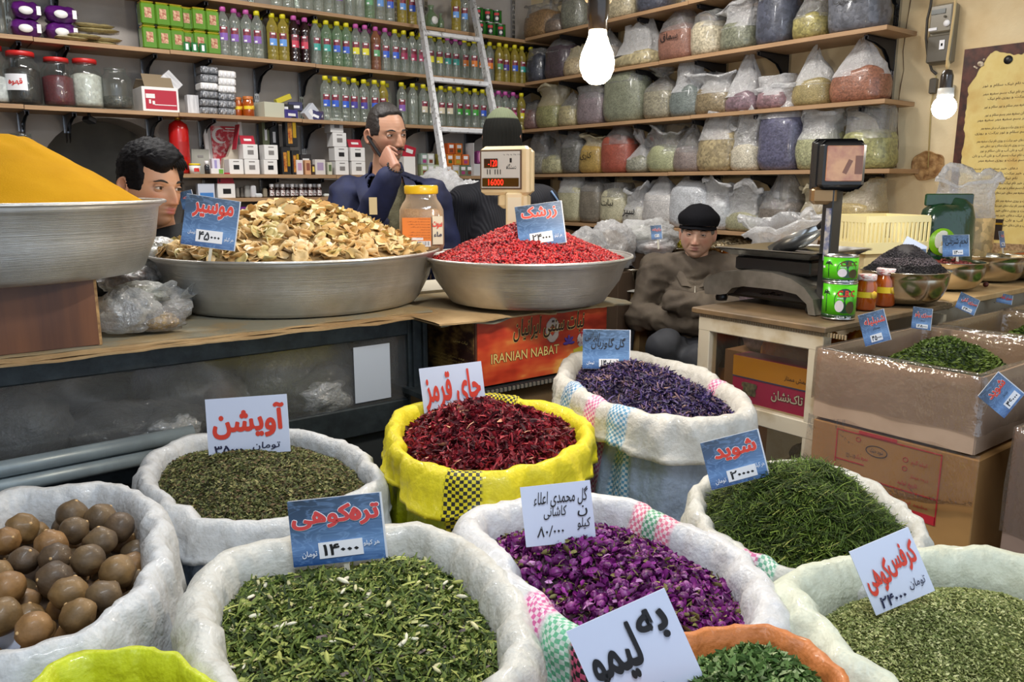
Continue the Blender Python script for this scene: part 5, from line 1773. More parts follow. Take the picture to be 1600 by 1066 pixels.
for v in range(10):
 b = MB(); rr = R.uniform(.018, .027); k1, k2 = R.uniform(-.35, .5), R.uniform(-.3, .4)
 el = R.uniform(.65, 1.0)
 rows = []
 th = .0022
 for side in (1, -1):
  for q in ((0.02, .55, 1.0) if side == 1 else (1.0, .55, .02)):
   rows.append([Vector((rr * q * math.cos(a), rr * el * q * math.sin(a), side * th * .5 * (1 - .3 * q) + rr * (k1 * (q * math.cos(a)) ** 2 + k2 * (q * math.sin(a)) ** 2) + .12 * rr * q * q * math.sin(3 * a + v))) for a in [2 * math.pi * i / 9 for i in range(9)]])
 b.grid(rows, True)
 _chipm.append(b.mesh('shallot_slice', SHM[v % 4]))
rs = np.random.RandomState(21)
N_ = 1500
s_ = .955 * np.sqrt(rs.uniform(0, 1, N_)); a = rs.uniform(0, 2 * np.pi, N_)
X_ = SC.x + np.cos(a) * .43 * s_; Y_ = SC.y + np.sin(a) * .43 * s_
Z_ = SC.z + .158 + .150 * np.array([sp_(q, 0) for q in s_]) + .010 * nz2(X_, Y_, 22, 8) + rs.uniform(-.002, .012, N_)
# nearest 300 to the viewer are things of their own
fr_ = X_ * _F.x + Y_ * _F.y
order = np.argsort(fr_ + .05 * rs.uniform(0, 1, N_))
first = None
vis = order[:300]
for idx in vis:
 o = bpy.data.objects.new('shallot_slice', _chipm[rs.randint(10)])
 COL.objects.link(o)
 o.location = (X_[idx], Y_[idx], Z_[idx])
 sl = .45 * min(1, s_[idx] * 1.6)
 o.rotation_euler = (rs.normal(0, .45) + math.sin(a[idx]) * -sl, rs.normal(0, .45) + math.cos(a[idx]) * sl, rs.uniform(0, 6.28))
 o['label'] = '%s dried shallot slice on the heap, %s' % (['cream', 'orange tan', 'greenish', 'brown tan'][_chipm.index(o.data) % 4], where(o.location, 260, 660, 320, 405))
 o['category'] = 'food'
 o['group'] = 'shallot slices on the heap'
rest = order[300:]
tv = [(math.cos(q) * .5, math.sin(q) * .45, .1 * math.cos(2 * q)) for q in [2 * math.pi * i / 7 for i in range(7)]] + [(0, 0, -.02)]
tf = [(i, (i + 1) % 7, 7) for i in range(7)]
P_ = np.stack([X_, Y_, Z_], 1)[rest]
o = scatter('shallot_slices_behind', P_, tv, tf, rs.uniform(.03, .046, len(rest)), .5, palette(len(rest), [(232, 204, 150), (216, 178, 116), (226, 210, 150), (204, 160, 98)], [3, 2, 2, 1]), attr_mat('chip', .5), None)
tag(o, 'dried shallot slices over the far side of the wide bowl\'s heap', 'food')

# barberry bowl
ZB = az(824, 468, ZC)
t = basin(ZB, .262, .342, .145, ab, 'spun aluminium bowl of red barberries under the beige scale display')
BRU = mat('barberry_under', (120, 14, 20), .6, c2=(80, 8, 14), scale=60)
bp_ = lambda s_, a: (1 - max(0, (s_ - .10) / .90) ** 1.02)
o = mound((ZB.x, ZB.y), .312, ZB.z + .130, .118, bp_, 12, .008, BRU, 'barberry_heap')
tag(o, 'heap of bright red dried barberries with a price sign in it', 'food', kind='stuff')
N_ = 9500
s_ = np.sqrt(rs.uniform(0, 1, N_)); a = rs.uniform(0, 2 * np.pi, N_)
X_ = ZB.x + np.cos(a) * .312 * s_; Y_ = ZB.y + np.sin(a) * .312 * s_
Z_ = ZB.z + .133 + .118 * np.array([bp_(q, 0) for q in s_]) + .008 * nz2(X_, Y_, 22, 12) + rs.uniform(-.001, .004, N_)
sc3 = np.stack([rs.uniform(.0085, .013, N_), rs.uniform(.006, .009, N_), rs.uniform(.006, .0085, N_)], 1)
scatter('barberries', np.stack([X_, Y_, Z_], 1), BERRY_V, BERRY_F, sc3, .8, palette(N_, [(186, 22, 28), (150, 14, 24), (206, 44, 40), (110, 10, 20), (216, 90, 70)], [4, 3, 2, 2, .4]), FLAKEG, o)

# jar of powder with yellow lid, standing in the shallots
JP = ad(660, 388, 2.62)
t = thing('spice_jar', 'squarish plastic jar of beige powder with yellow lid and orange label', 'jar', (JP.x, JP.y, JP.z - .01), -.62)
JP.z -= .0
rows = []
b = MB()
for zz, kk in [(0, .8), (.004, .93), (.02, 1.0), (.10, 1.0), (.135, .98), (.155, .85), (.168, .72), (.178, .68), (.19, .68)]:
 rows.append([Vector((sup(2 * math.pi * i / 40, 3.4)[0] * .072 * kk, sup(2 * math.pi * i / 40, 3.4)[1] * .06 * kk, zz)) for i in range(40)])
b.grid(rows, True); b.build('plastic_body', film('jar_plastic', (240, 226, 204), .22, .2, 6, .15), t)
b = MB(); b.grid([[Vector((v.x * .95, v.y * .95, v.z + .003)) for v in r] for r in rows[:5]], True); b.add([Vector((v.x * .95, v.y * .95, v.z + .003)) for v in rows[4]], [list(range(40))]); b.build('contents', grain('jar_powder', [(212, 176, 130), (196, 158, 112), (226, 194, 150)], 300, .3), t)
b = MB(); b.lathe([(.001, .186), (.053, .186), (.055, .19), (.055, .21), (.052, .214), (.001, .214)], n=40, cap=False); b.build('lid', mat('lid_yellow', (232, 190, 30), .35, coat=.3), t)
b = MB(); b.box((-.012, -.0612, .068), (.092, .002, .088)); b.build('label_orange', mat('label_orange', (222, 130, 70), .4), t)
b = MB(); b.box((.055, -.0625, .072), (.034, .002, .09), rz=.35); lb = b.build('label_white', mat('label_cream', (240, 226, 210), .4), t)
fr = lambda x, y, z: Vector((x, -.0625 - z, y))
b = MB()
for i, lw_ in enumerate([.5, .95, .9, .8, .4, .85, .9, .6]):
 text_mb(b, fa('پودر سنجد با هل و گلاب'), (.030 - .076 * lw_, .106 - i * .0085, .030, .110 - i * .0085), .0008, frame=fr)
tag(b.build('small_print', mat('print_brown', (96, 50, 30), .5), t), kind='stuff')
b = MB(); b.box((-.012, -.0625, .045), (.04, .001, .008)); b.build('blank_strip', LABW, t)
b = MB()
for i in range(22):
 b.box((-.05 + i * .0036, -.0628, .030), (R.choice([.0008, .0016, .0022]), .001, .013))
tag(b.build('barcode', BLKP, t), kind='stuff')
b = MB(); b.box((-.012, -.0622, .029), (.088, .001, .018)); b.build('barcode_patch', LABW, t)
fr = lambda x, y, z: Vector((x, -.0665 + (x - .055) * .36 - z, y))
b = MB(); text_mb(b, fa('سوت'), (.040, .078, .070, .10), .0008, .03, frame=fr); b.build('lettering', INK['red'], t)
b = MB(); text_mb(b, fa('ماء'), (.044, .052, .068, .068), .0008, .02, frame=fr); b.build('lettering_blue', INK['navy'], t)

# ============================================================ RED PRINTED BOX AND ITS STAND
NB0 = ay(743, 494, 1.93)
zt = 1.018
xr = xb(949, 1.93, zt)
zbm = ay(764, 604, 1.93).z
hh = zt - zbm
x0 = NB0.x
s = NT('print_fire')
co = s.coord((1, 1, 2.2))
nz = s.noise(co, 4.5, 3)
s.l(s.ramp(nz, [(.3, L((120, 26, 20))), (.47, L((190, 62, 38))), (.58, L((206, 96, 50))), (.68, L((226, 168, 84)))]), s.b.inputs['Base Color'])
s.b.inputs['Roughness'].default_value = .35
t = thing('candy_box', 'large red printed carton of crystal candy under the barberry bowl', 'box', (x0, 1.93, zbm))
WN = xr - x0
b = MB(); b.box((WN / 2, .16, hh / 2), (WN, .32, hh), bev=.003); b.build('body', mat('carton_side', (70, 34, 28), .5, c2=(96, 60, 36), scale=6), t)
b = MB(); b.box((WN / 2, -.001, hh / 2), (WN * .985, .002, hh * .97)); b.build('front_print', s.m, t)
b = MB(); b.box((-.001, .14, hh * .5), (.002, .26, hh * .92)); b.build('side_print', mat('side_city', (52, 26, 20), .45, c2=(188, 150, 84), scale=8, lo=.42, hi=.72, stretch=(1, 1, 2)), t)
fr = lambda x, y, z: Vector((x, -.002 - z, y))
GOLDP = mat('ink_gold', (222, 196, 120), .4); DKB = mat('ink_darkbrown', (44, 20, 16), .45)
for (tx, bx, ft) in (('نبات سنتی ایرانیان', (.26, .60, .80, .94), True), ('IRANIAN NABAT', (.10, .33, .60, .47), False)):
 st = fa(tx) if ft else tx
 B_ = (bx[0] * WN, bx[1] * hh, bx[2] * WN, bx[3] * hh)
 b = MB(); text_mb(b, st, B_, .0008, .035, frame=fr, slant=.1 if ft else 0); b.build('lettering_edge', GOLDP if ft else DKB, t)
 b = MB(); text_mb(b, st, B_, .0016, .005, frame=fr, slant=.1 if ft else 0); b.build('lettering', DKB if ft else GOLDP, t)
b = MB()
for k in range(8):
 a = k * math.pi / 4
 b.ball((.55 * WN + .018 * math.cos(a), -.0026, .70 * hh + .03 * math.sin(a)), (.012, .0006, .016), 8, 5, M=Matrix.Rotation(-a, 4, 'Y'))
b.build('star_motif', mat('motif_grey', (186, 170, 160), .5), t)
b = MB(); b.lathe([(.001, 0), (.04, 0), (.04, .001), (.001, .001)], (.82 * WN, -.002, .48 * hh), 24, M=Matrix.Rotation(math.pi / 2, 4, 'X') @ Matrix.Diagonal((1, .8, 1, 1)), cap=False); b.build('cup_picture', mat('cup_flowers', (230, 222, 214), .4, c2=(190, 50, 60), scale=60, lo=.5, hi=.58), t)
b = MB(); b.box((.80 * WN, -.0026, .34 * hh), (.09, .0012, .02), M=Matrix.Rotation(-.2, 4, 'Y')); b.build('ribbon', mat('ribbon_y', (190, 176, 60), .4), t)
b = MB()
for k in range(5):
 a = math.pi * (k / 4); b.ball((.68 * WN + .012 * math.cos(a), -.003, .46 * hh + .014 * math.sin(a)), (.006, .001, .014), 6, 5, M=Matrix.Rotation(math.pi / 2 - a, 4, 'Y'))
b.build('crocus_picture', mat('crocus', (84, 60, 150), .4), t)
b = MB(); fr2 = lambda x, y, z: Vector((-.002 - z, x, y))
for i in range(4):
 text_mb(b, fa('نبات زعفرانی ممتاز سنتی'), (.02, hh * (.36 - i * .055), .20, hh * (.39 - i * .055)), .0006, frame=lambda x, y, z: Vector((-.0022 - z, .26 - x, y)))
text_mb(b, fa('نبات سنتی'), (.05, hh * .60, .13, hh * .66), .0006, frame=lambda x, y, z: Vector((-.0022 - z, .17 - x, y)))
tag(b.build('side_text', GOLDP, t), kind='stuff')
# stand
t = thing('low_stand', 'dark low metal stand with notched edge under the red candy carton', 'stand', (0, 0, 0))
b = MB(); b.box((x0 + .24, 2.12, zbm - .012), (.80, .42, .016)); b.build('shelf_plate', FRAMED, t)
b = MB()
for i in range(46):
 b.box((x0 - .12 + i * .0165, 1.908, zbm - .012), (.009, .006, .012))
tag(b.build('notches', mat('notch_grey', (120, 116, 108), .5), t), kind='stuff')
b = MB(); b.box((x0 + .24, 2.13, (zbm - .02) / 2), (.76, .38, zbm - .022)); b.build('brown_carton_body', mat('card_dark_brown', (112, 90, 62), .8), t)  # evenly darker brown card
ragged('cardboard_sheet', x0 - .14, xr + .09, 1.90, 2.5, 1.020, .005, 9.1, 'cardboard sheet on the red candy carton under the barberry bowl', CARDD, slope=.0, droop=.012)
ragged('cardboard_sheet', x0 - .16, x0 + .28, 1.885, 2.3, 1.027, .005, 5.7, 'bent cardboard sheet between the two round bowls', CARD, slope=.0, droop=.012)
b = MB(); b.box((1.75, 2.62, 1.0), (.9, .28, .07)); tag(b.build('counter_board', mat('board_pale', (196, 188, 170), .6)), 'pale board behind the barberry bowl carrying the beige scale', 'counter')
b = MB(); b.box((1.75, 2.62, .48), (.86, .26, .96)); tag(b.build('low_cabinet', mat('panel_dark', (40, 44, 46), .6)), 'dark counter base behind the barberry bowl', 'counter')
o = bpy.data.objects.new('loose_berry', bpy.data.meshes.new('loose_berry')); bpy.data.objects.remove(o)

# beige scale with red digits
SP = ad(803, 392, 3.02)
t = thing('weighing_scale', 'beige scale display on a post with red digits', 'scale', (SP.x, SP.y, 1.035))
BEI = mat('scale_beige', (232, 212, 170), .4, c2=(222, 200, 156), scale=6, coat=.15)
b = MB(); b.box((0, 0, .02), (.30, .26, .04), bev=.01); b.build('base', BEI, t)
topz = ad(803, 305, 3.02).z - 1.035
b = MB(); b.box((0, 0, topz / 2 + .01), (.06, .045, topz), rz=-.6, bev=.006); b.build('post', BEI, t)
HW, HH = 83 * 2.95 / 1241, 76 * 2.95 / 1241
hp = ad(787, 267, 2.97)
hd = bpy.data.objects.new('display_head', None)
hf = (EYE - hp); hf.z = 0
ya = math.atan2(hf.y, hf.x) + math.pi / 2 - .42
b = MB()
M_ = Matrix.Translation(hp - Vector((SP.x, SP.y, 1.035))) @ Matrix.Rotation(ya, 4, 'Z')
b.M = M_
b.box((0, .022, 0), (HW, .04, HH), bev=.012); b.box((0, .062, -.002), (HW * .97, .036, HH * .96), bev=.014)
b.box((.028, .035, -HH / 2 - .02), (.12, .055, .06), bev=.014)
hd = b.build('display_head', BEI, t)
b = MB(); b.M = M_; b.box((-.012, .0005, .004), (HW * .86, .004, HH * .80)); b.build('bezel', mat('bezel_brown', (96, 76, 60), .4), hd)
b = MB(); b.M = M_; b.box((-.012, -.001, .004), (HW * .80, .004, HH * .74)); b.build('panel', mat('panel_silver', (196, 194, 188), .35), hd)
DARKR = mat('led_window', (40, 8, 10), .15, coat=.8)
LED = mat('led_red', (255, 40, 30), .3, emis=(255, 40, 26), es=3.0)
for (cx_, cz_, w2, h2, tx, tw) in ((-.045, .028, .056, .034, '-120', .036), (-.006, -.042, .150, .032, '16000', .062)):
 b = MB(); b.M = M_; b.box((cx_ - .006, -.0035, cz_), (w2, .003, h2)); wn = b.build('led_window', DARKR, hd)
 b = MB(); b.M = M_; text_mb(b, tx, (cx_ - .006 - tw / 2 + (.008 if tx[0] == '-' else -.018), cz_ - h2 * .36, cx_ - .006 + tw / 2 + (.008 if tx[0] == '-' else -.018), cz_ + h2 * .36), 0, .0, frame=lambda x, y, z: Vector((x, -.0056, y))); b.build('digits', LED, wn)
b = MB(); b.M = M_
text_mb(b, 'kg  10g  kg  20g  0.5g', (.0, .056, .07, .061), 0, frame=lambda x, y, z: Vector((x, -.0034, y)))
text_mb(b, fa('دستگاه'), (.012, .006, .052, .026), 0, frame=lambda x, y, z: Vector((x, -.0034, y)))
for i in range(5):
 b.box((-.066 + i * .011 + (.01 if i > 1 else 0), -.0034, -.004), (.003, .001, .018))
b.box((.03, -.0034, .038), (.008, .001, .016))
tag(b.build('panel_print', BLKP, hd), kind='stuff')
b = MB(); b.M = M_; b.lathe([(.001, -.010), (.013, -.010), (.015, 0)], (.028, .0075, -HH / 2 - .022), 18, M=Matrix.Rotation(math.pi / 2, 4, 'X') @ Matrix.Diagonal((1, 1, -1, 1)), cap=False); b.build('knob', mat('knob_grey', (130, 120, 104), .3, .6), hd)
b = MB(); b.M = Matrix.Rotation(-.6, 4, 'Z'); b.box((-.0, -.0235, topz - .05), (.05, .002, .085)); b.build('sticker', mat('sticker_cream', (226, 216, 186), .5), t)
b = MB(); b.M = Matrix.Rotation(-.6, 4, 'Z'); b.box((.031, 0, topz - .04), (.002, .03, .06)); b.build('yellow_sticker', YEL, t)

# crumpled bags between turmeric box and shallot bowl
for i, (px, py, D, d, fc, lab) in enumerate([
 (196, 500, 2.02, (.15, .12, .12), None, 'crumpled blue grey clear bag next to the wooden box'),
 (243, 512, 2.04, (.13, .08, .07), (170, 132, 56), 'clear packet of yellow brown powder at the cardboard edge'),
 (222, 455, 2.16, (.13, .09, .06), (206, 200, 160), 'rolled pale packet on the crumpled bags'),
 (256, 470, 2.22, (.14, .10, .10), (150, 130, 104), 'folded translucent bag with brown pieces by the shallot bowl'),
 (200, 432, 2.30, (.15, .10, .09), (120, 92, 70), 'brown clear packet above the crumpled bags'),
 (252, 425, 2.36, (.14, .10, .10), (190, 184, 170), 'white plastic bag behind the shallot bowl\'s left rim'),
 (236, 398, 2.46, (.20, .12, .12), (214, 212, 204), 'large pale bag behind the turmeric bowl\'s right end')]):
 P = ad(px, py, D)
 zz = ZC + .004 if i < 2 else max(ZC + .004, P.z - d[2] * .5)
 crumpled_bag((P.x, P.y, zz), d, fc, lab, 20 + i * 2.7, R.uniform(-.9, -.3), fm=FILM if i in (1, 4) else FILMC, tail=i in (1, 2, 3))

# ============================================================ RIGHT ISLAND
CABW = mat('cabinet_dirty_white', (206, 196, 174), .5, c2=(170, 148, 108), scale=9, lo=.5, hi=.78, bump=.1)
PLY = mat('plywood', (206, 176, 128), .55, c2=(188, 152, 104), scale=4, stretch=(3, 1, 1), coat=.1)
t = thing('counter_cabinet', 'dirty white cabinet with glass sides under the black scale', 'cabinet', (0, 0, 0))
X0, Ya, Yb = 1.97, 1.60, 1.17
z0w = ax(1150, 640, X0).z
for nm, c_, d_ in (('post', (X0 + .02, Ya - .022, .5), (.04, .044, 1.0)), ('post', (X0 + .02, Yb + .022, .5), (.04, .044, 1.0)),
                   ('top_rail', (X0 + .02, (Ya + Yb) / 2, .995), (.042, Ya - Yb, .055)), ('middle_rail', (X0 + .02, (Ya + Yb) / 2, .735), (.042, Ya - Yb, .05)), ('bottom_rail', (X0 + .02, (Ya + Yb) / 2, .05), (.042, Ya - Yb, .1))):
 b = MB(); b.box(c_, d_, bev=.003); b.build(nm, CABW, t)
b = MB(); b.box((2.32, (Ya + Yb) / 2, 1.031), (.74, Ya - Yb + .03, .018), bev=.003); b.build('top', mat('cab_top', (128, 104, 74), .5, c2=(92, 76, 56), scale=7), t)
b = MB()
for i in range(60):
 b.box((X0 - .0015, Ya - .01 - i * .0082, 1.017), (.004, .004, .012))
tag(b.build('ribbed_trim', mat('trim_brown', (160, 140, 108), .5), t), kind='stuff')
b = MB(); b.box((X0 + .02, (Ya + Yb) / 2, .865), (.004, Ya - Yb - .08, .22)); b.build('upper_pane', film('hazed_cabinet_glass2', (240, 236, 226), .012, .10, 3, .05), t)
b = MB(); b.box((X0 + .02, (Ya + Yb) / 2, .41), (.004, Ya - Yb - .08, .62)); b.build('lower_pane', film('hazed_cabinet_glass2', (240, 236, 226), .012, .10, 3, .05), t)
b = MB(); b.box((2.35, (Ya + Yb) / 2, .735), (.66, Ya - Yb - .02, .012)); b.build('inner_shelf', CABW, t)
b = MB(); b.box((2.68, (Ya + Yb) / 2, .5), (.02, Ya - Yb, 1.0)); b.build('back_panel', mat('cab_inside', (206, 190, 160), .7), t)
# inside the cabinet: raisin carton and orange bag
t = thing('raisin_carton', 'pink and yellow raisin carton behind the cabinet glass', 'carton', (X0 + .075, 1.33, .742), -math.pi / 2)
WR = .37
b = MB(); b.box((0, .04, .075), (WR, .08, .15)); b.build('body', mat('carton_magenta', (196, 30, 110), .4), t)
b = MB(); b.box((0, -.001, .118), (WR, .002, .064)); b.build('yellow_band', mat('carton_yellow', (226, 160, 30), .4), t)
b = MB(); b.box((0, -.0015, .084), (WR, .002, .004)); b.build('blue_line', mat('print_bluel', (60, 70, 140), .4), t)
fr = lambda x, y, z: Vector((x, -.002 - z, y))
b = MB(); text_mb(b, fa('کشمش تاک‌نشان'), (-.04, .030, .17, .066), .0004, .045, frame=fr); b.build('lettering_edge', DKB, t)
b = MB(); text_mb(b, fa('کشمش تاک‌نشان'), (-.04, .030, .17, .066), .0010, .01, frame=fr); b.build('lettering', INK['white'], t)
b = MB(); text_mb(b, fa('کشمش ممتاز'), (.0, .10, .09, .118), .0010, .0, frame=fr); b.build('small_lettering', DKB, t)
b = MB(); b.box((-.12, -.0025, .05), (.045, .002, .04)); b.box((-.12, -.0035, .062), (.055, .002, .012)); b.box((-.12, -.0035, .04), (.05, .002, .008)); b.build('column_picture', mat('column_grey', (150, 150, 130), .5, c2=(70, 80, 70), scale=80), t)
b = MB(); b.ball((.155, -.003, .11), (.016, .002, .010), 8, 6); b.ball((.165, -.003, .095), (.010, .002, .012), 8, 6); b.build('grape_picture', mat('grape_olive', (150, 140, 50), .5), t)
crumpled_bag((X0 + .30, 1.42, .745), (.24, .2, .27), (226, 130, 24), 'orange translucent bag inside the white cabinet', 61, 0, fm=film('orange_film', (250, 170, 60), .4, .3, 20, .8), tail=False)
crumpled_bag((X0 + .32, 1.26, .745), (.2, .16, .24), (190, 84, 30), 'brown orange bag beside the raisin carton', 63, 0, fm=film('orange_film', (250, 170, 60), .4, .3, 20, .8), tail=False)
b = MB(); b.prism([(-.0, 0), (.11, -.04), (.12, .02), (.02, .07)], -.002, .002); o = b.build('paper_scrap', LABW); o.location = (X0 + .07, 1.22, .90); o.rotation_euler = (0, 0, -math.pi / 2); tag(o, 'folded white paper behind the cabinet glass above the raisin carton', 'paper')
for i, (yy, zz) in enumerate([(1.22, .50), (1.24, .34), (1.42, .12), (1.2, .12)]):
 crumpled_bag((X0 + .16, yy, zz if zz < .2 else zz), (.2, .2, .19), (176, 164, 128), 'pale %s bag of bulbs in the cabinet\'s lower half' % ['uppermost knotted', 'second knotted', 'left bottom', 'right bottom'][i], 70 + i * 2.2, i, fm=FILM, tail=False)
b = MB(); b.box((X0 + .25, (Ya + Yb) / 2, .05), (.4, .4, .1)); tag(b.build('plinth', CABW), 'low plinth inside the white cabinet', 'plinth')
for i, z_ in enumerate([.33, .49]):
 b = MB(); b.box((X0 + .24, 1.3, z_), (.4, .4, .008)); tag(b.build('glass_shelf', mat('shelf_in', (140, 128, 104), .5)), '%s thin shelf inside the white cabinet\'s lower half' % ['lower', 'upper'][i], 'shelf')
# plywood counter to the right
b = MB(); b.box((3.29, 1.52, 1.030), (1.18, .70, .02), bev=.002)
o = tag(b.build('plywood_counter', PLY), 'long plywood counter top under the steel bowls', 'counter')
o.location.z = .0005
b = MB(); b.box((3.29, 1.53, .51), (1.15, .6, 1.018)); tag(b.build('wall_cabinet', CABW), 'body under the plywood counter at the cream wall', 'counter')

# black scale (front faces -x)
t = thing('shop_scale', 'black and steel counter scale with tray and tall post', 'scale', (2.10, 1.44, 1.043))
STL = mat('steel_worn', (150, 146, 138), .38, .6, c2=(104, 100, 92), scale=7, bump=.08)
BLK = mat('scale_black', (26, 26, 28), .4, coat=.2)
b = MB()
for (yy, xx) in ((-.13, .03), (.20, .03), (-.13, .27), (.20, .27)):
 b.lathe([(.001, 0), (.018, 0), (.02, .012), (.014, .03), (.001, .03)], (xx, yy, 0), 14, cap=False)
tag(b.build('feet', BLK, t), kind='stuff')
b = MB(); b.box((.15, .02, .045), (.25, .34, .05), bev=.008); b.build('base_body', BLK, t)
# arched steel cover: profile along y
prof = [(.235, .02), (.245, .052), (.235, .075), (.17, .100), (.08, .112), (-.02, .112), (-.10, .10), (-.16, .078), (-.20, .045), (-.215, .0), (-.185, .0), (-.175, .03), (-.13, .055), (-.05, .062), (.09, .060), (.13, .05), (.15, .030), (.175, .024)]
b = MB(); b.prism([(y * (.78 if y < 0 else 1), z) for y, z in prof], -.012, .30, axis='x'); b.build('steel_cover', STL, t)
b = MB(); text_mb(b, fa('دستگاه توزین'), (-.05, .036, .03, .05), 0, .01, frame=lambda x, y, z: Vector((.0225, -x, y))); b.build('lettering', mat('ink_grey', (150, 146, 136), .5), t)
b = MB(); b.box((.14, .02, .128), (.22, .27, .045), bev=.006); b.build('platform_block', BLK, t)
b = MB()
rows = []
for (ins, zz) in ((-.005, .178), (0, .180), (.006, .176), (.03, .160), (.05, .156)):
 xa, xb_, ya_, yb_ = -.02 + ins, .30 - ins, -.15 + ins, .19 - ins
 rows.append([Vector(p) for p in ((xa, ya_, zz), (xb_, ya_, zz), (xb_, yb_, zz), (xa, yb_, zz))])
b.grid(rows, True); b.add([rows[-1][0], rows[-1][1], rows[-1][2], rows[-1][3]], [[0, 1, 2, 3]], smooth=False)
rows = [[v + Vector((0, 0, -.004)) for v in r] for r in rows]
b.grid(rows, True); b.add(rows[-1], [[3, 2, 1, 0]], smooth=False)
for f_ in range(len(b.sm)):
 b.sm[f_] = False
b.build('tray', mat('tray_steel', (206, 206, 204), .16, 1.0), t)
b = MB(); b.box((.14, .02, .152), (.2, .22, .010)); b.build('tray_support', BLK, t)
pz = ax(1288, 300, 2.2).z - 1.043
PY = yr(1291, 2.14, 1.2) - 1.44
b = MB(); b.box((.05, PY, pz / 2 + .01), (.05, .034, pz), bev=.004); b.build('post', BLK, t)
b = MB(); b.box((.024, PY - .006, pz - .12), (.002, .016, .15)); b.build('sticker', mat('sticker_blue', (70, 84, 130), .4, c2=(180, 176, 170), scale=50), t)
hp = ad(1310, 258, 2.24)
hd_ = Vector((2.10, 1.44, 1.043))
vv = EYE - hp; ya = math.atan2(vv.y, vv.x) + math.pi / 2 + .25
M_ = Matrix.Translation(hp - hd_) @ Matrix.Rotation(ya, 4, 'Z')
b = MB(); b.M = M_
b.box((.008, 0, 0), (.125, .03, .135), bev=.014); b.box((-.0, .03, 0), (.128, .026, .145), bev=.012); b.box((-.0, .055, -.0), (.125, .022, .15), bev=.012)
hd = b.build('display_head', BLK, t)
b = MB(); b.M = M_; b.box((-.03, .025, -.085), (.07, .04, .05), bev=.01); b.build('neck', mat('neck_bronze', (150, 120, 84), .35, .7), hd)
b = MB(); b.M = M_; b.box((.012, -.0165, .004), (.098, .005, .098), bev=.002); b.build('screen', mat('screen_warm_reflection', (196, 150, 110), .12, c2=(150, 90, 80), scale=12, coat=1), hd)  # warm reflection painted into the screen colour
b = MB(); b.M = M_; b.box((.05, -.019, .0), (.02, .002, .05)); b.box((.02, -.019, -.005), (.012, .002, .04), M=Matrix.Rotation(.4, 4, 'Y')); b.build('screen_mark', mat('screen_dark', (120, 84, 70), .2), hd)
# scoop lying in the tray
SCP = ad(1240, 372, 2.62)
t = thing('scoop', 'shiny steel scoop lying in the scale tray', 'scoop', SCP, .0)
b = MB(); rows = []
for j in range(9):
 v = j / 8
 rw = .045 * math.sin(math.pi * (.22 + .62 * v)) + .004
 rows.append([Vector((v * .16 - .08, rw * math.cos(math.pi + math.pi * i / 12), rw * .8 * math.sin(math.pi + math.pi * i / 12))) for i in range(13)])
b.grid(rows); b.grid([[p * 1.03 + Vector((0, 0, -.001)) for p in r] for r in rows]); b.build('blade', mat('tray_steel', (206, 206, 204), .16, 1.0), t)
b = MB(); b.tube([(-.078, 0, -.0), (-.11, 0, .01), (-.15, 0, .02)], [.008, .011, .012], 10); b.build('handle', BLK, t)
t.rotation_euler = (.3, .45, 2.0)

# green cans of coconut, one on the other
GC = mat('can_bright_green', (84, 200, 20), .3, coat=.4)
GD = mat('can_dark_green', (16, 60, 24), .35, coat=.4)

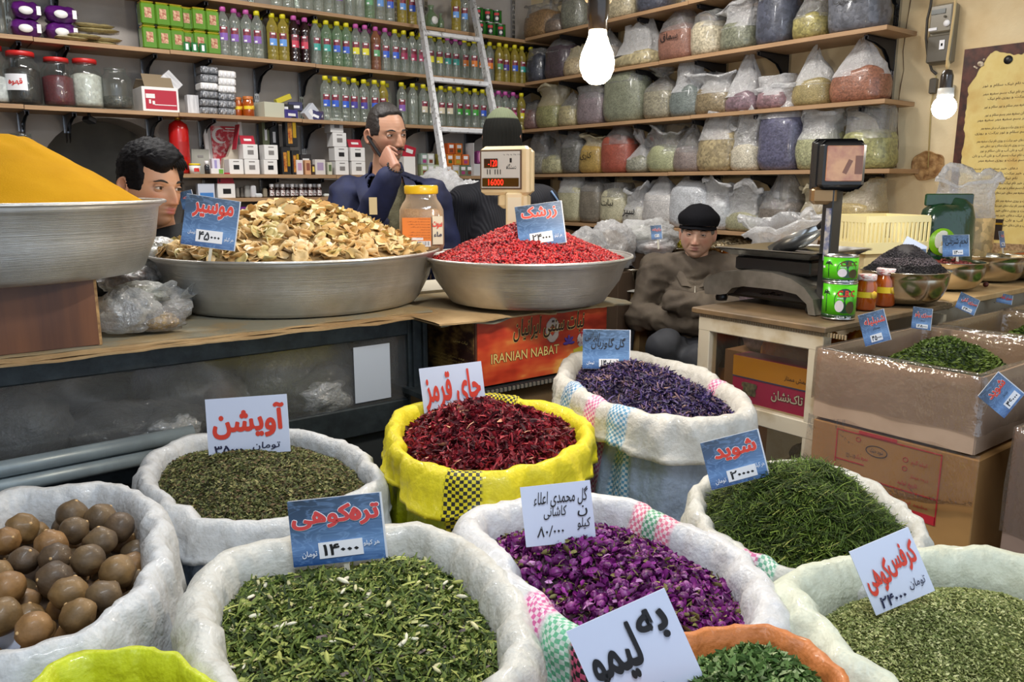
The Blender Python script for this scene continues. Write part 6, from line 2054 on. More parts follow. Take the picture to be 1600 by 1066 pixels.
def coconut_can(P, rad, h, label, faded, rz):
 t = thing('coconut_can', label, 'can', P, rz, 'coconut cans')
 b = MB(); b.lathe([(rad, .004), (rad, h * .14)], n=40); b.build('foot_band', GD, t)
 b = MB(); b.lathe([(rad, h * .14), (rad, h - .004)], n=40); b.build('sleeve', GC, t)
 b = MB(); b.lathe([(.001, 0), (rad * 1.015, 0), (rad * 1.015, .003), (rad * .99, .005)], n=40, cap=False); b.build('lower_rim', RIM, t)
 b = MB(); b.lathe([(rad * .99, h - .005), (rad * 1.015, h - .003), (rad * 1.02, h), (rad * .96, h), (rad * .96, h - .003), (.001, h - .003)], n=40, cap=False); b.build('upper_rim', RIM, t)

 def patch(name, a0, z0, rx, rzz, m_, k=1.008, n=20):
  bb = MB(); vs = [(rad * k * math.cos(a0), rad * k * math.sin(a0), z0)]
  for i in range(n):
   q = 2 * math.pi * i / n
   aa = a0 + rx / rad * math.cos(q)
   vs.append((rad * k * math.cos(aa), rad * k * math.sin(aa), z0 + rzz * math.sin(q)))
  bb.add(vs, [[0, 1 + i, 1 + (i + 1) % n] for i in range(n)]); bb.build(name, m_, t)
 A0 = -math.pi / 2 + .32
 patch('dark_oval', A0, h * .52, rad * .62, h * .34, GD)
 patch('coconut_half', A0 - .30, h * .38, rad * .26, h * .16, mat('coconut_flesh', (214, 206, 214), .5), 1.016)
 patch('coconut_shell', A0 + .38, h * .34, rad * .30, h * .17, mat('coconut_shell', (74, 62, 26), .7), 1.014)
 b = MB()
 for i in range(7):
  q = math.pi * (.0 + i / 6 * 1.0)
  pts = [(A0 - 1.15 + .0, h * .72), (A0 - 1.15 + .16 * math.cos(q), h * .72 + h * .08 * math.sin(q)), (A0 - 1.15 + .27 * math.cos(q), h * .70 + h * .07 * math.sin(q) - .003)]
  b.tube([(rad * 1.012 * math.cos(u), rad * 1.012 * math.sin(u), v) for u, v in pts], [.0022, .0018, .0006], 5)
 b.tube([(rad * 1.012 * math.cos(A0 - 1.15), rad * 1.012 * math.sin(A0 - 1.15), h * .72), (rad * 1.012 * math.cos(A0 - 1.1), rad * 1.012 * math.sin(A0 - 1.1), h * .2)], .0012, 5)
 b.build('palm_picture', GD, t)
 cyl = lambda x, y, z: Vector(((rad + z) * math.cos(x / rad), (rad + z) * math.sin(x / rad), y))
 b = MB(); text_mb(b, 'C.B.C', ((A0 - .42) * rad, h * .64, (A0 + .62) * rad, h * .80), .0014, .05, frame=cyl)
 b.build('lettering', INK['red'] if not faded else mat('ink_faded', (110, 90, 30), .5), t)
 b = MB(); text_mb(b, 'BRAND', ((A0 - .44) * rad, h * .575, (A0 - .1) * rad, h * .61), .0014, .02, frame=cyl); text_mb(b, fa('جوز هندی'), ((A0 - .5) * rad, h * .04, (A0 + .5) * rad, h * .11), .0008, .02, frame=cyl); b.build('small_lettering', INK['white'], t)
 b = MB(); b.lathe([(rad * 1.008, h * .52), (rad * 1.008, h * .60)], n=5, ang=(A0 - 1.75, A0 - 1.45)); b.build('white_patch', LABW, t)
 return t

CP = az(1309, 497, 1.042)
coconut_can((CP.x, CP.y, 1.043), .0455, .104, 'lower green coconut can with red lettering beside the honey jars', False, -1.05)
coconut_can((CP.x + .004, CP.y + .006, 1.1475), .0465, .074, 'upper smaller green coconut can stacked on the other', True, -.95)
LIDH = mat('lid_white_red', (222, 206, 204), .4, c2=(190, 90, 90), scale=70, stretch=(1, 1, 4), lo=.5, hi=.6)
HP = az(1351, 484, 1.042); honey_jar((HP.x, HP.y, 1.043), .030, .108, LIDH, 'left tall honey jar with yellow band beside the green cans', -.9)
HP = az(1380, 478, 1.042); honey_jar((HP.x, HP.y, 1.043), .032, .118, LIDH, 'right tall honey jar with yellow band before the black seed bowl', -.8)

# steel bowls
SBM = mat('steel_bowl', (212, 202, 182), .18, 1.0, c2=(196, 186, 166), scale=3)

def sbowl(P, r, h, label):
 t = thing('steel_bowl', label, 'bowl', P)
 b = MB()
 pr = [(.001, 0), (r * .45, 0), (r * .62, .006)] + [(r * (.62 + .35 * math.sin(q)), .006 + (h - .008) * (1 - math.cos(q))) for q in [math.pi / 2 * i / 8 for i in range(1, 9)]] + [(r, h), (r * 1.01, h - .001), (r * 1.0, h + .002), (r * .965, h + .001)]
 inn = [(r * (.60 + .35 * math.sin(q)), .010 + (h - .010) * (1 - math.cos(q))) for q in [math.pi / 2 * i / 8 for i in range(8, 0, -1)]] + [(r * .45, .006), (.001, .005)]
 b.lathe(pr + inn, n=56, cap=False); b.build('shell', SBM, t)
 return t

def bowl_at(px, pyb, D, r, h, label, zc=1.043):
 P = ad(px, 450, D); P = Vector((P.x, P.y, zc))
 sbowl(P, r, h, label)
 return P

def heap(P, r, z0, top, under, pal, wts, N, size, tv, tf, label, seed, m_=None, tilt=.7, p=1.1, cat='food', name='heap', flat=.1, asp=(1, 1, 1), amp=.006):
 pf = lambda s_, a: 1 - max(0, (s_ - flat) / (1 - flat)) ** p
 o = mound((P.x, P.y), r, z0, top, pf, seed, amp, under, name, n=48, m=18)
 tag(o, label, cat, kind='stuff')
 rs = np.random.RandomState(seed)
 s_ = np.sqrt(rs.uniform(0, 1, N)); a = rs.uniform(0, 2 * np.pi, N)
 X_ = P.x + np.cos(a) * r * s_; Y_ = P.y + np.sin(a) * r * s_
 Z_ = z0 + top * (1 - np.clip((s_ - flat) / (1 - flat), 0, 1) ** p) + amp * nz2(X_, Y_, 22, seed) + rs.uniform(0, size[1] * .3, N)
 sc = rs.uniform(size[0], size[1], N)[:, None] * np.array(asp)[None]
 scatter('loose_pieces', np.stack([X_, Y_, Z_], 1), tv, tf, sc, tilt, palette(N, pal, wts, .15, seed), m_ or FLAKE, o, seed)
 return o

P = bowl_at(1411, 475, 2.56, .135, .105, 'steel bowl heaped with black nigella seed, nearest the honey jars')
heap(P, .125, P.z + .098, .085, mat('seed_black', (34, 30, 32), .7), [(40, 36, 40), (78, 70, 74), (22, 18, 20), (104, 88, 76)], [4, 3, 4, 1], 5000, (.007, .010), OCT_V, OCT_F, 'cone of tiny black seeds in the nearest steel bowl', 31, asp=(1, .5, .5), name='black_seed_heap', p=1.25)
P = bowl_at(1480, 455, 2.9, .122, .10, 'steel bowl with dark red dried fruit behind the black seed')
heap(P, .105, P.z + .075, .03, mat('fruit_under', (70, 20, 20), .6), [(120, 36, 36), (90, 24, 28), (150, 60, 50)], [3, 3, 1], 170, (.013, .018), BERRY_V, BERRY_F, 'dark red dried fruits lying in the second steel bowl', 33, FLAKEG, name='red_fruit_heap', asp=(1, .75, .75))
P = bowl_at(1545, 440, 3.15, .125, .10, 'nearly empty steel bowl, third from the black seed')
P = bowl_at(1615, 430, 3.2, .14, .10, 'steel bowl of orange powder at the right picture edge')
heap(P, .13, P.z + .088, .02, mat('orange_powder', (178, 98, 40), .9, c2=(150, 80, 34), scale=30), [(178, 98, 40)], [1], 300, (.003, .005), OCT_V, OCT_F, 'orange brown powder in the steel bowl at the right picture edge', 35, name='orange_powder_heap')
b = MB(); q = az(1540, 447, 1.046); b.ball((q.x, q.y, 1.052), (.010, .010, .010), 14, 10); tag(b.build('loose_fruit', mat('date_red', (96, 40, 34), .4)), 'single dark red fruit rolling on the plywood counter', 'fruit')
rs = np.random.RandomState(8); q = az(1480, 480, 1.043)
P_ = np.stack([q.x + rs.normal(0, .09, 60), q.y + rs.normal(0, .03, 60), np.full(60, 1.0455)], 1)
o = scatter('herb_crumbs', P_, LEAF_V, LEAF_F, rs.uniform(.004, .012, 60), .3, palette(60, [(70, 90, 40), (60, 50, 30)], [1, 1]), FLAKE, None); tag(o, 'scattered herb crumbs on the plywood counter', 'crumbs')

# yellow crate on a carton, trays and bags at the back of the island
CR = ad(1366, 392, 3.0)
CRM = mat('crate_cream', (240, 226, 170), .4, coat=.1)
t = thing('plastic_crate', 'cream yellow slotted plastic crate behind the black scale', 'crate', (CR.x, CR.y, CR.z), math.radians(-20))
cw, cdp, ch = .28, .22, .135
b = MB(); b.box((0, 0, .006), (cw * .92, cdp * .9, .012)); b.build('floor_plate', CRM, t)
for (nm, sx_, sy_, ln, ax_) in (('front_wall', 0, -1, cw, 'x'), ('rear_wall', 0, 1, cw, 'x'), ('side_wall', -1, 0, cdp, 'y'), ('side_wall', 1, 0, cdp, 'y')):
 b = MB()
 px_, py_ = sx_ * cw / 2, sy_ * cdp / 2
 dz = lambda L_, T_: (L_, T_, 0) if ax_ == 'x' else (T_, L_, 0)
 for zz, hz in ((.02, .04), (ch - .012, .024)):
  d_ = dz(ln, .006); b.box((px_, py_, zz), (d_[0], d_[1], hz))
 n_ = int(ln / .018)
 for i in range(n_ + 1):
  o_ = -ln / 2 + ln * i / n_
  d_ = dz(.009, .005)
  b.box((px_ + (o_ if ax_ == 'x' else 0), py_ + (o_ if ax_ == 'y' else 0), ch / 2), (d_[0], d_[1], ch - .02))
 b.build(nm, CRM, t)
zc_ = CR.z - 1.042
b = MB(); b.box((0, 0, zc_ / 2), (.25, .19, zc_ - .003), bev=.004); o = b.build('crate_stand', mat('card_cream', (214, 196, 150), .6)); o.location = (CR.x, CR.y, 1.042); o.rotation_euler = (0, 0, math.radians(-20)); tag(o, 'pale carton carrying the cream crate', 'box')
# green snack bag with bearded face emblem, popcorn bag behind it
P = ad(1474, 400, 3.0)
t = thing('green_bag', 'dark green glossy bag with a round emblem of a bearded face', 'bag', (P.x, P.y, 1.043), -.60)
hb = ad(1474, 306, 3.0).z - 1.043
A, B = bag_meshes(.20, .10, hb, .93, 4.4, 'flat')
A.build('foil', mat('foil_green', (14, 66, 34), .22, c2=(8, 44, 24), scale=8, bump=.8, bscale=16, coat=.8), t)
b = MB(); b.box((0, 0, hb - .014), (.185, .012, .045), bev=.004); b.build('folded_top', mat('foil_green', (14, 66, 34), .22), t)
ez = hb * .50
MX = Matrix.Rotation(math.pi / 2, 4, 'X')
b = MB(); b.lathe([(.001, 0), (.050, 0), (.050, .003), (.001, .003)], (-.02, -.055, ez), 28, M=MX, cap=False); em = b.build('emblem', mat('emblem_green', (130, 190, 30), .4), t); em.location.x = -.026
b = MB(); b.ball((-.008, -.059, ez - .0), (.019, .002, .026), 12, 8); b.ball((-.018, -.0605, ez - .002), (.006, .002, .008), 8, 6); b.build('face', mat('emblem_face', (222, 180, 50), .5), em)
b = MB(); b.ball((-.034, -.0595, ez + .006), (.016, .002, .030), 12, 8); b.ball((-.014, -.061, ez - .028), (.02, .002, .016), 12, 8); b.ball((-.02, -.060, ez + .030), (.018, .002, .012), 12, 8); b.build('hair_and_beard', mat('emblem_white', (226, 226, 214), .5), em)
P = ad(1497, 400, 3.3)
t = thing('snack_bag', 'tall clear bag of pale puffed grains behind the green bag', 'bag', (P.x, P.y, 1.043), -.62)
hb = ad(1495, 272, 3.3).z - 1.043
A, B = bag_meshes(.25, .14, hb, .72, 9.1, 'open')
A.build('contents', gmat((226, 190, 128), .15, 50), t); B.build('plastic_film', FILMW, t)
# bags behind the scale
P = ad(1222, 400, 3.45)
t = thing('clear_sack', 'clear white plastic sack standing behind the scale tray', 'bag', (P.x, P.y, .70), -.7)
hb = ad(1222, 342, 3.45).z - .70
A, B = bag_meshes(.32, .2, hb, .7, 7.7, 'open'); A.build('contents', gmat((120, 104, 110), .2, 60), t); B.build('plastic_film', FILMW, t)
b = MB(); b.box((P.x, P.y, .35), (.32, .30, .69)); tag(b.build('wooden_crate', mat('crate_wood', (120, 86, 56), .7)), 'wooden crate carrying the clear sack behind the scale', 'crate')

# herb boxes before the counter
WRAP = film('wrap_film', (246, 240, 234), .04, .30, 12, .55)

def herb_box(x0, x1, y0, y1, zb_, zt_, label, outm, wrap=True, lining=FILMW):
 t = thing('herb_carton', label, 'carton', ((x0 + x1) / 2, (y0 + y1) / 2, zb_))
 w_, d_, h_ = x1 - x0, y1 - y0, zt_ - zb_
 th = .006
 for nm, c_, dd in (('front_panel', (0, -d_ / 2, h_ / 2), (w_, th, h_)), ('rear_panel', (0, d_ / 2, h_ / 2), (w_, th, h_)), ('left_panel', (-w_ / 2, 0, h_ / 2), (th, d_, h_)), ('right_panel', (w_ / 2, 0, h_ / 2), (th, d_, h_)), ('bottom_panel', (0, 0, .004), (w_, d_, .006))):
  b = MB(); b.box(c_, dd); b.build(nm, outm, t)
 b = MB()
 nn = 60
 rows = []
 per = []
 for i in range(nn):
  u = i / nn * 4
  k = int(u); f_ = u - k
  c4 = [(-w_ / 2, -d_ / 2), (w_ / 2, -d_ / 2), (w_ / 2, d_ / 2), (-w_ / 2, d_ / 2)]
  p, q = c4[k], c4[(k + 1) % 4]
  per.append((p[0] + (q[0] - p[0]) * f_, p[1] + (q[1] - p[1]) * f_))
 for (off, zz, am) in ((.012, h_ * (.25 if wrap else .7), .010), (.011, h_ * .6, .006), (.009, h_ - .03, .004), (.007, h_ + .004, .003), (-.008, h_ + .007, .004), (-.014, h_ - .02, .006), (-.018, h_ - .09, .012), (-.022, h_ * .4, .01)):
  row = []
  for i, (x, y) in enumerate(per):
   l_ = math.hypot(x / w_, y / d_)
   nx_ = x / w_ / l_; ny_ = y / d_ / l_
   nz = noise.noise(Vector((x * 14, y * 14, zz * 9)))
   row.append(Vector((x + nx_ * (off + am * nz), y + ny_ * (off + am * nz), zz + am * .8 * noise.noise(Vector((x * 9, y * 9, 5))))))
  rows.append(row)
 b.grid(rows, True); b.build('plastic_lining', WRAP if wrap else lining, t)
 return t

CARDP = mat('cardboard_grey', (184, 158, 136), .8, c2=(168, 142, 120), scale=5, bump=.1, bscale=8)
CARDB = mat('cardboard_brown', (178, 134, 78), .8, c2=(160, 118, 68), scale=4, bump=.05)
CARDT = mat('cardboard_tan', (150, 128, 96), .8, c2=(170, 140, 90), scale=6, bump=.1)
HB = (1.925, 2.50, .745, 1.155, .80, .985)
herb_box(*HB, 'large wrapped carton of green herbs before the coconut cans', CARDP)
GP = [(76, 96, 34), (98, 118, 44), (54, 70, 26), (124, 140, 62), (160, 158, 84)]
UG = mat('herb_under', (40, 60, 22), .8, c2=(28, 44, 16), scale=60)

def box_herb(cx_, cy_, rx, ry, z0, top, N, label, seed, size=(.008, .018), pal=GP, skew=0):
 b = MB(); rows = []
 for k in range(15):
  s_ = k / 14
  rows.append([Vector((cx_ + math.cos(a) * rx * s_, cy_ + math.sin(a) * ry * s_, z0 + top * (1 - s_ ** 1.5) + .008 * noise.noise(Vector((math.cos(a) * s_ * 5, math.sin(a) * s_ * 5, seed))))) for a in [2 * math.pi * i / 40 for i in range(40)]])
 b.grid(rows, True)
 o = tag(b.build('herb_heap', UG), label, 'herbs', kind='stuff')
 rs = np.random.RandomState(seed)
 s_ = np.sqrt(rs.uniform(0, 1, N)); a = rs.uniform(0, 2 * np.pi, N)
 x_, y_ = np.cos(a) * s_, np.sin(a) * s_
 Z_ = z0 + top * (1 - s_ ** 1.5) + .008 * nz2(x_, y_, 5, seed) + rs.uniform(0, .008, N)
 P_ = np.stack([cx_ + x_ * rx, cy_ + y_ * ry, Z_], 1)
 scatter('chopped_leaves', P_, LEAF_V, LEAF_F, rs.uniform(size[0], size[1], N), .7, palette(N, pal, [3, 3, 3, 2, .8], .15, seed), FLAKE, o, seed)
 return o

box_herb(2.20, .95, .26, .175, .895, .115, 5200, 'dark green chopped herb heap in the large wrapped carton', 41)
# the brown printed carton under it
BX2 = (1.925, 2.50, .73, 1.155, .0, .795)
t = thing('brown_carton', 'tall brown carton with red printed table under the wrapped herb carton', 'carton', ((BX2[0] + BX2[1]) / 2, .9425, 0))
b = MB(); b.box((0, 0, .395), (BX2[1] - BX2[0], .425, .79), bev=.003); b.build('body', CARDB, t)
xf = -(BX2[1] - BX2[0]) / 2 - .0012
PR = mat('print_crimson', (190, 40, 50), .6)
yy0, yy1 = .14, -.13
b = MB()
zt2, zb2 = .78, .60
for (a0, c0, a1, c1) in ((yy0, zt2, yy1, zt2), (yy0, .665, yy1, .665), (yy0, .70, .06, .70)):
 b.box((xf, (a0 + a1) / 2, c0), (.001, abs(a0 - a1), .003))
for yv in (yy0, yy1, .01):
 b.box((xf, yv, (zt2 + zb2) / 2 if yv != .01 else .645), (.001, .003, zt2 - zb2 if yv != .01 else .045))
b.box((xf, 0.005, .61), (.001, .27, .022)); b.box((xf, .03, .785), (.001, .10, .010))
tag(b.build('printed_table', PR, t), kind='stuff')
b = MB()
f3 = lambda x, y, z: Vector((xf - .0006 - z, .14 - x, y))
text_mb(b, fa('تاریخ تولید'), (.17, .675, .22, .69), 0, .01, frame=f3)
text_mb(b, fa('شرکت بسته بندی'), (.03, .64, .10, .652), 0, 0, frame=f3); text_mb(b, fa('مشهد ایران'), (.18, .63, .25, .642), 0, 0, frame=f3)
text_mb(b, fa('کیلو گرم'), (.20, .735, .24, .75), 0, 0, frame=f3); text_mb(b, fa('نمره یک'), (.055, .71, .09, .725), 0, 0, frame=f3)
text_mb(b, fa('درجه ممتاز'), (.20, .70, .245, .712), 0, 0, frame=f3)
for (cy_, cz_) in ((.045, .645), (.155, .635)):
 b.tube([(xf, .14 - cy_ + .008 * math.cos(q), cz_ + .008 * math.sin(q)) for q in [2 * math.pi * i / 16 for i in range(17)]], .0014, 5)
for (cy_, cz_) in ((.06, .765), (.185, .745), (.185, .722)):
 b.tube([(xf, .14 - cy_ + .006 * math.cos(q), cz_ + .006 * math.sin(q)) for q in [2 * math.pi * i / 16 for i in range(17)]], .0009, 5)
tag(b.build('red_print', PR, t), kind='stuff')
b = MB(); b.tube([(xf, .03 + .028 * math.cos(q), .745 + .014 * math.sin(q)) for q in [2 * math.pi * i / 24 for i in range(25)]], .001, 5)
text_mb(b, fa('شوید خشک'), (.093, .738, .128, .752), 0, 0, frame=f3); text_mb(b, '121 - 10', (.03, .71, .055, .722), 0, 0, frame=f3); b.build('handwriting', mat('ink_blueblack', (40, 40, 60), .5), t)
# hanging plastic skirt
b = MB(); rows = []
for j, (off, dz) in enumerate(((.014, .0), (.018, -.05), (.024, -.10), (.030, -.125), (.016, -.13))):
 rows.append([Vector((1.93 - off - .006 * noise.noise(Vector((u * 9, j, 0))), 1.165 - u * .44, .805 + dz * (1 + .25 * math.sin(u * 3.3)) + .01 * noise.noise(Vector((u * 6, j, 4))))) for u in [i / 30 for i in range(31)]])
b.grid(rows); tag(b.build('plastic_skirt', WRAP), 'loose plastic film hanging over the brown carton\'s print', 'plastic film')
# box3 (near right)
herb_box(1.92, 2.5, .24, .66, .56, .885, 'grey carton of dark green herbs at the right picture edge', mat('cardboard_mauve', (150, 126, 112), .8, c2=(138, 116, 102), scale=5), wrap=True)
box_herb(2.24, .44, .25, .17, .80, .09, 3000, 'dark green herb heap in the carton at the right picture edge', 43, pal=[(30, 70, 20), (46, 92, 28), (22, 50, 14), (60, 110, 40), (90, 120, 50)])
b = MB(); b.box((2.21, .45, .278), (.565, .41, .555), bev=.003); tag(b.build('tan_carton', CARDB), 'plain brown carton under the grey herb carton at the right edge', 'carton')
# farther cartons along the plywood edge
herb_box(2.53, 3.02, .72, 1.13, .80, .985, 'middle wrapped carton of herbs beside the plywood edge', CARDT)
box_herb(2.80, .93, .18, .13, .905, .085, 2600, 'green herb heap in the middle carton', 45)
herb_box(3.05, 3.58, .74, 1.13, .80, .985, 'far carton of bright green leaves beside the plywood edge', CARDT)
box_herb(3.30, .93, .22, .16, .92, .085, 2800, 'bright green leaf heap in the far carton', 47, size=(.014, .030), pal=[(80, 130, 50), (110, 150, 70), (50, 96, 30), (150, 176, 96), (170, 180, 120)])
for i, (a_, b_) in enumerate(((2.53, 3.02), (3.05, 3.58))):
 b = MB(); b.box(((a_ + b_) / 2, .925, .398), (b_ - a_, .4, .795)); tag(b.build('support_carton', CARDB), 'brown carton under the %s herb carton' % ['middle', 'far'][i], 'carton')
herb_box(3.60, 3.87, .74, 1.13, .86, .99, 'open brown carton at the wall end of the row', CARDB, wrap=False)
b = MB(); b.box((3.735, .925, .43), (.26, .38, .855)); tag(b.build('support_carton', CARDB), 'brown carton under the wall-end carton', 'carton')

# ============================================================ SACKS
def closed_spline(P, n):
 out = []
 m_ = len(P)
 per = n // m_ + 1
 for i in range(m_):
  p0, p1, p2, p3 = P[i - 1], P[i], P[(i + 1) % m_], P[(i + 2) % m_]
  for k in range(per):
   t = k / per
   out.append(.5 * ((2 * p1) + (p2 - p0) * t + (2 * p0 - 5 * p1 + 4 * p2 - p3) * t * t + (3 * p1 - p0 - 3 * p2 + p3) * t ** 3))
 return out

SACKM = attr_mat('woven_sack', .5, weave=True, check=True, coat=.15)

class Sack:
 def __init__(s, name_label, px, z, col, body=None, stripes=(), rr=.03, seed=1, hem=.085, base=.0, shrink=.03, dirt=None, inner=None, zt=None):
  P = []
  for q in px:
   v = az(q[0], q[1], z + (q[2] if len(q) > 2 else 0))
   P.append(Vector((v.x, v.y, z + (q[2] if len(q) > 2 else 0))))
  ring = closed_spline(P, 230)
  n = len(ring)
  wv = [1 + .45 * noise.noise(Vector((p.x * 6, p.y * 6, seed * 3.1))) + .25 * noise.noise(Vector((p.x * 17, p.y * 17, seed * 1.1))) for p in ring]
  cen = sum(ring, Vector()) / n
  s.cen, s.z, s.rr = cen, z, rr
  nor = []
  area = sum(ring[i].x * ring[(i + 1) % n].y - ring[(i + 1) % n].x * ring[i].y for i in range(n))
  sg = 1 if area > 0 else -1
  for i in range(n):
   t = ring[(i + 2) % n] - ring[i - 2]
   v = Vector((t.y * sg, -t.x * sg, 0))
   nor.append(v.normalized())
  s.ring = ring
  s.nor = nor
  arc = [0]
  for i in range(1, n):
   arc.append(arc[-1] + (ring[i] - ring[i - 1]).length)
  tot = arc[-1] + (ring[0] - ring[-1]).length
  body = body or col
  # cross-section: (radial, z, part) ; part 0 inner wall, 1 rolled cuff, 2 body
  k = rr / .03 * .70
  hem_ = hem
  sec = [(-.030 * k, -.16, 0), (-.034 * k, -.07, 0), (-.034 * k, -.02, 0), (-.028 * k, .012, 1), (-.012 * k, .028, 1), (.008 * k, .030, 1), (.026 * k, .014, 1), (.034 * k, -.012, 1), (.036 * k, -.04, 1), (.042 * k, -hem_ * .8, 1), (.044 * k, -hem_, 1), (.034 * k, -hem_ - .002, 1), (.010 * k, -hem_ + .010, 1)]
  bod = [(.002, -hem_ + .018), (.002, -hem_ - .02), (.010, -.2), (.014, -.35), (.010, -.5), (-.004, -.7), (-.02, base - z + .02), (-.05, base - z + .0)]
  cuffv, cuffc, uvc = [], [], []

  def disp(i, a, zz, amp):
   p = ring[i]
   w_ = noise.noise(Vector((p.x * 9, p.y * 9, zz * 5 + seed))) + .5 * noise.noise(Vector((p.x * 27, p.y * 27, zz * 12 + seed)))
   r1 = 1 - 3.2 * abs(noise.noise(Vector((p.x * 15 + zz * 6, p.y * 15 - zz * 4, seed * 1.3))))
   r2 = 1 - 3.0 * abs(noise.noise(Vector((p.x * 34 - zz * 14, p.y * 34 + zz * 20, seed * 2.3))))
   return (w_ + .55 * r1 + .28 * r2) * amp
  st = []
  for (sx_, sy_, hw, c_, ck) in stripes:
   v = az(sx_, sy_, z)
   j = min(range(n), key=lambda i: (ring[i] - v).length)
   st.append((arc[j], hw, c_, ck))

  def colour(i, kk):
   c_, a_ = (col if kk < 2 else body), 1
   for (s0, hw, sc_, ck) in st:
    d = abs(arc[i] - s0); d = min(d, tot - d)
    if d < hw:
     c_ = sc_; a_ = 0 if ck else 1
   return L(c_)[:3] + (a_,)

  def surf(name, secs, kkf, parent):
   b = MB(); rows = []; cols = []; uvs = []
   acc = 0
   for j, (ro, zo, kk) in enumerate(secs):
    row = []
    if j:
     acc += math.hypot(ro - secs[j - 1][0], zo - secs[j - 1][1])
    for i in range(n):
     amp = (.012 if kk == 1 else (.006 if kk == 0 else .020))
     d = disp(i, 0, zo, amp)
     hm = 0
     if kk == 1 and zo < -.03:
      hm = .022 * noise.noise(Vector((ring[i].x * 7, ring[i].y * 7, seed + 9)))
     p = ring[i] + nor[i] * ((ro * wv[i] if kk == 1 and ro > 0 else ro) + d)
     p.z = z + (ring[i].z - z) * (1 if kk < 2 else max(0, 1 + zo)) + zo + hm + (.006 * noise.noise(Vector((ring[i].x * 13, ring[i].y * 13, seed + 4))) if kk == 1 else 0)
     if kk == 2:
      f_ = min(1, max(0, (-zo - .1) / (z - base)))
      p = p + (cen - p) * shrink * f_
      p.z = z + (ring[i].z - z) * (1 - f_) + zo
      p.z = max(p.z, base + .002)
     row.append(p)
     b.col = colour(i, kk)
     cols.append(b.col)
     uvs.append((arc[i], acc))
    rows.append(row)
   b.grid(rows, True)
   b.c = cols
   me = b.mesh(name, SACKM, col=True)
   c2 = me.color_attributes.new('Col2', 'FLOAT_COLOR', 'POINT')
   dk = []
   for c_ in cols:
    dk.append((.01, .012, .01, 1) if c_[0] > c_[2] * 3 else (min(1, c_[0] * .35 + .6), min(1, c_[1] * .35 + .6), min(1, c_[2] * .35 + .6), 1))
   c2.data.foreach_set('color', np.array(dk, dtype=np.float32).ravel())
   uv = me.uv_layers.new(name='UV')
   li = np.zeros(len(me.loops), dtype=np.int32); me.loops.foreach_get('vertex_index', li)
   U_ = np.array(uvs, dtype=np.float32)[li]
   uv.data.foreach_set('uv', U_.ravel())
   return link(name, me, parent)
  s.t = thing('spice_sack', name_label, 'sack')
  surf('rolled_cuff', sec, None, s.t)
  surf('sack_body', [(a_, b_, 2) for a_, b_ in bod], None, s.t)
  s.tab = [(ring[i] - nor[i] * .030 * k) for i in range(n)]

 def pts(s, N, seed, ins=1.0):
  rs = np.random.RandomState(seed)
  n = len(s.tab)
  T = np.array([(p.x, p.y) for p in s.tab])
  idx = rs.randint(0, n, N * 2)
  u = np.sqrt(rs.uniform(0, 1, N * 2))
  c = np.array([s.cen.x, s.cen.y])
  d = T[idx] - c
  # weight by radius squared so density is even
  w_ = (d ** 2).sum(1); keep = rs.uniform(0, w_.max(), N * 2) < w_ * 1.6
  P_ = c + d * u[:, None] * ins
  return P_[keep][:N], u[keep][:N]

 def fill(s, dz, top, p, under, label, name, cat, seed, amp=.006, lean=(0, 0), flat=.0):
  b = MB(); rows = []
  m_ = 24
  for k in range(m_ + 1):
   q = k / m_
   row = []
   for v in s.tab[::2]:
    x = s.cen.x + (v.x - s.cen.x) * q * 1.02
    y = s.cen.y + (v.y - s.cen.y) * q * 1.02
    row.append(Vector((x, y, s.zf(x, y, q, dz, top, p, seed, amp, lean, flat) - .004)))
   rows.append(row)
  b.grid(rows, True)
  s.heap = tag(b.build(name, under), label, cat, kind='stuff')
  s.par = (dz, top, p, seed, amp, lean, flat)
  return s.heap

 def zf(s, x, y, q, dz, top, p, seed, amp, lean, flat):
  t = max(0, (q - flat) / (1 - flat))
  return s.z + dz + top * (1 - t ** p) + lean[0] * (x - s.cen.x) + lean[1] * (y - s.cen.y) + amp * noise.noise(Vector((x * 16, y * 16, seed)))

 def pieces(s, N, tv, tf, size, tilt, pal, wts, m_=None, asp=(1, 1, 1), seed=1, lift=.004, name='loose_pieces', ins=1.0, var=.15):
  P2, u = s.pts(N, seed, ins)
  rs = np.random.RandomState(seed + 1)
  Z_ = np.array([s.zf(x, y, q, *s.par) for (x, y), q in zip(P2, u)]) + rs.uniform(-.002, lift, len(P2))
  sc = rs.uniform(size[0], size[1], len(P2))[:, None] * np.array(asp)[None]
  return scatter(name, np.concatenate([P2, Z_[:, None]], 1), tv, tf, sc, tilt, palette(len(P2), pal, wts, var, seed), m_ or FLAKE, s.heap, seed)

WS = (206, 208, 210)
WS_SHADE = (176, 188, 204)  # white sack bodies coloured bluer and darker, standing in for cool shade
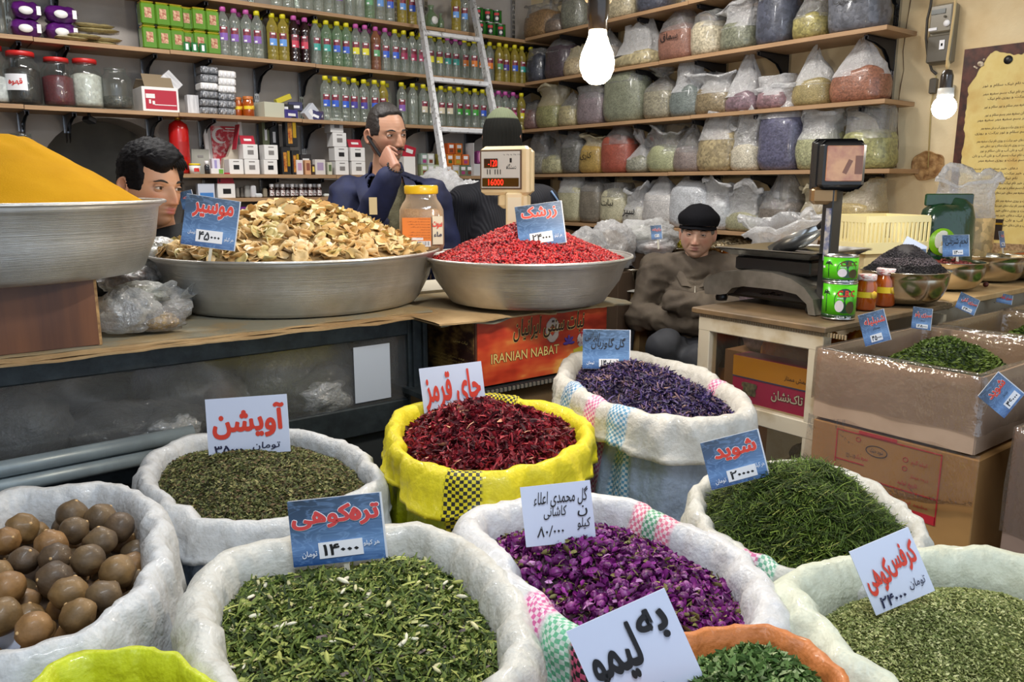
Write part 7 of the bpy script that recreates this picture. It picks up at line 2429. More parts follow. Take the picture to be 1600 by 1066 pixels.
# --- limes
K = Sack('white sack of whole dried limes at the left edge', [(-95, 900), (-60, 830), (20, 792), (90, 785), (160, 780), (222, 802), (243, 862), (232, 925), (178, 985), (95, 1028), (-10, 1052), (-80, 1000)], .85, WS, WS_SHADE, rr=.030, seed=3, hem=.10)
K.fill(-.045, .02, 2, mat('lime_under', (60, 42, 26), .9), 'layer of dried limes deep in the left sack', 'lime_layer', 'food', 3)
LM = []
for i, (c1, c2) in enumerate([((134, 104, 62), (98, 76, 46)), ((112, 90, 60), (80, 64, 46)), ((146, 108, 62), (110, 80, 46)), ((98, 78, 56), (70, 56, 42))]):
 LM.append(mat('lime_skin_%d' % i, c1, .55, c2=c2, scale=22, bump=.25, bscale=40, coat=.08))
lmesh = []
for v in range(10):
 b = MB(); rows = []
 for k in range(15):
  t_ = -math.pi / 2 + math.pi * k / 14
  row = []
  for i in range(22):
   a_ = 2 * math.pi * i / 22
   u = Vector((math.cos(t_) * math.cos(a_), math.cos(t_) * math.sin(a_), math.sin(t_)))
   r_ = 1 + .05 * math.cos(a_ * 8 + v) * math.cos(t_) ** 2 * (.4 + .6 * abs(noise.noise(Vector((v, a_, 0))))) + .10 * noise.noise(u * 1.7 + Vector((v * 3, 0, 0))) + .10 * max(0, abs(u.z) - .94) / .06 * (1 if u.z > 0 else .4)
   row.append(u * r_ * .0235)
  rows.append(row)
 b.grid(rows, True); lmesh.append(b.mesh('dried_lime', LM[v % 4]))
stems = []
b = MB(); b.ball((0, 0, .0245), (.003, .003, .0022), 6, 4); stemm = b.mesh('stem_scar', mat('lime_scar', (196, 160, 110), .6))
placed = []
RR = random.Random(12)
tries = 0
P2, u2 = K.pts(2600, 12)
for (x, y), q in zip(P2, u2):
 r_ = .0235 * RR.uniform(.84, 1.14)
 z_ = K.z - .030 - .010 * q + .012 * noise.noise(Vector((x * 8, y * 8, 2)))
 if q > .96:
  continue
 lay = 0
 ok = True
 for (X, Y, Z, r2) in placed:
  if (X - x) ** 2 + (Y - y) ** 2 < ((r_ + r2) * .86) ** 2:
   ok = False; break
 if ok:
  placed.append((x, y, z_, r_))
low = list(placed)
for (x, y), q in zip(P2[::-1], u2[::-1]):
 if q > .80:
  continue
 r_ = .0235 * RR.uniform(.9, 1.14)
 nb = sorted(((X - x) ** 2 + (Y - y) ** 2) ** .5 for (X, Y, Z, r2) in low)[:1]
 if nb and nb[0] > .024 and all((X - x) ** 2 + (Y - y) ** 2 > ((r_ + r2) * .98) ** 2 for (X, Y, Z, r2) in placed[len(low):]):
  placed.append((x, y, K.z + .006, r_))
for i, (x, y, z_, r_) in enumerate(placed):
 o = bpy.data.objects.new('dried_lime', lmesh[i % 10]); COL.objects.link(o)
 o.location = (x, y, z_); k_ = r_ / .0235; o.scale = (k_, k_, k_ * RR.uniform(.88, 1.0))
 o.rotation_euler = (RR.uniform(-1.3, 1.3), RR.uniform(-1.3, 1.3), RR.uniform(0, 6.28))
 px_ = 800 + 1241 * (Vector((x, y, z_)) - EYE).dot(_R) / depth((x, y, z_)); py_ = 533 - 1241 * (Vector((x, y, z_)) - EYE).dot(_U) / depth((x, y, z_))
 tag(o, '%s dried lime in the left sack, %s' % (['tan', 'brown grey', 'orange tan', 'dark brown'][(i % 10) % 4], where(o.location, 0, 220, 800, 1000)), 'lime', 'dried limes')
 s_ = bpy.data.objects.new('stem_scar', stemm); COL.objects.link(s_); s_.parent = o

# --- thyme
K = Sack('white sack of dried thyme with a white sign', [(233, 745), (262, 712), (330, 694), (400, 686), (460, 688), (525, 706), (572, 735), (590, 765), (545, 792), (480, 818), (400, 836), (330, 832), (270, 806), (238, 776)], .80, WS, (178, 194, 214), rr=.028, seed=7, hem=.052)
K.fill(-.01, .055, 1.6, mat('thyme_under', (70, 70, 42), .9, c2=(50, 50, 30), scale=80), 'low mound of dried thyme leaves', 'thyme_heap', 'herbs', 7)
K.pieces(15000, LEAF_V, LEAF_F, (.006, .013), .55, [(104, 108, 62), (82, 90, 48), (128, 126, 76), (62, 68, 38), (146, 140, 92), (96, 76, 52)], [4, 4, 3, 3, 1.5, 1.5], seed=71)
K.pieces(1500, STRAND_V, STRAND_F, (.014, .03), .3, [(104, 82, 58), (84, 66, 48), (130, 108, 78)], [3, 3, 1], seed=72, name='dry_twigs', asp=(1, .45, .6))

# --- wild leek
K = Sack('white sack of chopped green wild leek in the foreground', [(328, 935), (375, 888), (470, 868), (560, 858), (640, 846), (710, 866), (768, 922), (802, 990), (806, 1060), (760, 1130), (650, 1170), (500, 1175), (380, 1125), (328, 1040), (316, 985)], .85, (206, 205, 198), (180, 186, 196), rr=.034, seed=11, hem=.12)
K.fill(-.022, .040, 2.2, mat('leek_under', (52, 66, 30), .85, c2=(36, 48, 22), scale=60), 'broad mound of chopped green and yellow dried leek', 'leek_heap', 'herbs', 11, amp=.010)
GL = [(98, 114, 50), (74, 92, 38), (130, 142, 66), (50, 64, 28), (164, 168, 90), (190, 184, 124), (110, 96, 92)]
K.pieces(11500, CHIP_V, LEAF_F, (.008, .018), .6, GL, [4, 4, 3, 3, 2, .8, .4], seed=111, asp=(1, .75, 1), lift=.006)
K.pieces(2600, STRAND_V, STRAND_F, (.016, .030), .5, GL[:5], [3, 3, 2, 2, 2], seed=112, asp=(1, 1.5, .8), lift=.009, name='leek_strips')
b = MB()
K.pieces(130, BERRY_V, BERRY_F, (.010, .024), .3, [(202, 196, 150), (222, 216, 190), (172, 176, 96)], [2, 2, 2], seed=113, asp=(1, .32, .28), lift=.012, name='stalk_pieces')

# --- hibiscus in the yellow sack
YS = (226, 210, 26)
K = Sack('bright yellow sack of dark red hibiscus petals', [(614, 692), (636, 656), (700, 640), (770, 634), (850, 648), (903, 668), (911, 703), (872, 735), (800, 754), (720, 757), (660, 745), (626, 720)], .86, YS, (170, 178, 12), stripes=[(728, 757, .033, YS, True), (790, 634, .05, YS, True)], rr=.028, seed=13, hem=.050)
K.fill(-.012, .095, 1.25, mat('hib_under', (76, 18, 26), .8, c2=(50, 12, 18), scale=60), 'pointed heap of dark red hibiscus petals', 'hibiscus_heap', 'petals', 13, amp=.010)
PET_V = [(-.5, 0, 0), (-.2, -.22, .12), (.2, -.26, .2), (.5, -.05, .05), (.2, .2, .16), (-.2, .2, .10), (0, 0, -.05)]
PET_F = [(0, 1, 6), (1, 2, 6), (2, 3, 6), (3, 4, 6), (4, 5, 6), (5, 0, 6)]
HBP = [(126, 24, 40), (92, 16, 30), (156, 38, 52), (66, 14, 24), (176, 52, 60), (206, 150, 120)]
K.pieces(4200, PET_V, PET_F, (.014, .030), .9, HBP, [4, 4, 3, 3, 1, .3], FLAKES_, seed=131, asp=(1, .8, 1), lift=.012)
K.pieces(2600, STRAND_V, STRAND_F, (.014, .032), .9, HBP, [4, 4, 3, 2, 1, .5], FLAKES_, seed=132, asp=(1, 1.6, 1.3), lift=.014, name='petal_curls')

# --- borage (purple)
K = Sack('white sack with blue and pink stripes holding purple borage', [(882, 592), (905, 566), (960, 562), (1030, 575), (1100, 597), (1150, 628), (1160, 652), (1112, 669), (1040, 670), (970, 653), (915, 626), (888, 606)], .90, (206, 204, 198), (160, 176, 200), stripes=[(905, 618, .030, (96, 146, 190), True), (938, 640, .024, (214, 110, 160), True), (975, 655, .032, (96, 156, 196), True), (1125, 612, .02, (214, 110, 160), True)], rr=.034, seed=17, hem=.062)
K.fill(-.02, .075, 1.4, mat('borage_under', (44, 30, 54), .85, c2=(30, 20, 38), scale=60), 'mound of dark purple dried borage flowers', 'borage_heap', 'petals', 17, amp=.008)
BOR = [(64, 48, 104), (48, 36, 76), (92, 70, 110), (112, 84, 92), (36, 28, 52), (140, 112, 100)]
K.pieces(6000, STRAND_V, STRAND_F, (.016, .034), .75, BOR, [4, 4, 2, 2, 3, .6], FLAKES_, seed=171, asp=(1, 1.8, 1.2), lift=.012)
K.pieces(2200, PET_V, PET_F, (.010, .020), .8, BOR, [5, 4, 2, 1, 3, .3], FLAKES_, seed=172, lift=.012, name='borage_petals')

# --- rosebuds
K = Sack('white sack with pink and green stripes full of magenta rosebuds', [(745, 836), (790, 814), (860, 800), (930, 798), (1010, 822), (1090, 856), (1150, 890), (1188, 940), (1192, 1000), (1150, 1048), (1050, 1068), (950, 1046), (862, 985), (795, 905)], .85, (216, 216, 218), (180, 180, 188), stripes=[(1000, 818, .016, (224, 120, 150), True), (1025, 828, .014, (96, 168, 130), True), (1050, 838, .014, (224, 120, 150), True), (848, 972, .028, (214, 100, 160), True), (892, 1008, .030, (110, 190, 150), True), (932, 1036, .028, (214, 90, 130), True)], rr=.034, seed=19, hem=.08)
K.fill(-.03, .055, 1.9, mat('rose_under', (70, 20, 66), .8, c2=(50, 40, 36), scale=60), 'bed of magenta rosebuds and loose petals', 'rosebud_bed', 'petals', 19, amp=.010)
RSP = [(124, 30, 118), (96, 18, 94), (160, 60, 150), (74, 12, 72), (206, 150, 196), (150, 142, 84)]
K.pieces(5200, PET_V, PET_F, (.010, .020), 1.1, RSP, [4, 4, 3, 3, 1, 1.4], FLAKES_, seed=191, lift=.014, asp=(1, 1, 1.3))
K.pieces(1500, STRAND_V, STRAND_F, (.010, .018), .9, [(116, 112, 60), (150, 140, 84), (84, 84, 44)], [2, 1, 2], FLAKE, seed=192, lift=.016, name='rose_sepals', asp=(1, 1.4, 1))
PM = [mat('bud_%d' % i, c, .5, c2=c2, scale=70, coat=.05) for i, (c, c2) in enumerate([((112, 26, 108), (84, 14, 82)), ((92, 16, 90), (136, 42, 126)), ((138, 44, 130), (98, 22, 94)), ((76, 12, 72), (112, 28, 106)), ((156, 84, 150), (116, 32, 110))])]
CALM = mat('calyx_green', (128, 122, 66), .7, c2=(96, 92, 48), scale=60)
budm = []
for v in range(10):
 b = MB(); rows = []
 rb = R.uniform(.0085, .0105)
 for k in range(8):
  t_ = k / 7
  rad = rb * math.sin(math.pi * (.12 + .80 * t_)) ** .8
  rows.append([Vector((rad * (1 + .16 * math.sin(a_ * 5 + t_ * 5 + v) + .1 * noise.noise(Vector((math.cos(a_), math.sin(a_), v)))) * math.cos(a_), rad * (1 + .16 * math.sin(a_ * 5 + t_ * 5 + v)) * math.sin(a_), t_ * rb * 2.3 - rb)) for a_ in [2 * math.pi * i / 11 for i in range(11)]])
 b.grid(rows, True)
 for q in range(3):
  a_ = q * 2.1 + v
  b.ball((rb * .75 * math.cos(a_), rb * .75 * math.sin(a_), rb * .4), (rb * .55, rb * .25, rb * .75), 6, 4, M=Matrix.Rotation(a_ + 1.57, 4, 'Z') @ Matrix.Rotation(-.35, 4, 'X'))
 budm.append(b.mesh('rosebud', PM[v % 5]))
b = MB(); b.lathe([(.001, -.0105), (.0035, -.0095), (.0045, -.0065), (.001, -.006)], n=6, cap=False)
for q in range(5):
 a_ = q * 1.2566
 b.add([(.003 * math.cos(a_ - .4), .003 * math.sin(a_ - .4), -.008), (.003 * math.cos(a_ + .4), .003 * math.sin(a_ + .4), -.008), (.011 * math.cos(a_), .011 * math.sin(a_), .001)], [[0, 1, 2]])
calm = b.mesh('calyx', CALM)
P2, u2 = K.pts(1500, 77)
dd_ = P2[:, 0] * _F.x + P2[:, 1] * _F.y
cell = {}
cnt = 0
for (x, y), q in zip(P2, u2):
 key = (int(x / .0165), int(y / .0165))
 if key in cell or q > .97 or cnt >= 300:
  continue
 cell[key] = 1
 v = cnt % 10
 o = bpy.data.objects.new('rosebud', budm[v]); COL.objects.link(o)
 o.location = (x, y, K.zf(x, y, q, *K.par) + R.uniform(.004, .011))
 o.rotation_euler = (R.uniform(-2.2, 2.2), R.uniform(-1.6, 1.6), R.uniform(0, 6.28))
 k_ = R.uniform(.58, .86); o.scale = (k_, k_, k_ * 1.05)
 tag(o, '%s rosebud in the striped sack, %s' % (['magenta', 'deep magenta', 'pinkish', 'dark purple', 'pale pink'][v % 5], where(o.location, 800, 1180, 820, 1010)), 'rosebud', 'rosebuds')
 c_ = bpy.data.objects.new('calyx', calm); COL.objects.link(c_); c_.parent = o
 cnt += 1

# --- dill
K = Sack('white sack piled with dark green dried dill', [(1090, 802), (1106, 768), (1160, 752), (1250, 742), (1335, 765), (1402, 812), (1438, 860), (1405, 905), (1325, 926), (1240, 912), (1170, 884), (1112, 846)], .82, (206, 206, 200), (190, 196, 204), stripes=[(1175, 888, .016, (214, 110, 160), True), (1205, 900, .018, (110, 176, 150), True)], rr=.024, seed=23, hem=.05)
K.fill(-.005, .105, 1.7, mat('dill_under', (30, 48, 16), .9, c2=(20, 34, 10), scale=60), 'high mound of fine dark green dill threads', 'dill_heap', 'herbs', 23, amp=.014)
DL = [(66, 88, 24), (50, 70, 18), (86, 108, 34), (36, 50, 12), (112, 130, 52), (140, 142, 70)]
K.pieces(15000, STRAND_V, STRAND_F, (.018, .046), .45, DL, [4, 4, 3, 3, 1.2, .4], seed=231, asp=(1, .55, .7), lift=.010)

# --- mountain celery
K = Sack('pale plastic-lined sack of fine green mountain celery, right foreground', [(1246, 938), (1300, 905), (1380, 886), (1450, 880), (1530, 886), (1620, 902), (1700, 950), (1700, 1060), (1620, 1120), (1500, 1140), (1390, 1100), (1310, 1040), (1262, 988)], .85, (216, 220, 200), (206, 208, 200), rr=.034, seed=29, hem=.10)
K.fill(-.035, .055, 2.0, mat('celery_under', (118, 126, 70), .9, c2=(90, 100, 52), scale=120), 'smooth mound of fine yellowish green celery flakes', 'celery_heap', 'herbs', 29, amp=.006)
K.pieces(30000, LEAF_V, LEAF_F, (.0038, .0075), .45, [(142, 148, 88), (116, 126, 66), (166, 170, 112), (92, 104, 52), (188, 188, 134)], [4, 4, 3, 2, 1.4], seed=291, lift=.003)

# --- orange sack, front
K = Sack('orange woven sack of green lemon verbena at the bottom edge', [(1045, 1062), (1090, 1034), (1170, 1020), (1235, 1034), (1285, 1070), (1310, 1140), (1240, 1210), (1110, 1220), (1010, 1160), (1010, 1100)], .88, (204, 122, 62), (190, 110, 56), rr=.015, seed=31, hem=.09)
K.fill(-.004, .045, 1.6, mat('verbena_under', (60, 92, 36), .9, c2=(40, 66, 24), scale=60), 'heap of green lemon verbena leaves', 'verbena_heap', 'herbs', 31, amp=.008)
K.pieces(5200, LEAF_V, LEAF_F, (.008, .019), .8, [(96, 124, 64), (74, 102, 46), (124, 146, 88), (56, 82, 36), (156, 168, 120)], [4, 4, 2, 3, 1], seed=311, lift=.012)
# --- yellow sack, bottom left
K = Sack('bright yellow green sack at the bottom left edge', [(82, 1086), (130, 1064), (200, 1056), (275, 1066), (325, 1090), (330, 1150), (240, 1190), (130, 1190), (70, 1140)], .86, (196, 206, 30), (180, 190, 24), rr=.015, seed=37, hem=.09)
K.fill(-.05, .03, 1.6, mat('sumac_under', (120, 60, 50), .9, c2=(86, 40, 34), scale=60), 'brownish spice low in the bottom-left yellow sack', 'brown_spice_heap', 'spice', 37)

# ============================================================ PRICE SIGNS
sign(330, 348, 2.16, 80, 79, -7, 14, True, [('موسیر', .14, .58, .88, .88, 'red', .035), ('هر کیلو', .78, .16, .95, .25, 'white', 0), ('تومان', .10, .22, .24, .30, 'white', 0)], 'blue sign in the shallot slices', ('۴۵۰۰۰', .25, .10, .74, .34), (.05, .05), 0)
sign(845, 351, 2.44, 74, 66, 7, -6, True, [('زرشک', .12, .62, .86, .94, 'red', .035), ('هر کیلو', .76, .14, .92, .24, 'white', 0), ('تومان', .06, .10, .20, .2, 'white', 0)], 'blue sign in the red barberries', ('۲۴۰۰۰', .24, .07, .72, .32), (.06, .05), 0)
sign(387, 665, 1.77, 128, 90, 4, 0, False, [('آویشن', .08, .30, .95, .86, 'red', .035), ('۳۵۰۰۰', .08, .03, .42, .18, 'navy', .02), ('تومان', .55, .06, .88, .2, 'navy', .005)], 'white sign with red lettering at the back of the thyme sack')
sign(528, 828, 1.20, 147, 104, 6, 0, True, [('تره‌کوهی', .03, .56, .95, .88, 'rose', .04), ('هر کیلو', .76, .22, .93, .31, 'white', .005), ('تومان', .10, .12, .26, .23, 'white', .005)], 'blue sign at the back of the chopped leek sack', ('۱۴۰۰۰', .28, .10, .75, .34), (.05, .05), 0)
sign(708, 612, 1.94, 98, 84, 7, 0, False, [('چای قرمز', .06, .16, .94, .88, 'red', .03)], 'white sign with red lettering in the hibiscus heap')
sign(948, 546, 2.16, 74, 62, -1, 0, True, [('گل گاوزبان', .18, .50, .88, .80, 'black', .0), ('ایرانی', .04, .70, .34, .92, 'black', -.005), ('هر کیلو', .76, .12, .95, .2, 'white', 0), ('تومان', .08, .1, .24, .2, 'white', 0)], 'blue sign with black handwriting in the purple borage', ('۱۴۰/۰۰۰', .34, .06, .76, .26))
sign(872, 803, 1.22, 110, 94, 6, 0, False, [('گل محمدی اعلاء', .18, .62, .94, .92, 'black', .0), ('کاشانی', .30, .42, .62, .64, 'black', .0), ('۸۰/۰۰۰', .18, .14, .56, .32, 'black', .0), ('کیلو', .76, .20, .94, .4, 'black', .0), ('ن', .78, .42, .92, .6, 'black', .0)], 'white sign with black handwriting in the rosebud sack')
sign(1149, 718, 1.42, 93, 76, 14, 0, True, [('شـوید'.replace('ـ', ''), .18, .52, .88, .86, 'red', .04), ('هر کیلو', .78, .22, .95, .34, 'white', 0), ('تومان', .08, .08, .26, .2, 'white', 0)], 'blue sign at the back left of the dill heap', ('۲۰۰۰۰', .30, .08, .80, .32))
sign(992, 1022, .82, 168, 150, 24, 0, False, [('به', .62, .54, .90, .88, 'black', .03), ('لیمو', .08, .26, .56, .84, 'black', .03), ('۰۰۰', .44, .04, .66, .12, 'navy', .01)], 'large tilted white sign with big black lettering, bottom edge')
sign(1394, 893, 1.05, 100, 108, 23, 0, False, [('کرفس', .46, .42, .94, .84, 'red', .03), ('کوهی', .06, .28, .46, .74, 'red', .03), ('۲۴۰۰۰', .14, .06, .56, .22, 'navy', .015), ('تومان', .66, .14, .92, .3, 'navy', 0)], 'tilted white sign standing in the celery flakes')
sign(1367, 512, 2.12, 46, 50, 14, 10, True, [('شنبلیله', .14, .58, .92, .84, 'red', .02), ('ممتاز', .40, .42, .66, .52, 'black', 0)], 'blue sign in the wrapped herb carton', ('۴۵۰۰۰', .24, .08, .68, .30))
sign(1441, 498, 2.35, 35, 34, -6, 12, True, [('سبزی پلو', .10, .52, .94, .80, 'red', .02), ('ممتاز', .40, .36, .62, .44, 'black', 0)], 'small blue sign above the middle herb carton', ('۲۸۰۰۰', .22, .06, .8, .24))
sign(1512, 475, 2.62, 36, 26, -22, 10, True, [('سبزی آش', .14, .5, .92, .8, 'red', .02)], 'small blue sign in the bright green leaf carton', ('۲۴۰۰۰', .3, .06, .8, .28))
sign(1570, 467, 2.85, 28, 15, -10, 10, True, [('سبزی کوفته', .1, .4, .92, .8, 'red', .02)], 'tiny blue sign before the wall-end carton')
sign(1565, 617, 1.76, 50, 54, 50, 0, True, [('شوید', .16, .58, .86, .86, 'red', .03), ('ممتاز', .46, .40, .68, .48, 'black', 0)], 'blue sign standing on its corner at the right edge', ('۴۶۰۰۰', .30, .08, .86, .30))
sign(1494, 384, 2.84, 42, 34, 1, 0, True, [('تخم شربتی', .10, .44, .92, .84, 'black', .0)], 'blue sign with black handwriting among the steel bowls', ('۱۴۰۰۰', .36, .08, .74, .30), (.05, .05), 0)
sign(1424, 395, 2.72, 36, 40, -28, 0, False, [('و', .46, .30, .80, .70, 'red', .05), ('غ', .1, .16, .4, .4, 'red', .03)], 'white sign with a red letter behind the black seed heap', None, (.0, .12))
sign(1442, 404, 2.66, 18, 30, 3, 25, True, [('سیاه', .14, .5, .9, .74, 'red', .02)], 'narrow curled blue sign at the right of the black seed heap', ('۲۸', .3, .1, .8, .28), (.1, .07), 0)
sign(1566, 374, 3.2, 14, 26, 6, 30, True, [('زرد', .2, .6, .8, .8, 'red', .02)], 'narrow blue sign in the orange powder bowl', ('۹۰', .2, .1, .8, .3), (.05, .05), 0)
sign(1026, 363, 4.0, 17, 22, 5, 0, True, [('رازیانه', .12, .55, .9, .8, 'red', .02)], 'tiny blue sign in the yellow green herb bowl by the old man', ('۲۰', .3, .15, .7, .35), (.05, .05), 0)
sign(293, 312, 2.95, 20, 28, 14, 0, True, [('پونه', .2, .5, .8, .7, 'red', .02)], 'small light blue sign beside the young man\'s chin', ('۲۰', .5, .1, .9, .3))
sign(4, 1032, 1.06, 44, 96, -14, 0, False, [], 'blank white sign edge at the bottom-left corner')
P = ad(583, 322, 2.62)
b = MB(); b.box(P, (.026, .003, .056), rz=-.7); tag(b.build('card_slip', mat('card_slip', (206, 190, 150), .6)), 'blank beige card slip stuck upright in the shallot slices', 'card')

# ============================================================ PEOPLE
def skin_mat(name, c, c2):
 if name in _M:
  return _M[name]
 s = NT(name)
 a = s.n('ShaderNodeAttribute', attribute_name='Col')
 s.l(a.outputs['Color'], s.b.inputs['Base Color'])
 s.b.inputs['Roughness'].default_value = .48
 s.b.inputs['Subsurface Weight'].default_value = .12
 s.b.inputs['Subsurface Radius'].default_value = (.012, .005, .003)
 s.b.inputs['Subsurface Scale'].default_value = .4
 s.bump(s.noise(s.coord(), 240, 3), .12, .002)
 _M[name] = s.m
 return s.m

def g2(x, z, cx, cz, sx, sz):
 return math.exp(-((x - cx) / sx) ** 2 - ((z - cz) / sz) ** 2)

def sstep(a, b, x):
 t = max(0, min(1, (x - a) / (b - a)))
 return t * t * (3 - 2 * t)

def head_surface(opt):
 """(point, colour) on a head with its face towards -Y; origin between the ears at eye height"""
 age = opt.get('age', 0)

 def base(lam, phi):
  u = Vector((math.cos(lam) * math.sin(phi), -math.cos(lam) * math.cos(phi), math.sin(lam)))
  fr = max(0, -u.y)
  x = u.x * .077; z = u.z * (.122 if u.z > 0 else .119)
  y = u.y * (.094 if u.y < 0 else .102)
  if z < 0:
   t = sstep(0, .124, -z)
   cl = max(.02, math.cos(lam))
   x *= (1 - .22 * t + opt.get('jaw', 0) * t * (1 - t) * 1.6) * cl ** -.32
   if u.y < 0:
    y *= cl ** -.62
   if u.y > 0:
    y *= 1 - .45 * t
   else:
    y *= 1 + .10 * t * (1 - abs(u.x))
  if u.y < 0:
   # flatten the face plane
   fx = abs(x) / .077
   y -= .010 * fr * (1 - fx ** 2)
   y += .007 * fr * sstep(.03, .1, z)
  p = Vector((x, y, z))
  if u.y < .1:
   k = sstep(-.1, .5, -u.y)
   d = 0
   # nose
   if -.052 < z < .02:
    t = sstep(.018, -.034, z)
    d += k * (.006 + .021 * t) * math.exp(-(x / (.0090 + .0045 * t + .0025 * age)) ** 2) * (1 - sstep(-.040, -.050, z))
   d += k * .009 * (g2(x, z, .0145, -.039, .0065, .008) + g2(x, z, -.0145, -.039, .0065, .008))
   d -= k * .005 * (g2(x, z, .0085, -.0475, .004, .003) + g2(x, z, -.0085, -.0475, .004, .003))
   # sockets, brows
   for s_ in (-1, 1):
    d -= k * .0125 * g2(x, z, s_ * .031, .003, .017, .011)
    d += k * .0055 * g2(x, z, s_ * .030, .020, .022, .007)
    d += k * (.0045 + .002 * opt.get('cheek', 0)) * g2(x, z, s_ * .046, -.024, .02, .018)
    d -= k * (.003 + .006 * age) * g2(x, z, s_ * (.027 + .012 * sstep(-.04, -.075, z)), -.055, .005, .018)
    d += k * .0035 * age * g2(x, z, s_ * .028, -.014, .014, .006)
   d -= k * .004 * g2(x, z, 0, .012, .007, .008)
   # mouth
   d += k * .0070 * g2(x, z, 0, -.063, .027, .014)
   d += k * .0045 * (g2(x, z, 0, -.0590, .023, .0042) + 1.25 * g2(x, z, 0, -.0700, .020, .005))
   d -= k * .0075 * g2(x, z, 0, -.0645, .026, .0022)
   d -= k * .002 * g2(x, z, 0, -.049, .004, .006)
   # chin
   d += k * .004 * g2(x, z, 0, -.098, .022, .014)
   d -= k * .004 * g2(x, z, 0, -.083, .02, .006)
   # forehead lines
   if age:
    d += k * .0008 * age * math.sin(z * 520) * sstep(.03, .045, z) * (1 - sstep(.075, .09, z))
   p.y -= d
  return p, u
 return base

def make_head(opt):
 base = head_surface(opt)
 b = MB()
 sk = Vector(L(opt['skin'])[:3]); lip = Vector(L(opt['lip'])[:3]); st = Vector(L(opt['stubble'])[:3]); rd = Vector(L(opt.get('ruddy', opt['skin']))[:3])
 nl, nf = 90, 96
 rows = []; cols = []
 for j in range(nl + 1):
  lam = -math.pi / 2 + math.pi * j / nl
  row = []
  for i in range(nf):
   # denser towards the front
   f = i / nf * 2 * math.pi
   phi = f - .55 * math.sin(f)
   p, u = base(lam, phi)
   x, z = p.x, p.z
   c = sk.copy()
   front = u.y < .2
   if front:
    m_ = min(1, g2(x, z, 0, -.0585, .024, .0048) + g2(x, z, 0, -.0695, .020, .0060))
    m_ = sstep(.35, .75, m_) if u.y < -.3 else 0
    r_ = .6 * (g2(x, z, .045, -.03, .02, .02) + g2(x, z, -.045, -.03, .02, .02) + g2(x, z, 0, -.035, .014, .014))
    c = c.lerp(rd, min(.7, r_))
    ss = opt['stub_amt'] * sstep(-.035, -.06, z) * (1 - .75 * g2(x, z, 0, -.062, .022, .012)) * sstep(-1, -.3, -abs(x) / .09 - .1)
    ss += opt['stub_amt'] * .8 * g2(x, z, 0, -.0515, .024, .0055)
    c = c.lerp(st, min(.85, ss))
    c = c.lerp(lip, m_)
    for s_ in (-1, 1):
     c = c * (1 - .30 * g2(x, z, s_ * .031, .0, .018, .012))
   row.append(p); cols.append((c.x, c.y, c.z, 1))
  rows.append(row)
 b.grid(rows, True)
 b.c = cols
 # ears
 for s_ in (-1, 1):
  er = []
  n0 = len(b.v)
  for q, (rr_, off) in enumerate([(1.0, -.004), (1.06, .004), (1.0, .010), (.80, .0085), (.62, .003), (.30, .002), (.05, .004)]):
   row = []
   for i in range(22):
    a = 2 * math.pi * i / 22
    ex = rr_ * .0175 * math.cos(a) * (1.1 if math.sin(a) > 0 else .85)
    ez = rr_ * .031 * math.sin(a)
    out = off + .006 * max(0, math.cos(a) * rr_)
    row.append(Vector((s_ * (.0745 + out + .10 * max(0, ex)), .012 + ex, -.010 + ez)))
   er.append(row)
  cc = b.col
  b.col = tuple((sk * .62 + rd * .38)) + (1,)
  b.grid(er, True)
  b.col = cc
 return b

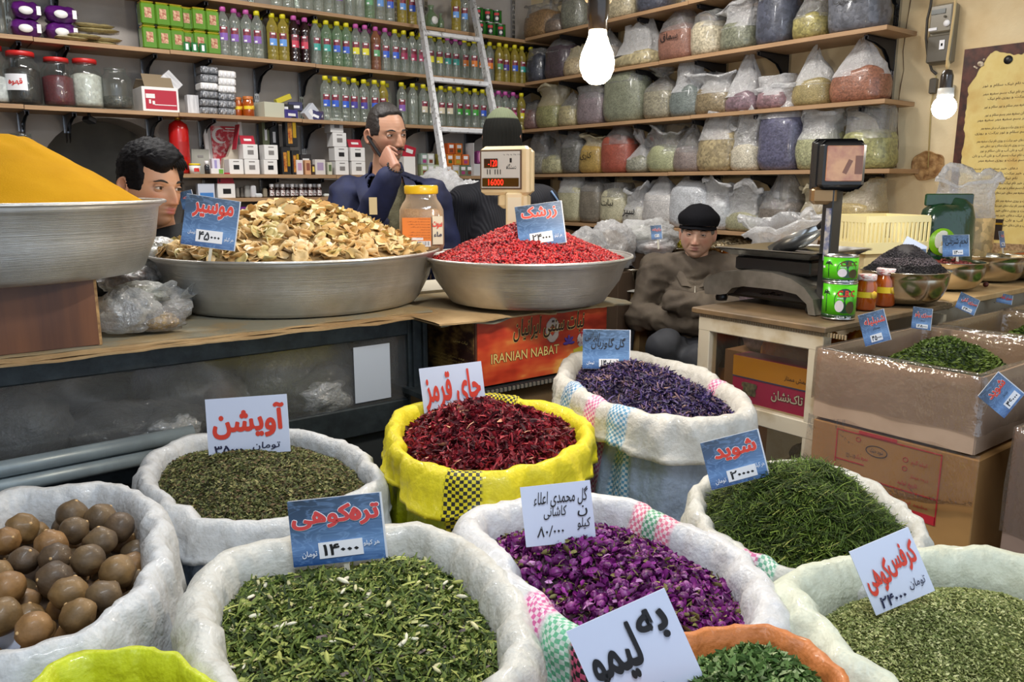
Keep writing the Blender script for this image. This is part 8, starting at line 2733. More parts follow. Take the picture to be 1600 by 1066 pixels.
def eyes_brows(parent, M, opt):
 """eyes, lids, brows, hair as parts; M places the head"""
 look = opt.get('look', (0, 0))
 for s_ in (-1, 1):
  c = Vector((s_ * .0315, -.0815, .0015))
  b = MB(); b.M = M
  b.ball(c, .0118, 20, 14); e = b.build('eyeball', mat('eye_white', (214, 204, 196), .15, coat=.6), parent)
  d = Vector((math.sin(look[0]), -math.cos(look[0]) * math.cos(look[1]), math.sin(look[1]))).normalized()
  Q = d.to_track_quat('Z', 'Y').to_matrix().to_4x4()
  b = MB(); b.M = M @ Matrix.Translation(c) @ Q
  b.lathe([(.001, .01195), (.0022, .0121), (.0055, .0110)], n=16, cap=False); b.build('iris', mat('iris_brown', (52, 32, 20), .15, coat=.8), e)
  b = MB(); b.M = M @ Matrix.Translation(c) @ Q
  b.lathe([(.0001, .0124), (.0024, .0122)], n=12, cap=False); b.build('pupil', BLKP, e)
  # lids: two thick shells leaving an almond gap
  op = opt.get('open', 1.0)
  b = MB(); b.M = M; b.col = tuple(Vector(L(opt['skin'])[:3]) * .80) + (1,)
  for up in (1, -1):
   rows = []
   for k in range(6):
    v = k / 5
    row = []
    for i in range(15):
     a = -1.25 + 2.5 * i / 14
     gap = (.40 * op if up > 0 else -.30 * op) * math.cos(a * 1.15) ** 1.0 if abs(a * 1.15) < math.pi / 2 else 0
     el = gap + (up * 1.35 - gap) * v
     r_ = .0132 + (.0012 if k == 0 else 0) + (.0015 * math.sin(v * math.pi))
     row.append(c + Vector((r_ * math.cos(el) * math.sin(a) * 1.22, -r_ * math.cos(el) * math.cos(a) + .0006, r_ * math.sin(el) - s_ * 0)))
    rows.append(row)
   b.grid(rows)
  b.build('eyelids', skin_mat('skin', 0, 0), parent, col=True)
  b = MB(); b.M = M
  pts = []
  for i in range(7):
   t = i / 6
   x = s_ * (.0125 + .041 * t)
   z = .0195 + .0065 * math.sin(math.pi * min(1, t * 1.25) * .75) - .004 * t * t + opt.get('brow_dz', 0) * (1 - t)
   y = -.1000 - (x / .077) ** 2 * -.024 - opt.get('brow_out', 0)
   pts.append((x, y, z))
  w_ = opt.get('brow', .0036)
  b.tube(pts, [w_ * .8, w_, w_ * 1.05, w_ * .95, w_ * .8, w_ * .6, w_ * .3], 8, flat=.6)
  b.build('eyebrow', opt['brow_m'], parent)
  b = MB(); b.M = M
  b.tube([c + Vector((.0132 * 1.22 * math.sin(a) * 1.01, -.0136 * math.cos(a), .0132 * math.sin(.40 * op * max(0, math.cos(a * 1.15))) + .0004)) for a in [-1.1 + 2.2 * i / 8 for i in range(9)]], .0008, 5)
  b.build('lash_line', BLKP, parent)

def hair_shell(opt, base, thick, name, m_, parent, M, streak=.0035, seed=0, n=(80, 96)):
 """closed hair volume: sits proud of the scalp where thick()>0 and dips under the skin elsewhere"""
 b = MB(); b.M = M
 rows = []
 for j in range(n[0] + 1):
  lam = -math.pi / 2 + math.pi * j / n[0]
  row = []
  for i in range(n[1]):
   phi = 2 * math.pi * i / n[1]
   p, u = base(lam, phi)
   t = thick(p, u)
   if t > 0:
    q = opt.get('flow', lambda p, u: Vector((u.x * 20, u.y * 5, u.z * 6)))(p, u)
    t += streak * (noise.noise(q + Vector((seed, 0, 0))) * 1.2 + .6 * noise.noise(q * 2.7)) * min(1, t / .006)
   row.append(p + u * t)
  rows.append(row)
 b.grid(rows, True)
 return b.build(name, m_, parent)

def limb(b, pts, rs, n=14, flat=None):
 """tapered limb with ball joints, to be fused"""
 b.tube(pts, rs, n, flat=flat)
 for p, r in zip(pts, rs):
  b.ball(p, r * .985, 14, 10)

def hand(b, wrist, d, palm_n, side, curls, spread=.09, scale=1.0, thumb=(.7, .6)):
 """five separate fingers; d wrist->knuckle direction, palm_n palm normal, side thumb direction"""
 d = Vector(d).normalized(); pn = Vector(palm_n).normalized(); sd = Vector(side).normalized()
 W = Vector(wrist)
 S = scale
 rows = []
 for t, hw, th in ((-.01, .024, .019), (.02, .031, .017), (.055, .040, .0145), (.082, .042, .0125), (.092, .038, .009)):
  rows.append([W + d * t * S + (sd * math.cos(a) * hw + pn * math.sin(a) * th) * S for a in [2 * math.pi * i / 18 for i in range(18)]])
 b.grid(rows, True)
 b.add(rows[0], [list(range(17, -1, -1))]); b.add(rows[-1], [list(range(18))])
 for k, (off, ln, r) in enumerate(((.030, .074, .0092), (.0105, .082, .0096), (-.0095, .076, .0090), (-.0285, .060, .0080))):
  p = W + (d * .080 + sd * off) * S
  dirv = (d + sd * spread * (1.5 - k)).normalized()
  ang = 0
  pts = [p]; rs = [r * 1.05 * S]
  for seg, c_ in ((.46, curls[k][0]), (.30, curls[k][1]), (.24, curls[k][2])):
   ang += c_
   v = dirv * math.cos(ang) + pn * math.sin(ang)
   p = p + v * ln * seg * S
   pts.append(p); rs.append(r * S * (1 - .09 * len(pts)))
  limb(b, pts, rs, 10)
 p = W + (d * .022 + sd * .026 + pn * .004) * S
 v1 = (d * .62 + sd * .75 + pn * thumb[0] * .5).normalized()
 v2 = (d * .9 + sd * .25 + pn * thumb[1]).normalized()
 limb(b, [p, p + v1 * .036 * S, p + v1 * .036 * S + v2 * .030 * S, p + v1 * .036 * S + v2 * .054 * S], [.0145 * S, .0115 * S, .0105 * S, .0082 * S], 10)

def camframe(P, deg):
 """matrix whose -Y faces the viewer turned by deg towards the picture's right"""
 v = EYE - P
 a = math.atan2(v.y, v.x) + math.pi / 2
 return Matrix.Translation(P) @ Matrix.Rotation(a + math.radians(deg), 4, 'Z')

def colored(b, c):
 b.c = [L(c)] * len(b.v)
 return b

SKINM = skin_mat('skin', 0, 0)

def finish_body(t, head_mb, M, solids, voxel, skin):
 """head, neck, trunk and hands as one skin mesh"""
 body = remeshed(solids, voxel, 3)
 body.c = [L(skin)] * len(body.v)
 n0 = len(body.v)
 for v, c_ in zip(head_mb.v, head_mb.c):
  body.v.append(M @ v); body.c.append(c_)
 body.f += [[i + n0 for i in f] for f in head_mb.f]
 body.sm += head_mb.sm; body.mi += head_mb.mi
 return body.build('body', SKINM, t, col=True)

# ---------------------------------------------------------------- young man leaning behind the bowls
HP_ = ad(234, 291, 2.62)
M = camframe(HP_, 36) @ Matrix.Rotation(math.radians(6), 4, 'X') @ Matrix.Rotation(math.radians(4), 4, 'Y') @ Matrix.Scale(1.07, 4)
opt = dict(skin=(206, 158, 128), lip=(176, 104, 98), stubble=(92, 72, 62), ruddy=(204, 134, 108), stub_amt=.42, brow=.0056, brow_m=mat('hair_black', (18, 17, 20), .38, bump=.0), look=(.10, .05), open=.95, cheek=.3, brow_dz=-.001,
           flow=lambda p, u: Vector((u.x * 5 + u.z * 3, u.y * 14, u.z * 26 + u.y * 10)))
t = thing('person', 'young man with black swept hair leaning behind the turmeric bowl', 'person')
hm = make_head(opt)
s_ = MB()
C0 = M.translation
f = (M.to_3x3() @ Vector((0, -1, 0))); f.z = 0; f.normalize()
sdv = Vector((-f.y, f.x, 0))
back = Vector((_F.x, _F.y, 0)).normalized()
nk = C0 + Vector((0, 0, -.12)) - f * .0 + back * .015
ch = C0 + Vector((0, 0, -.30)) + back * .10 - _R * .03
limb(s_, [C0 + Vector((0, 0, -.07)) - f * -.02, nk + back * .02, ch + Vector((0, 0, .05))], [.055, .056, .075])
limb(s_, [ch, ch + Vector((0, 0, -.10)) + back * .30, ch + Vector((0, 0, -.26)) + back * .58], [.12, .13, .14])
limb(s_, [ch + Vector((0, 0, -.26)) + back * .58 + _R * .08, Vector((ch.x, ch.y, .05)) + back * .66 + _R * .1], [.08, .05])
limb(s_, [ch + Vector((0, 0, -.26)) + back * .58 - _R * .08, Vector((ch.x, ch.y, .05)) + back * .66 - _R * .1], [.08, .05])
finish_body(t, hm, M, s_, .016, opt['skin'])
eyes_brows(t, M, opt)
bs = head_surface(opt)

def th_young(p, u):
 fr = u.y < 0
 line = .052 - .030 * sstep(0, .05, -p.x + .0) if fr else -.03
 if fr:
  # hair line across the brow, sideburn before the ear
  side = sstep(.056, .068, abs(p.x))
  line = .058 + .012 * math.sin(p.x * 60) - side * .085
  if p.y > -.02:
   line = min(line, .0 - .05 * sstep(-.02, .03, p.y))
 else:
  line = -.03 - .05 * sstep(.0, .08, p.y)
 if abs(p.x) > .06 and .0 < p.y < .032 and p.z < .022:
  return -.006
 k = sstep(line - .004, line + .010, p.z)
 if k <= 0:
  return -.006
 top = sstep(.0, .09, p.z)
 vol = .005 + .020 * top + (.012 * sstep(.03, .07, p.z) * sstep(.0, -.07, p.y))
 return vol * k - .006 * (1 - k)

HAIRB = mat('hair_black', (18, 17, 20), .38)
HAIRS = mat('hair_black_glossy', (15, 14, 18), .6, bump=.3, bscale=110, stretch=(1, .4, 3), spec=.15)
hair_shell(opt, bs, th_young, 'hair', HAIRS, t, M, .0045, 4)
# swept fringe locks
b = MB(); b.M = M
for k in range(13):
 x0_ = -.055 + .0075 * k
 pts = []
 for j in range(6):
  v = j / 5
  pts.append((x0_ + .030 * v + .003 * math.sin(k), -.064 - .030 * math.sin(v * 1.9) + .004 * v + .25 * (x0_ + .01) ** 2 * 20 * .1, .098 - .036 * v ** 1.5 + .003 * math.sin(k * 2.3)))
 b.tube(pts, [.010, .012, .012, .010, .0075, .003], 7, flat=.6)
b.build('fringe', HAIRS, t)
# dark jacket with collar and badge
s_ = MB()
limb(s_, [ch + Vector((0, 0, .0)), ch + Vector((0, 0, -.10)) + back * .30, ch + Vector((0, 0, -.25)) + back * .56], [.15, .155, .155])
shl = ch + sdv * 0
for sg in (-1, 1):
 sh_ = ch + _R * (.17 * sg) + Vector((0, 0, .0)) + back * .02
 el_ = sh_ + Vector((0, 0, -.10)) + _R * .10 * sg + back * .12
 limb(s_, [ch + _R * .05 * sg + Vector((0, 0, .05)), sh_, el_, el_ - back * .10 + Vector((0, 0, -.01))], [.09, .085, .065, .05])
JKB = mat('jacket_black', (34, 36, 38), .6, c2=(26, 28, 30), scale=10, spec=.2)
remeshed(s_, .014, 4, (.008, 9, (1, 1, 1)), 2).build('jacket', JKB, t)
b = MB()
for (r_, zz) in ((0, 0),):
 rows = []
 for j, (rad, dz) in enumerate(((.072, .03), (.082, .04), (.105, -.02), (.12, -.06))):
  rows.append([nk + back * .03 + Vector((math.cos(a) * rad, math.sin(a) * rad, dz - .06 + .02 * math.sin(a * 1 + 2))) for a in [2 * math.pi * i / 26 for i in range(26)]])
 b.grid(rows, True)
b.build('collar', JKB, t)
P = ad(237, 377, 2.48)
b = MB(); b.M = camframe(P, 20); b.box((0, 0, 0), (.05, .004, .032), M=Matrix.Rotation(.15, 4, 'Y')); bd = b.build('badge', mat('badge_dark', (60, 58, 40), .5), t)
b = MB(); b.M = camframe(P, 20); text_mb(b, 'STAR', (-.02, -.008, .02, .008), 0, .01, frame=lambda x, y, z: Vector((x, -.0032, y))); b.build('badge_letters', mat('badge_gold', (200, 180, 80), .5), bd)

# ---------------------------------------------------------------- man on the phone
HP_ = ad(603, 209, 3.55)
M = camframe(HP_, 31) @ Matrix.Rotation(math.radians(8), 4, 'X') @ Matrix.Rotation(math.radians(-4), 4, 'Y') @ Matrix.Scale(1.04, 4)
opt = dict(skin=(190, 144, 118), lip=(150, 96, 88), stubble=(92, 76, 68), ruddy=(190, 126, 104), stub_amt=.55, brow=.0054, brow_m=HAIRB, look=(.25, -.05), open=.8, age=.4, cheek=.6, brow_dz=-.0015, jaw=.05)
t = thing('person', 'man in navy jacket with moustache holding a phone to his ear', 'person')
hm = make_head(opt)
C0 = M.translation.copy()
hd_ = _R; up = Vector((0, 0, 1)); bk = Vector((_F.x, _F.y, 0)).normalized()
s_ = MB()
neck = C0 + Vector((0, 0, -.13)) + bk * .03 - hd_ * .01
chest = C0 + Vector((0, 0, -.40)) + bk * .04 + hd_ * .005
limb(s_, [C0 + Vector((0, 0, -.06)) + bk * .01, neck, chest + up * .16], [.056, .062, .09])
limb(s_, [chest, chest - up * .28, Vector((chest.x, chest.y, .95))], [.15, .155, .15])
for sg in (-1, 1):
 hip = Vector((chest.x, chest.y, .90)) + hd_ * .09 * sg
 limb(s_, [hip, Vector((hip.x, hip.y, .5)), Vector((hip.x, hip.y, .05))], [.09, .062, .045])
# right hand (picture left) holding the phone at the ear
hw = ad(617, 262, 3.30)                     # wrist
kn = ad(596, 238, 3.36)
dvec = (kn - hw)
# forearm and upper arm in skin
el_r = ad(590, 355, 3.20)
_e = chest + up * .12 - hd_ * .19 - up * .30 - bk * .14
limb(s_, [hw, hw + (_e - hw) * .2], [.026, .028])
rs_ = chest + up * .14 - hd_ * .20
body_s = s_
t_hand = MB()
pn = (C0 - hw); pn = (pn - dvec.normalized() * pn.dot(dvec.normalized())).normalized()
sidev = dvec.normalized().cross(pn).normalized()
if sidev.dot(_R) > 0:
 sidev = -sidev
hand(t_hand, hw, dvec, pn, sidev, [(.45, .9, .5), (.6, 1.1, .6), (.7, 1.2, .6), (.75, 1.2, .6)], .10, 1.12, (.4, .9))
hb = remeshed(t_hand, .0035, 2)
hm2 = MB(); hm2.v = hm.v[:]; hm2.c = hm.c[:]; hm2.f = hm.f[:]; hm2.sm = hm.sm[:]; hm2.mi = hm.mi[:]
Mi = M.inverted()
n0 = len(hm2.v)
hm2.v += [Mi @ v for v in hb.v]; hm2.c += [L((184, 134, 112))] * len(hb.v); hm2.f += [[i + n0 for i in f_] for f_ in hb.f]; hm2.sm += hb.sm; hm2.mi += hb.mi
finish_body(t, hm2, M, s_, .016, opt['skin'])
eyes_brows(t, M, opt)
bs = head_surface(opt)

def th_phone(p, u):
 if abs(p.x) > .06 and .0 < p.y < .032 and p.z < .022:
  return -.006
 if u.y < 0:
  side = sstep(.054, .068, abs(p.x))
  line = .082 - .012 * sstep(.02, .05, abs(p.x)) - side * .075
  if p.y > -.02:
   line = min(line, -.01)
 else:
  line = -.02 - .05 * sstep(.0, .08, p.y)
 k = sstep(line - .003, line + .008, p.z)
 return (.0035 + .006 * sstep(.03, .1, p.z)) * k - .006 * (1 - k)

hair_shell(opt, bs, th_phone, 'hair', mat('hair_brown', (34, 28, 26), .55, bump=.4, bscale=90), t, M, .0012, 9)
b = MB(); b.M = M
for s2 in (-1, 1):
 b.tube([(0, -.118, -.0515), (s2 * .010, -.1165, -.0525), (s2 * .020, -.1115, -.056), (s2 * .028, -.104, -.062)], [.0052, .0058, .0048, .002], 8, flat=.7)
b.build('moustache', mat('hair_brown', (34, 28, 26), .55), t)
# clothing
NAVY = mat('jacket_navy', (24, 34, 76), .75, c2=(14, 20, 50), scale=9)
OLIV = mat('sweater_olive', (104, 100, 76), .85, c2=(88, 84, 62), scale=40, bump=.3, bscale=120)
s_ = MB()
limb(s_, [neck - up * .055, chest + up * .12 - bk * .02, chest - bk * .035, chest - up * .28 - bk * .035, chest - up * .5 - bk * .03], [.062, .10, .128, .135, .13])
remeshed(s_, .012, 3, (.004, 9, (1, 1, 1)), 1).build('sweater', OLIV, t)
# jacket: open front. two front panels plus back by cutting the fused shape
s_ = MB()
limb(s_, [chest + up * .13, chest, chest - up * .3, chest - up * .52], [.115, .165, .168, .165])
ls_ = chest + up * .12 + hd_ * .19
rsh = chest + up * .12 - hd_ * .19
limb(s_, [chest + up * .13 + hd_ * .06, ls_, ls_ - up * .28 + hd_ * .07, ls_ - up * .50 + hd_ * .05 - bk * .08], [.10, .088, .068, .056])
elr = rsh - up * .30 - bk * .14 - hd_ * .0
limb(s_, [chest + up * .13 - hd_ * .06, rsh, elr, elr + (hw - elr) * .45, elr + (hw - elr) * .90], [.10, .092, .076, .062, .046])
jk = remeshed(s_, .013, 4, (.011, 9, (1, 1, 1)), 5)
# remove a V in the front so the sweater shows
ax_c = chest - bk * .0
keep = []
for f_, sm_, mi_ in zip(jk.f, jk.sm, jk.mi):
 c_ = sum((jk.v[i] for i in f_), Vector()) / len(f_)
 r_ = c_ - chest
 lat = r_.dot(hd_) - .035; front_ = -r_.dot(bk)
 vw = .030 + .05 * max(0, min(1, (r_.z + .30) / .45)) if r_.z < .16 else .12
 tt = max(0, min(1, (c_ - elr).dot(hw - elr) / (hw - elr).length_squared))
 far_arm = (c_ - elr.lerp(hw, tt)).length < .10
 if front_ > .06 and abs(lat) < vw and r_.z > -.6 and not far_arm and (c_ - hw).length > .14:
  continue
 keep.append((f_, sm_, mi_))
jk.f = [k_[0] for k_ in keep]; jk.sm = [k_[1] for k_ in keep]; jk.mi = [k_[2] for k_ in keep]
o = jk.build('jacket', NAVY, t)
sd_ = o.modifiers.new('thickness', 'SOLIDIFY'); sd_.thickness = .008
# lapels / collar
for sg in (-1, 1):
 b = MB()
 e0 = neck + hd_ * (.055 * sg) - up * .02 + bk * .04
 e1 = neck + hd_ * (.085 * sg) - up * .06 - bk * .05
 e2 = chest + hd_ * (.035 + .085 * sg) + up * .08 - bk * .165
 e3 = chest + hd_ * (.035 + .05 * sg) - up * .14 - bk * .175
 w_ = hd_ * .045 * sg
 A_ = [e0, e1, e2, e3]
 B_ = [e0 + w_ * .6 - up * .03, e1 + w_ * 1.1 - up * .02, e2 + w_ * 1.3 + up * .015, e3 + w_ * .2]
 top = [[p - bk * .010 for p in A_], [(p + q) / 2 - bk * .016 for p, q in zip(A_, B_)], [q - bk * .004 for q in B_]]
 b.grid(top); b.grid([[p + bk * .006 for p in r] for r in top])
 b.build('lapel', NAVY, t)
b = MB(); rows = []
for j, (rad, dz) in enumerate(((.064, .0), (.07, .022), (.078, .0), (.088, -.05))):
 rows.append([neck + bk * .012 + Vector((0, 0, dz - .015)) + (hd_ * math.cos(a) + bk * math.sin(a)) * rad for a in [-.5 + (math.pi + 1.0) * i / 20 for i in range(21)]])
b.grid(rows); o = b.build('collar', NAVY, t); sd_ = o.modifiers.new('thickness', 'SOLIDIFY'); sd_.thickness = .006
s_ = MB()
for sg in (-1, 1):
 hip = Vector((chest.x, chest.y, .92)) + hd_ * .09 * sg
 limb(s_, [hip, Vector((hip.x, hip.y, .5)), Vector((hip.x, hip.y, .1))], [.11, .085, .07])
remeshed(s_, .02, 3).build('trousers', mat('trousers_dark', (40, 40, 46), .8), t)
# beads on the wrist, phone
b = MB()
ax2 = (_e - hw).normalized(); u1 = ax2.cross(Vector((0, 0, 1))).normalized(); u2_ = ax2.cross(u1)
for i in range(18):
 a = 2 * math.pi * i / 18; b.ball(hw + ax2 * .0 + (u1 * math.cos(a) + u2_ * math.sin(a)) * .033, .0045, 6, 5)
tag(b.build('bead_bracelet', BLKP, t), kind='stuff')
ph = kn + pn * .028 - dvec.normalized() * .0 - _R * .012
phd = (ad(586, 222, 3.40) - ad(606, 252, 3.36)).normalized()
Mp = Matrix.Translation(ad(589, 232, 3.40)) @ phd.to_track_quat('Z', 'Y').to_matrix().to_4x4()
tp_ = thing('mobile_phone', 'dark mobile phone held to the ear of the man in navy', 'phone', (0, 0, 0))
b = MB(); b.M = Mp; b.box((0, 0, 0), (.056, .012, .13), M=Matrix.Rotation(.5, 4, 'Z'), bev=.004); b.build('case', mat('phone_black', (24, 24, 28), .25, coat=.5), tp_)
b = MB(); b.M = Mp; b.box((.0, 0, 0), (.05, .0135, .115), M=Matrix.Rotation(.5, 4, 'Z')); b.build('screen', mat('phone_glass', (14, 16, 20), .08), tp_)

# ---------------------------------------------------------------- man with knitted hat, back turned
HP_ = ad(785, 214, 3.75)
M = camframe(HP_, 180 - 8)
opt = dict(skin=(178, 132, 108), lip=(150, 96, 88), stubble=(80, 66, 58), stub_amt=.3, brow=.004, brow_m=HAIRB)
t = thing('person', 'man seen from behind in a dark ribbed jacket and knitted hat', 'person')
hm = make_head(opt)
C0 = M.translation.copy()
s_ = MB()
neck = C0 + Vector((0, 0, -.14)); chest = C0 + Vector((0, 0, -.42))
limb(s_, [C0 - up * .06, neck, chest + up * .16], [.056, .06, .09])
limb(s_, [chest, Vector((chest.x, chest.y, .95))], [.15, .15])
for sg in (-1, 1):
 hip = Vector((chest.x, chest.y, .90)) + hd_ * .09 * sg
 limb(s_, [hip, Vector((hip.x, hip.y, .5)), Vector((hip.x, hip.y, .05))], [.09, .062, .045])
 sh_ = chest + up * .13 + hd_ * .18 * sg
 limb(s_, [sh_, sh_ - up * .29 + hd_ * .05 * sg, sh_ - up * .5 + hd_ * .02 * sg + bk * .12], [.05, .04, .03])
 hh_ = MB(); hand(hh_, sh_ - up * .5 + hd_ * .02 * sg + bk * .12, bk * 1 - up * .5, -hd_ * sg, up, [(.3, .3, .2)] * 4)
 s_.v += hh_.v; n0 = len(s_.v) - len(hh_.v); s_.f += [[i + n0 for i in f_] for f_ in hh_.f]; s_.c += hh_.c; s_.sm += hh_.sm; s_.mi += hh_.mi
finish_body(t, hm, M, s_, .012, opt['skin'])
eyes_brows(t, M, opt)
# hat: ribbed knit with a paler crown
b = MB(); b.M = M
n = 120
rows = []; cols = []
for k in range(30):
 v = k / 29
 z = -.050 + .186 * v
 r_ = 1.0 if v < .35 else math.cos((v - .35) / .65 * math.pi / 2) ** .5
 row = []
 for i in range(n):
  a = 2 * math.pi * i / n
  rib = .0022 * math.cos(a * 34) * (1 if v < .96 else 0)
  row.append(Vector(((.092 * r_ + rib) * math.cos(a), (.108 * r_ + rib) * math.sin(a) + .004, z)))
  cc = (36, 36, 34) if v < .72 else (116, 124, 100)
  if v < .66 and math.sin(a + .0) * 1 + 0 and False:
   pass
  cols.append(L(cc))
 rows.append(row)
b.grid(rows, True); b.c = cols
b.build('knitted_hat', attr_mat('knit', .95, bump=.4, bscale=240, spec=.1), t, col=True)
RIBN = NT('jacket_ribbed')
co = RIBN.coord(); wv = RIBN.n('ShaderNodeTexWave', i_Scale=38.0, i_Distortion=.6)
RIBN.l(co, wv.inputs['Vector']); RIBN.bump(wv.outputs['Fac'], .5, .004)
RIBN.b.inputs['Base Color'].default_value = L((17, 18, 28)); RIBN.b.inputs['Roughness'].default_value = .8
s_ = MB()
limb(s_, [neck - up * .03, chest + up * .10, chest - up * .05, chest - up * .3, chest - up * .55], [.07, .14, .175, .17, .165])
for sg in (-1, 1):
 sh_ = chest + up * .11 + hd_ * .18 * sg
 limb(s_, [chest + up * .13 + hd_ * .07 * sg, sh_, sh_ - up * .29 + hd_ * .06 * sg, sh_ - up * .48 + hd_ * .03 * sg + bk * .10], [.095, .092, .07, .05])
remeshed(s_, .013, 5, (.007, 7, (1, 1, 1)), 8).build('jacket', RIBN.m, t)
b = MB()
sh_ = chest + up * .11 + hd_ * .18
pts = [sh_ - bk * .06 + hd_ * .05 + up * .06, sh_ - bk * .05 + hd_ * .093 - up * .0, sh_ - bk * .04 + hd_ * .115 - up * .14, sh_ - bk * .03 + hd_ * .128 - up * .28]
b.tube(pts, .010, 6, flat=.4); b.build('sleeve_stripe', mat('stripe_blue', (120, 150, 190), .6), t)
s_ = MB()
for sg in (-1, 1):
 hip = Vector((chest.x, chest.y, .92)) + hd_ * .09 * sg
 limb(s_, [hip, Vector((hip.x, hip.y, .5)), Vector((hip.x, hip.y, .1))], [.11, .085, .07])
remeshed(s_, .02, 3).build('trousers', mat('trousers_dark', (40, 40, 46), .8), t)

# ---------------------------------------------------------------- seated old man
DO = 4.05
HP_ = ad(1090, 364, DO)
M = camframe(HP_, -4) @ Matrix.Rotation(math.radians(4), 4, 'X') @ Matrix.Rotation(math.radians(3), 4, 'Y') @ Matrix.Scale(1.04, 4)
opt = dict(skin=(222, 178, 154), lip=(160, 108, 98), stubble=(164, 138, 124), ruddy=(196, 126, 108), stub_amt=.35, brow=.0044, brow_m=mat('brow_grey', (88, 76, 68), .7), look=(0, .05), open=.62, age=1.0, brow_dz=-.003, jaw=.35)
t = thing('person', 'old man in flat cap and taupe jacket seated with folded arms', 'person')
hm = make_head(opt)
C0 = M.translation.copy()
fw = (EYE - C0); fw.z = 0; fw.normalize()           # towards the viewer
rt = Vector((-fw.y, fw.x, 0))                        # picture right
if rt.dot(_R) < 0:
 rt = -rt
s_ = MB()
neck = C0 - up * .13 - fw * .02
chest = C0 - up * .30 - fw * .04
hipc = Vector((C0.x, C0.y, .57)) - fw * .06 - rt * .03
limb(s_, [C0 - up * .06, neck, chest + up * .12], [.058, .062, .09])
limb(s_, [chest, (chest + hipc) / 2, hipc], [.14, .14, .14])
kl = hipc + fw * .42 - rt * .12 + up * .04; kr = hipc + fw * .44 + rt * .06 + up * .0
kl = hipc + fw * .40 - rt * .10 + up * .06
fl = Vector((kl.x, kl.y, .07)) + fw * .04 + rt * .12; frr = Vector((kr.x, kr.y, .07)) + fw * .02
limb(s_, [hipc - rt * .08, kl, fl], [.085, .06, .045]); limb(s_, [hipc + rt * .08, kr, frr], [.085, .06, .045])
for f_ in (fl, frr):
 limb(s_, [f_ - up * .03, f_ + fw * .12 - up * .04], [.04, .03])
finish_body(t, hm, M, s_, .016, opt['skin'])
eyes_brows(t, M, opt)
bs = head_surface(opt)

def th_old(p, u):
 if abs(p.x) > .06 and .0 < p.y < .032 and p.z < .022:
  return -.006
 line = (.03 if u.y < 0 else -.03) - (.035 * sstep(.06, .07, abs(p.x)) if u.y < 0 else 0)
 if u.y < 0 and abs(p.x) < .06:
  return -.006
 k = sstep(line - .003, line + .008, p.z)
 return .004 * k - .006 * (1 - k)

hair_shell(opt, bs, th_old, 'hair', mat('hair_grey', (120, 114, 110), .6, bump=.4, bscale=90), t, M, .001, 3)
# flat cap
b = MB(); b.M = M
rows = []
for k in range(12):
 v = k / 11
 row = []
 for i in range(48):
  a = 2 * math.pi * i / 48
  fr_ = max(0, -math.sin(a))
  rx = .094 + .012 * math.sin(min(1, v * 1.6) * math.pi); ry = .112 + .018 * fr_ + .01 * math.sin(v * math.pi)
  sh2 = math.cos(v * math.pi / 2) ** .45 if v < 1 else 0
  z = .044 + .100 * v ** .8 + .028 * max(0, math.sin(a)) * (1 - v) * -1 + .006 * fr_ * (1 - v)
  row.append(Vector((rx * sh2 * math.cos(a), ry * sh2 * math.sin(a) + .006, z - .004 * abs(math.cos(a)) * (1 - v))))
 rows.append(row)
b.grid(rows, True)
WOOL = mat('wool_black', (24, 24, 28), .9, bump=.3, bscale=200, spec=.1)
cp_ = b.build('flat_cap', WOOL, t)
b = MB(); b.M = M
rows = []
for (e, dz) in ((0, .0), (.5, -.002), (1, -.010), (1.02, -.016), (.5, -.010), (0, -.008)):
 rows.append([Vector((math.sin(a) * (.088 + .004 * e), -math.cos(a) * (.098 + .034 * e * math.cos(a) ** .8) + .002, .048 + dz - .010 * abs(math.sin(a)))) for a in [-1.35 + 2.7 * i / 24 for i in range(25)]])
b.grid(rows); b.build('cap_peak', WOOL, cp_)
# jacket
TAUP = mat('jacket_taupe', (106, 96, 84), .8, c2=(86, 77, 68), scale=8, spec=.2)
s_ = MB()
limb(s_, [neck - up * .05, chest + up * .08, chest - up * .06, (chest + hipc) / 2 + fw * .03, hipc + up * .06 + fw * .05], [.078, .125, .175, .19, .185])
shl = chest + up * .09 - rt * .20; shr = chest + up * .09 + rt * .20
ell = shl - up * .22 - rt * .07 + fw * .08; elr = shr - up * .20 + rt * .07 + fw * .08
mid = chest - up * .09 + fw * .235
limb(s_, [chest + up * .10 - rt * .08, shl, ell, mid - rt * .02 - up * .045, mid + rt * .13 - up * .03], [.10, .098, .080, .062, .052])
limb(s_, [chest + up * .10 + rt * .08, shr, elr, mid + rt * .06 + up * .05 + fw * .03, mid - rt * .10 + up * .06 + fw * .03], [.10, .098, .080, .064, .054])
remeshed(s_, .011, 2, (.013, 9, (1, 1, 1.6)), 13).build('jacket', TAUP, t)
b = MB()
for sg in (-1, 1):
 A_ = [neck + rt * .055 * sg - fw * .05 + up * .03, neck + rt * .085 * sg + up * .0 + fw * .02, neck + rt * .012 * sg + fw * .125 - up * .14]
 B_ = [p + rt * sg * .04 - up * .045 + fw * .01 for p in A_]; B_[2] = A_[2] + rt * sg * .055 + up * .01
 top = [A_, [(p + q) / 2 + fw * .016 + up * .006 for p, q in zip(A_, B_)], B_]
 b.grid(top); b.grid([[p - fw * .008 for p in r] for r in top])
tag(b.build('collar', TAUP, t), kind='stuff')
b = MB(); b.tube([neck + fw * .135 - up * .13, chest + fw * .187 - up * .02, chest + fw * .19 - up * .10], .0035, 6); b.build('zip', mat('zip_grey', (176, 170, 156), .4, .5), t)
b = MB(); b.ball(neck + fw * .035 - up * .045, (.052, .052, .05), 16, 10); b.build('sweater_neck', mat('navy_knit', (28, 32, 52), .8), t)
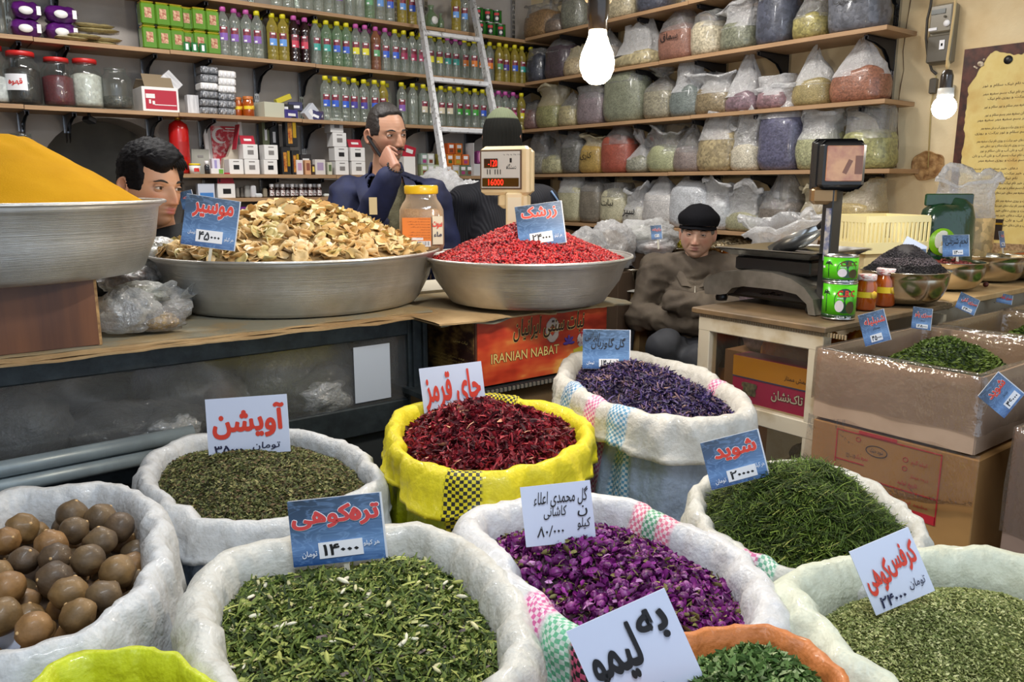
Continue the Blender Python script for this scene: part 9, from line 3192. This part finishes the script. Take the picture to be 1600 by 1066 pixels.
b = MB(); b.box(mid - rt * .118 + up * .052 + fw * .05, (.012, .03, .02)); b.build('shirt_cuff', LABW, t)
s_ = MB()
limb(s_, [hipc - rt * .08, kl + up * .01, Vector((kl.x, kl.y, .12)) + fw * .03 + rt * .10], [.115, .092, .075]); limb(s_, [hipc + rt * .08, kr + up * .01, Vector((kr.x, kr.y, .12)) + fw * .02], [.115, .092, .075])
remeshed(s_, .014, 4, (.008, 7, (1, 1, 1)), 17).build('trousers', mat('trousers_charcoal', (50, 52, 58), .75, c2=(42, 44, 50), scale=10), t)
b = MB()
for f_ in (fl, frr):
 b.ball(f_ + fw * .05 - up * .03, (.045, .11, .04), 14, 8, M=Matrix.Rotation(math.atan2(fw.y, fw.x) - math.pi / 2, 4, 'Z'))
tag(b.build('shoes', BLKP, t), kind='stuff')
# his chair
tc_ = thing('armchair', 'office chair with looped black arms and orange seat under the old man', 'chair', (hipc.x, hipc.y, 0))
o0 = Vector((hipc.x, hipc.y, 0))
b = MB(); b.box((fw * .14) + up * .41, (.50, .48, .07), rz=math.atan2(fw.y, fw.x) - math.pi / 2, bev=.02); b.build('seat', mat('seat_orange', (214, 130, 40), .7), tc_)
b = MB(); b.box(-fw * .19 + up * .68, (.40, .05, .42), rz=math.atan2(fw.y, fw.x) - math.pi / 2, bev=.02); b.build('backrest', mat('seat_orange', (214, 130, 40), .7), tc_)
PLB = mat('plastic_black', (22, 24, 30), .3, coat=.3)
for sg in (-1, 1):
 pts = []
 for i in range(17):
  q = i / 16
  a = -.6 + (math.pi + .9) * q
  pts.append(rt * sg * .285 + fw * (.10 + .19 * math.cos(a)) + up * (.52 + .15 * math.sin(a)))
 b = MB(); b.tube(pts, .022, 10, flat=.7); b.build('armrest', PLB, tc_)
b = MB(); b.tube([up * .06, up * .38], .03, 12); b.build('column', PLB, tc_)
for i in range(5):
 a = i * 1.2566; b = MB(); b.tube([up * .08, Vector((math.cos(a) * .27, math.sin(a) * .27, .05))], [.025, .018], 8); lg = b.build('leg', PLB, tc_)
 b = MB(); b.ball((math.cos(a) * .27, math.sin(a) * .27, .026), .025, 10, 8); b.build('castor', PLB, lg)

# ============================================================ THINGS ROUND THE OLD MAN
Zt = .80
b = MB(); b.box((3.71, 3.18, Zt - .012), (.32, 2.55, .022)); bn_ = tag(b.build('low_bench', mat('bench_wood', (150, 120, 84), .7)), 'low wooden bench along the foot of the bag shelves', 'bench')
b = MB(); b.box((3.72, 3.18, .388), (.28, 2.5, .776)); b.build('bench_body', mat('bench_dark', (84, 66, 50), .8), bn_)
P = ad(1062, 392, 4.35)
Pb = Vector((P.x, P.y, Zt + .001)); hbw = .16

def basin2(px, py_rim, D, r, h, label, zb=None):
 P = ad(px, py_rim, D); zb = P.z - h if zb is None else zb
 t = basin(Vector((P.x, P.y, zb)), r * .68, r, h, SBM, label, lip=.01)
 return Vector((P.x, P.y, zb))

def stand(P, z, w_, label, m_=None, zb=0.0):
 b = MB(); b.box((P.x, P.y, (z + zb) / 2), (w_, w_, z - zb - .002), rz=.3, bev=.004)
 return tag(b.build('carton_stand', m_ or CARDB), label, 'box')

q = basin2(1058, 386, 4.5, .165, .11, 'metal bowl of yellow green herb left of the old man\'s cap')
heap(q, .15, q.z + .10, .05, mat('yg_under', (120, 110, 30), .8), [(176, 164, 50), (150, 140, 40), (196, 186, 80), (120, 112, 34)], [3, 3, 2, 2], 900, (.012, .026), PET_V, PET_F, 'yellow green curled herb in the bowl left of the old man\'s head', 51, name='yellow_herb_heap')
stand(q, q.z, .3, 'carton carrying the bowl of yellow green herb')
q = basin2(1142, 386, 4.5, .15, .11, 'metal bowl of pale dried pieces right of the old man\'s head')
heap(q, .14, q.z + .10, .05, mat('pale_under', (150, 130, 100), .8), [(214, 198, 166), (190, 170, 134), (230, 218, 190)], [3, 2, 2], 420, (.020, .042), PET_V, PET_F, 'pale dried root pieces in the bowl right of the old man\'s head', 53, name='pale_root_heap')
stand(q, q.z, .26, 'carton carrying the bowl of pale roots', CARDT)
q = basin2(985, 418, 4.35, .15, .11, 'steel bowl with a dark scoop left of the old man')
stand(q, q.z, .26, 'brown box with a pale cloth under the steel bowl with scoop', CARDT)
t = thing('dark_scoop', 'dark grey square scoop lying in the steel bowl', 'scoop', q + Vector((0, 0, .095)), .9)
b = MB()
for c_, d_, rr_ in (((0, 0, 0), (.12, .10, .004), 0), ((0, .05, .02), (.12, .004, .04), 0), ((0, -.05, .02), (.12, .004, .04), 0), ((.06, 0, .02), (.004, .10, .04), 0)):
 b.box(c_, d_)
tag(b.build('blade', mat('scoop_grey', (70, 72, 74), .4), t), kind='stuff')
b = MB(); b.tube([(.06, 0, .02), (.14, 0, .04)], .010, 8); b.build('handle', mat('scoop_grey', (70, 72, 74), .4), t)
t.rotation_euler = (.5, .35, 1.2)
b = MB(); b.box((q.x, q.y, q.z + .003), (.36, .34, .004), rz=.4); tag(b.build('cloth', mat('cloth_pale', (206, 204, 196), .8)), 'pale sheet on the box under the steel bowl', 'cloth')
for i, (px, py, D, d, fc, lab) in enumerate([
 (915, 395, 4.1, (.24, .2, .26), (120, 112, 96), 'crumpled clear bag behind the barberry bowl, left'),
 (955, 385, 4.2, (.22, .2, .28), (156, 132, 100), 'brown clear bag behind the barberry bowl, right'),
 (880, 400, 4.0, (.22, .2, .2), None, 'dusty clear bag at the foot of the beige scale'),
 (1008, 368, 4.35, (.30, .22, .2), (178, 178, 160), 'white woven sack with a pink stripe left of the old man'),
 (1022, 384, 4.32, (.2, .2, .12), (150, 96, 72), 'orange brown bag beside the woven sack'),
 (975, 530, 4.7, (.5, .35, .6), (196, 200, 202), 'large white plastic sack on the floor left of the old man\'s chair'),
 (955, 478, 4.6, (.3, .3, .14), (190, 196, 196), 'white bag on top of the large sack by the chair')]):
 P = ad(px, py, D)
 z = P.z - d[2] * .45
 crumpled_bag((P.x, P.y, z), d, fc, lab, 90 + i * 3.3, R.uniform(-1, 1), fm=FILMW, tail=False)
 if z > .3:
  stand(P, z, .2, 'box under the %s' % ' '.join(lab.split()[:5]), mat('bench_dark', (84, 66, 50), .8))
 elif i == 5:
  pass
# plastic heap between ladder and the knitted-hat man
for i, (px, py, D) in enumerate([(700, 340, 4.1), (735, 318, 4.2), (690, 300, 4.35)]):
 P = ad(px, py, D)
 crumpled_bag((P.x, P.y, P.z - .1), (.26, .2, .24), (130, 122, 110), 'grey clear bag %s behind the ladder\'s foot' % ['nearest', 'second', 'farthest'][i], 120 + i, i, fm=FILMW, tail=False)
 stand(P, P.z - .1, .22, 'dark box under the %s grey bag behind the ladder' % ['nearest', 'second', 'farthest'][i], mat('bench_dark', (84, 66, 50), .8))
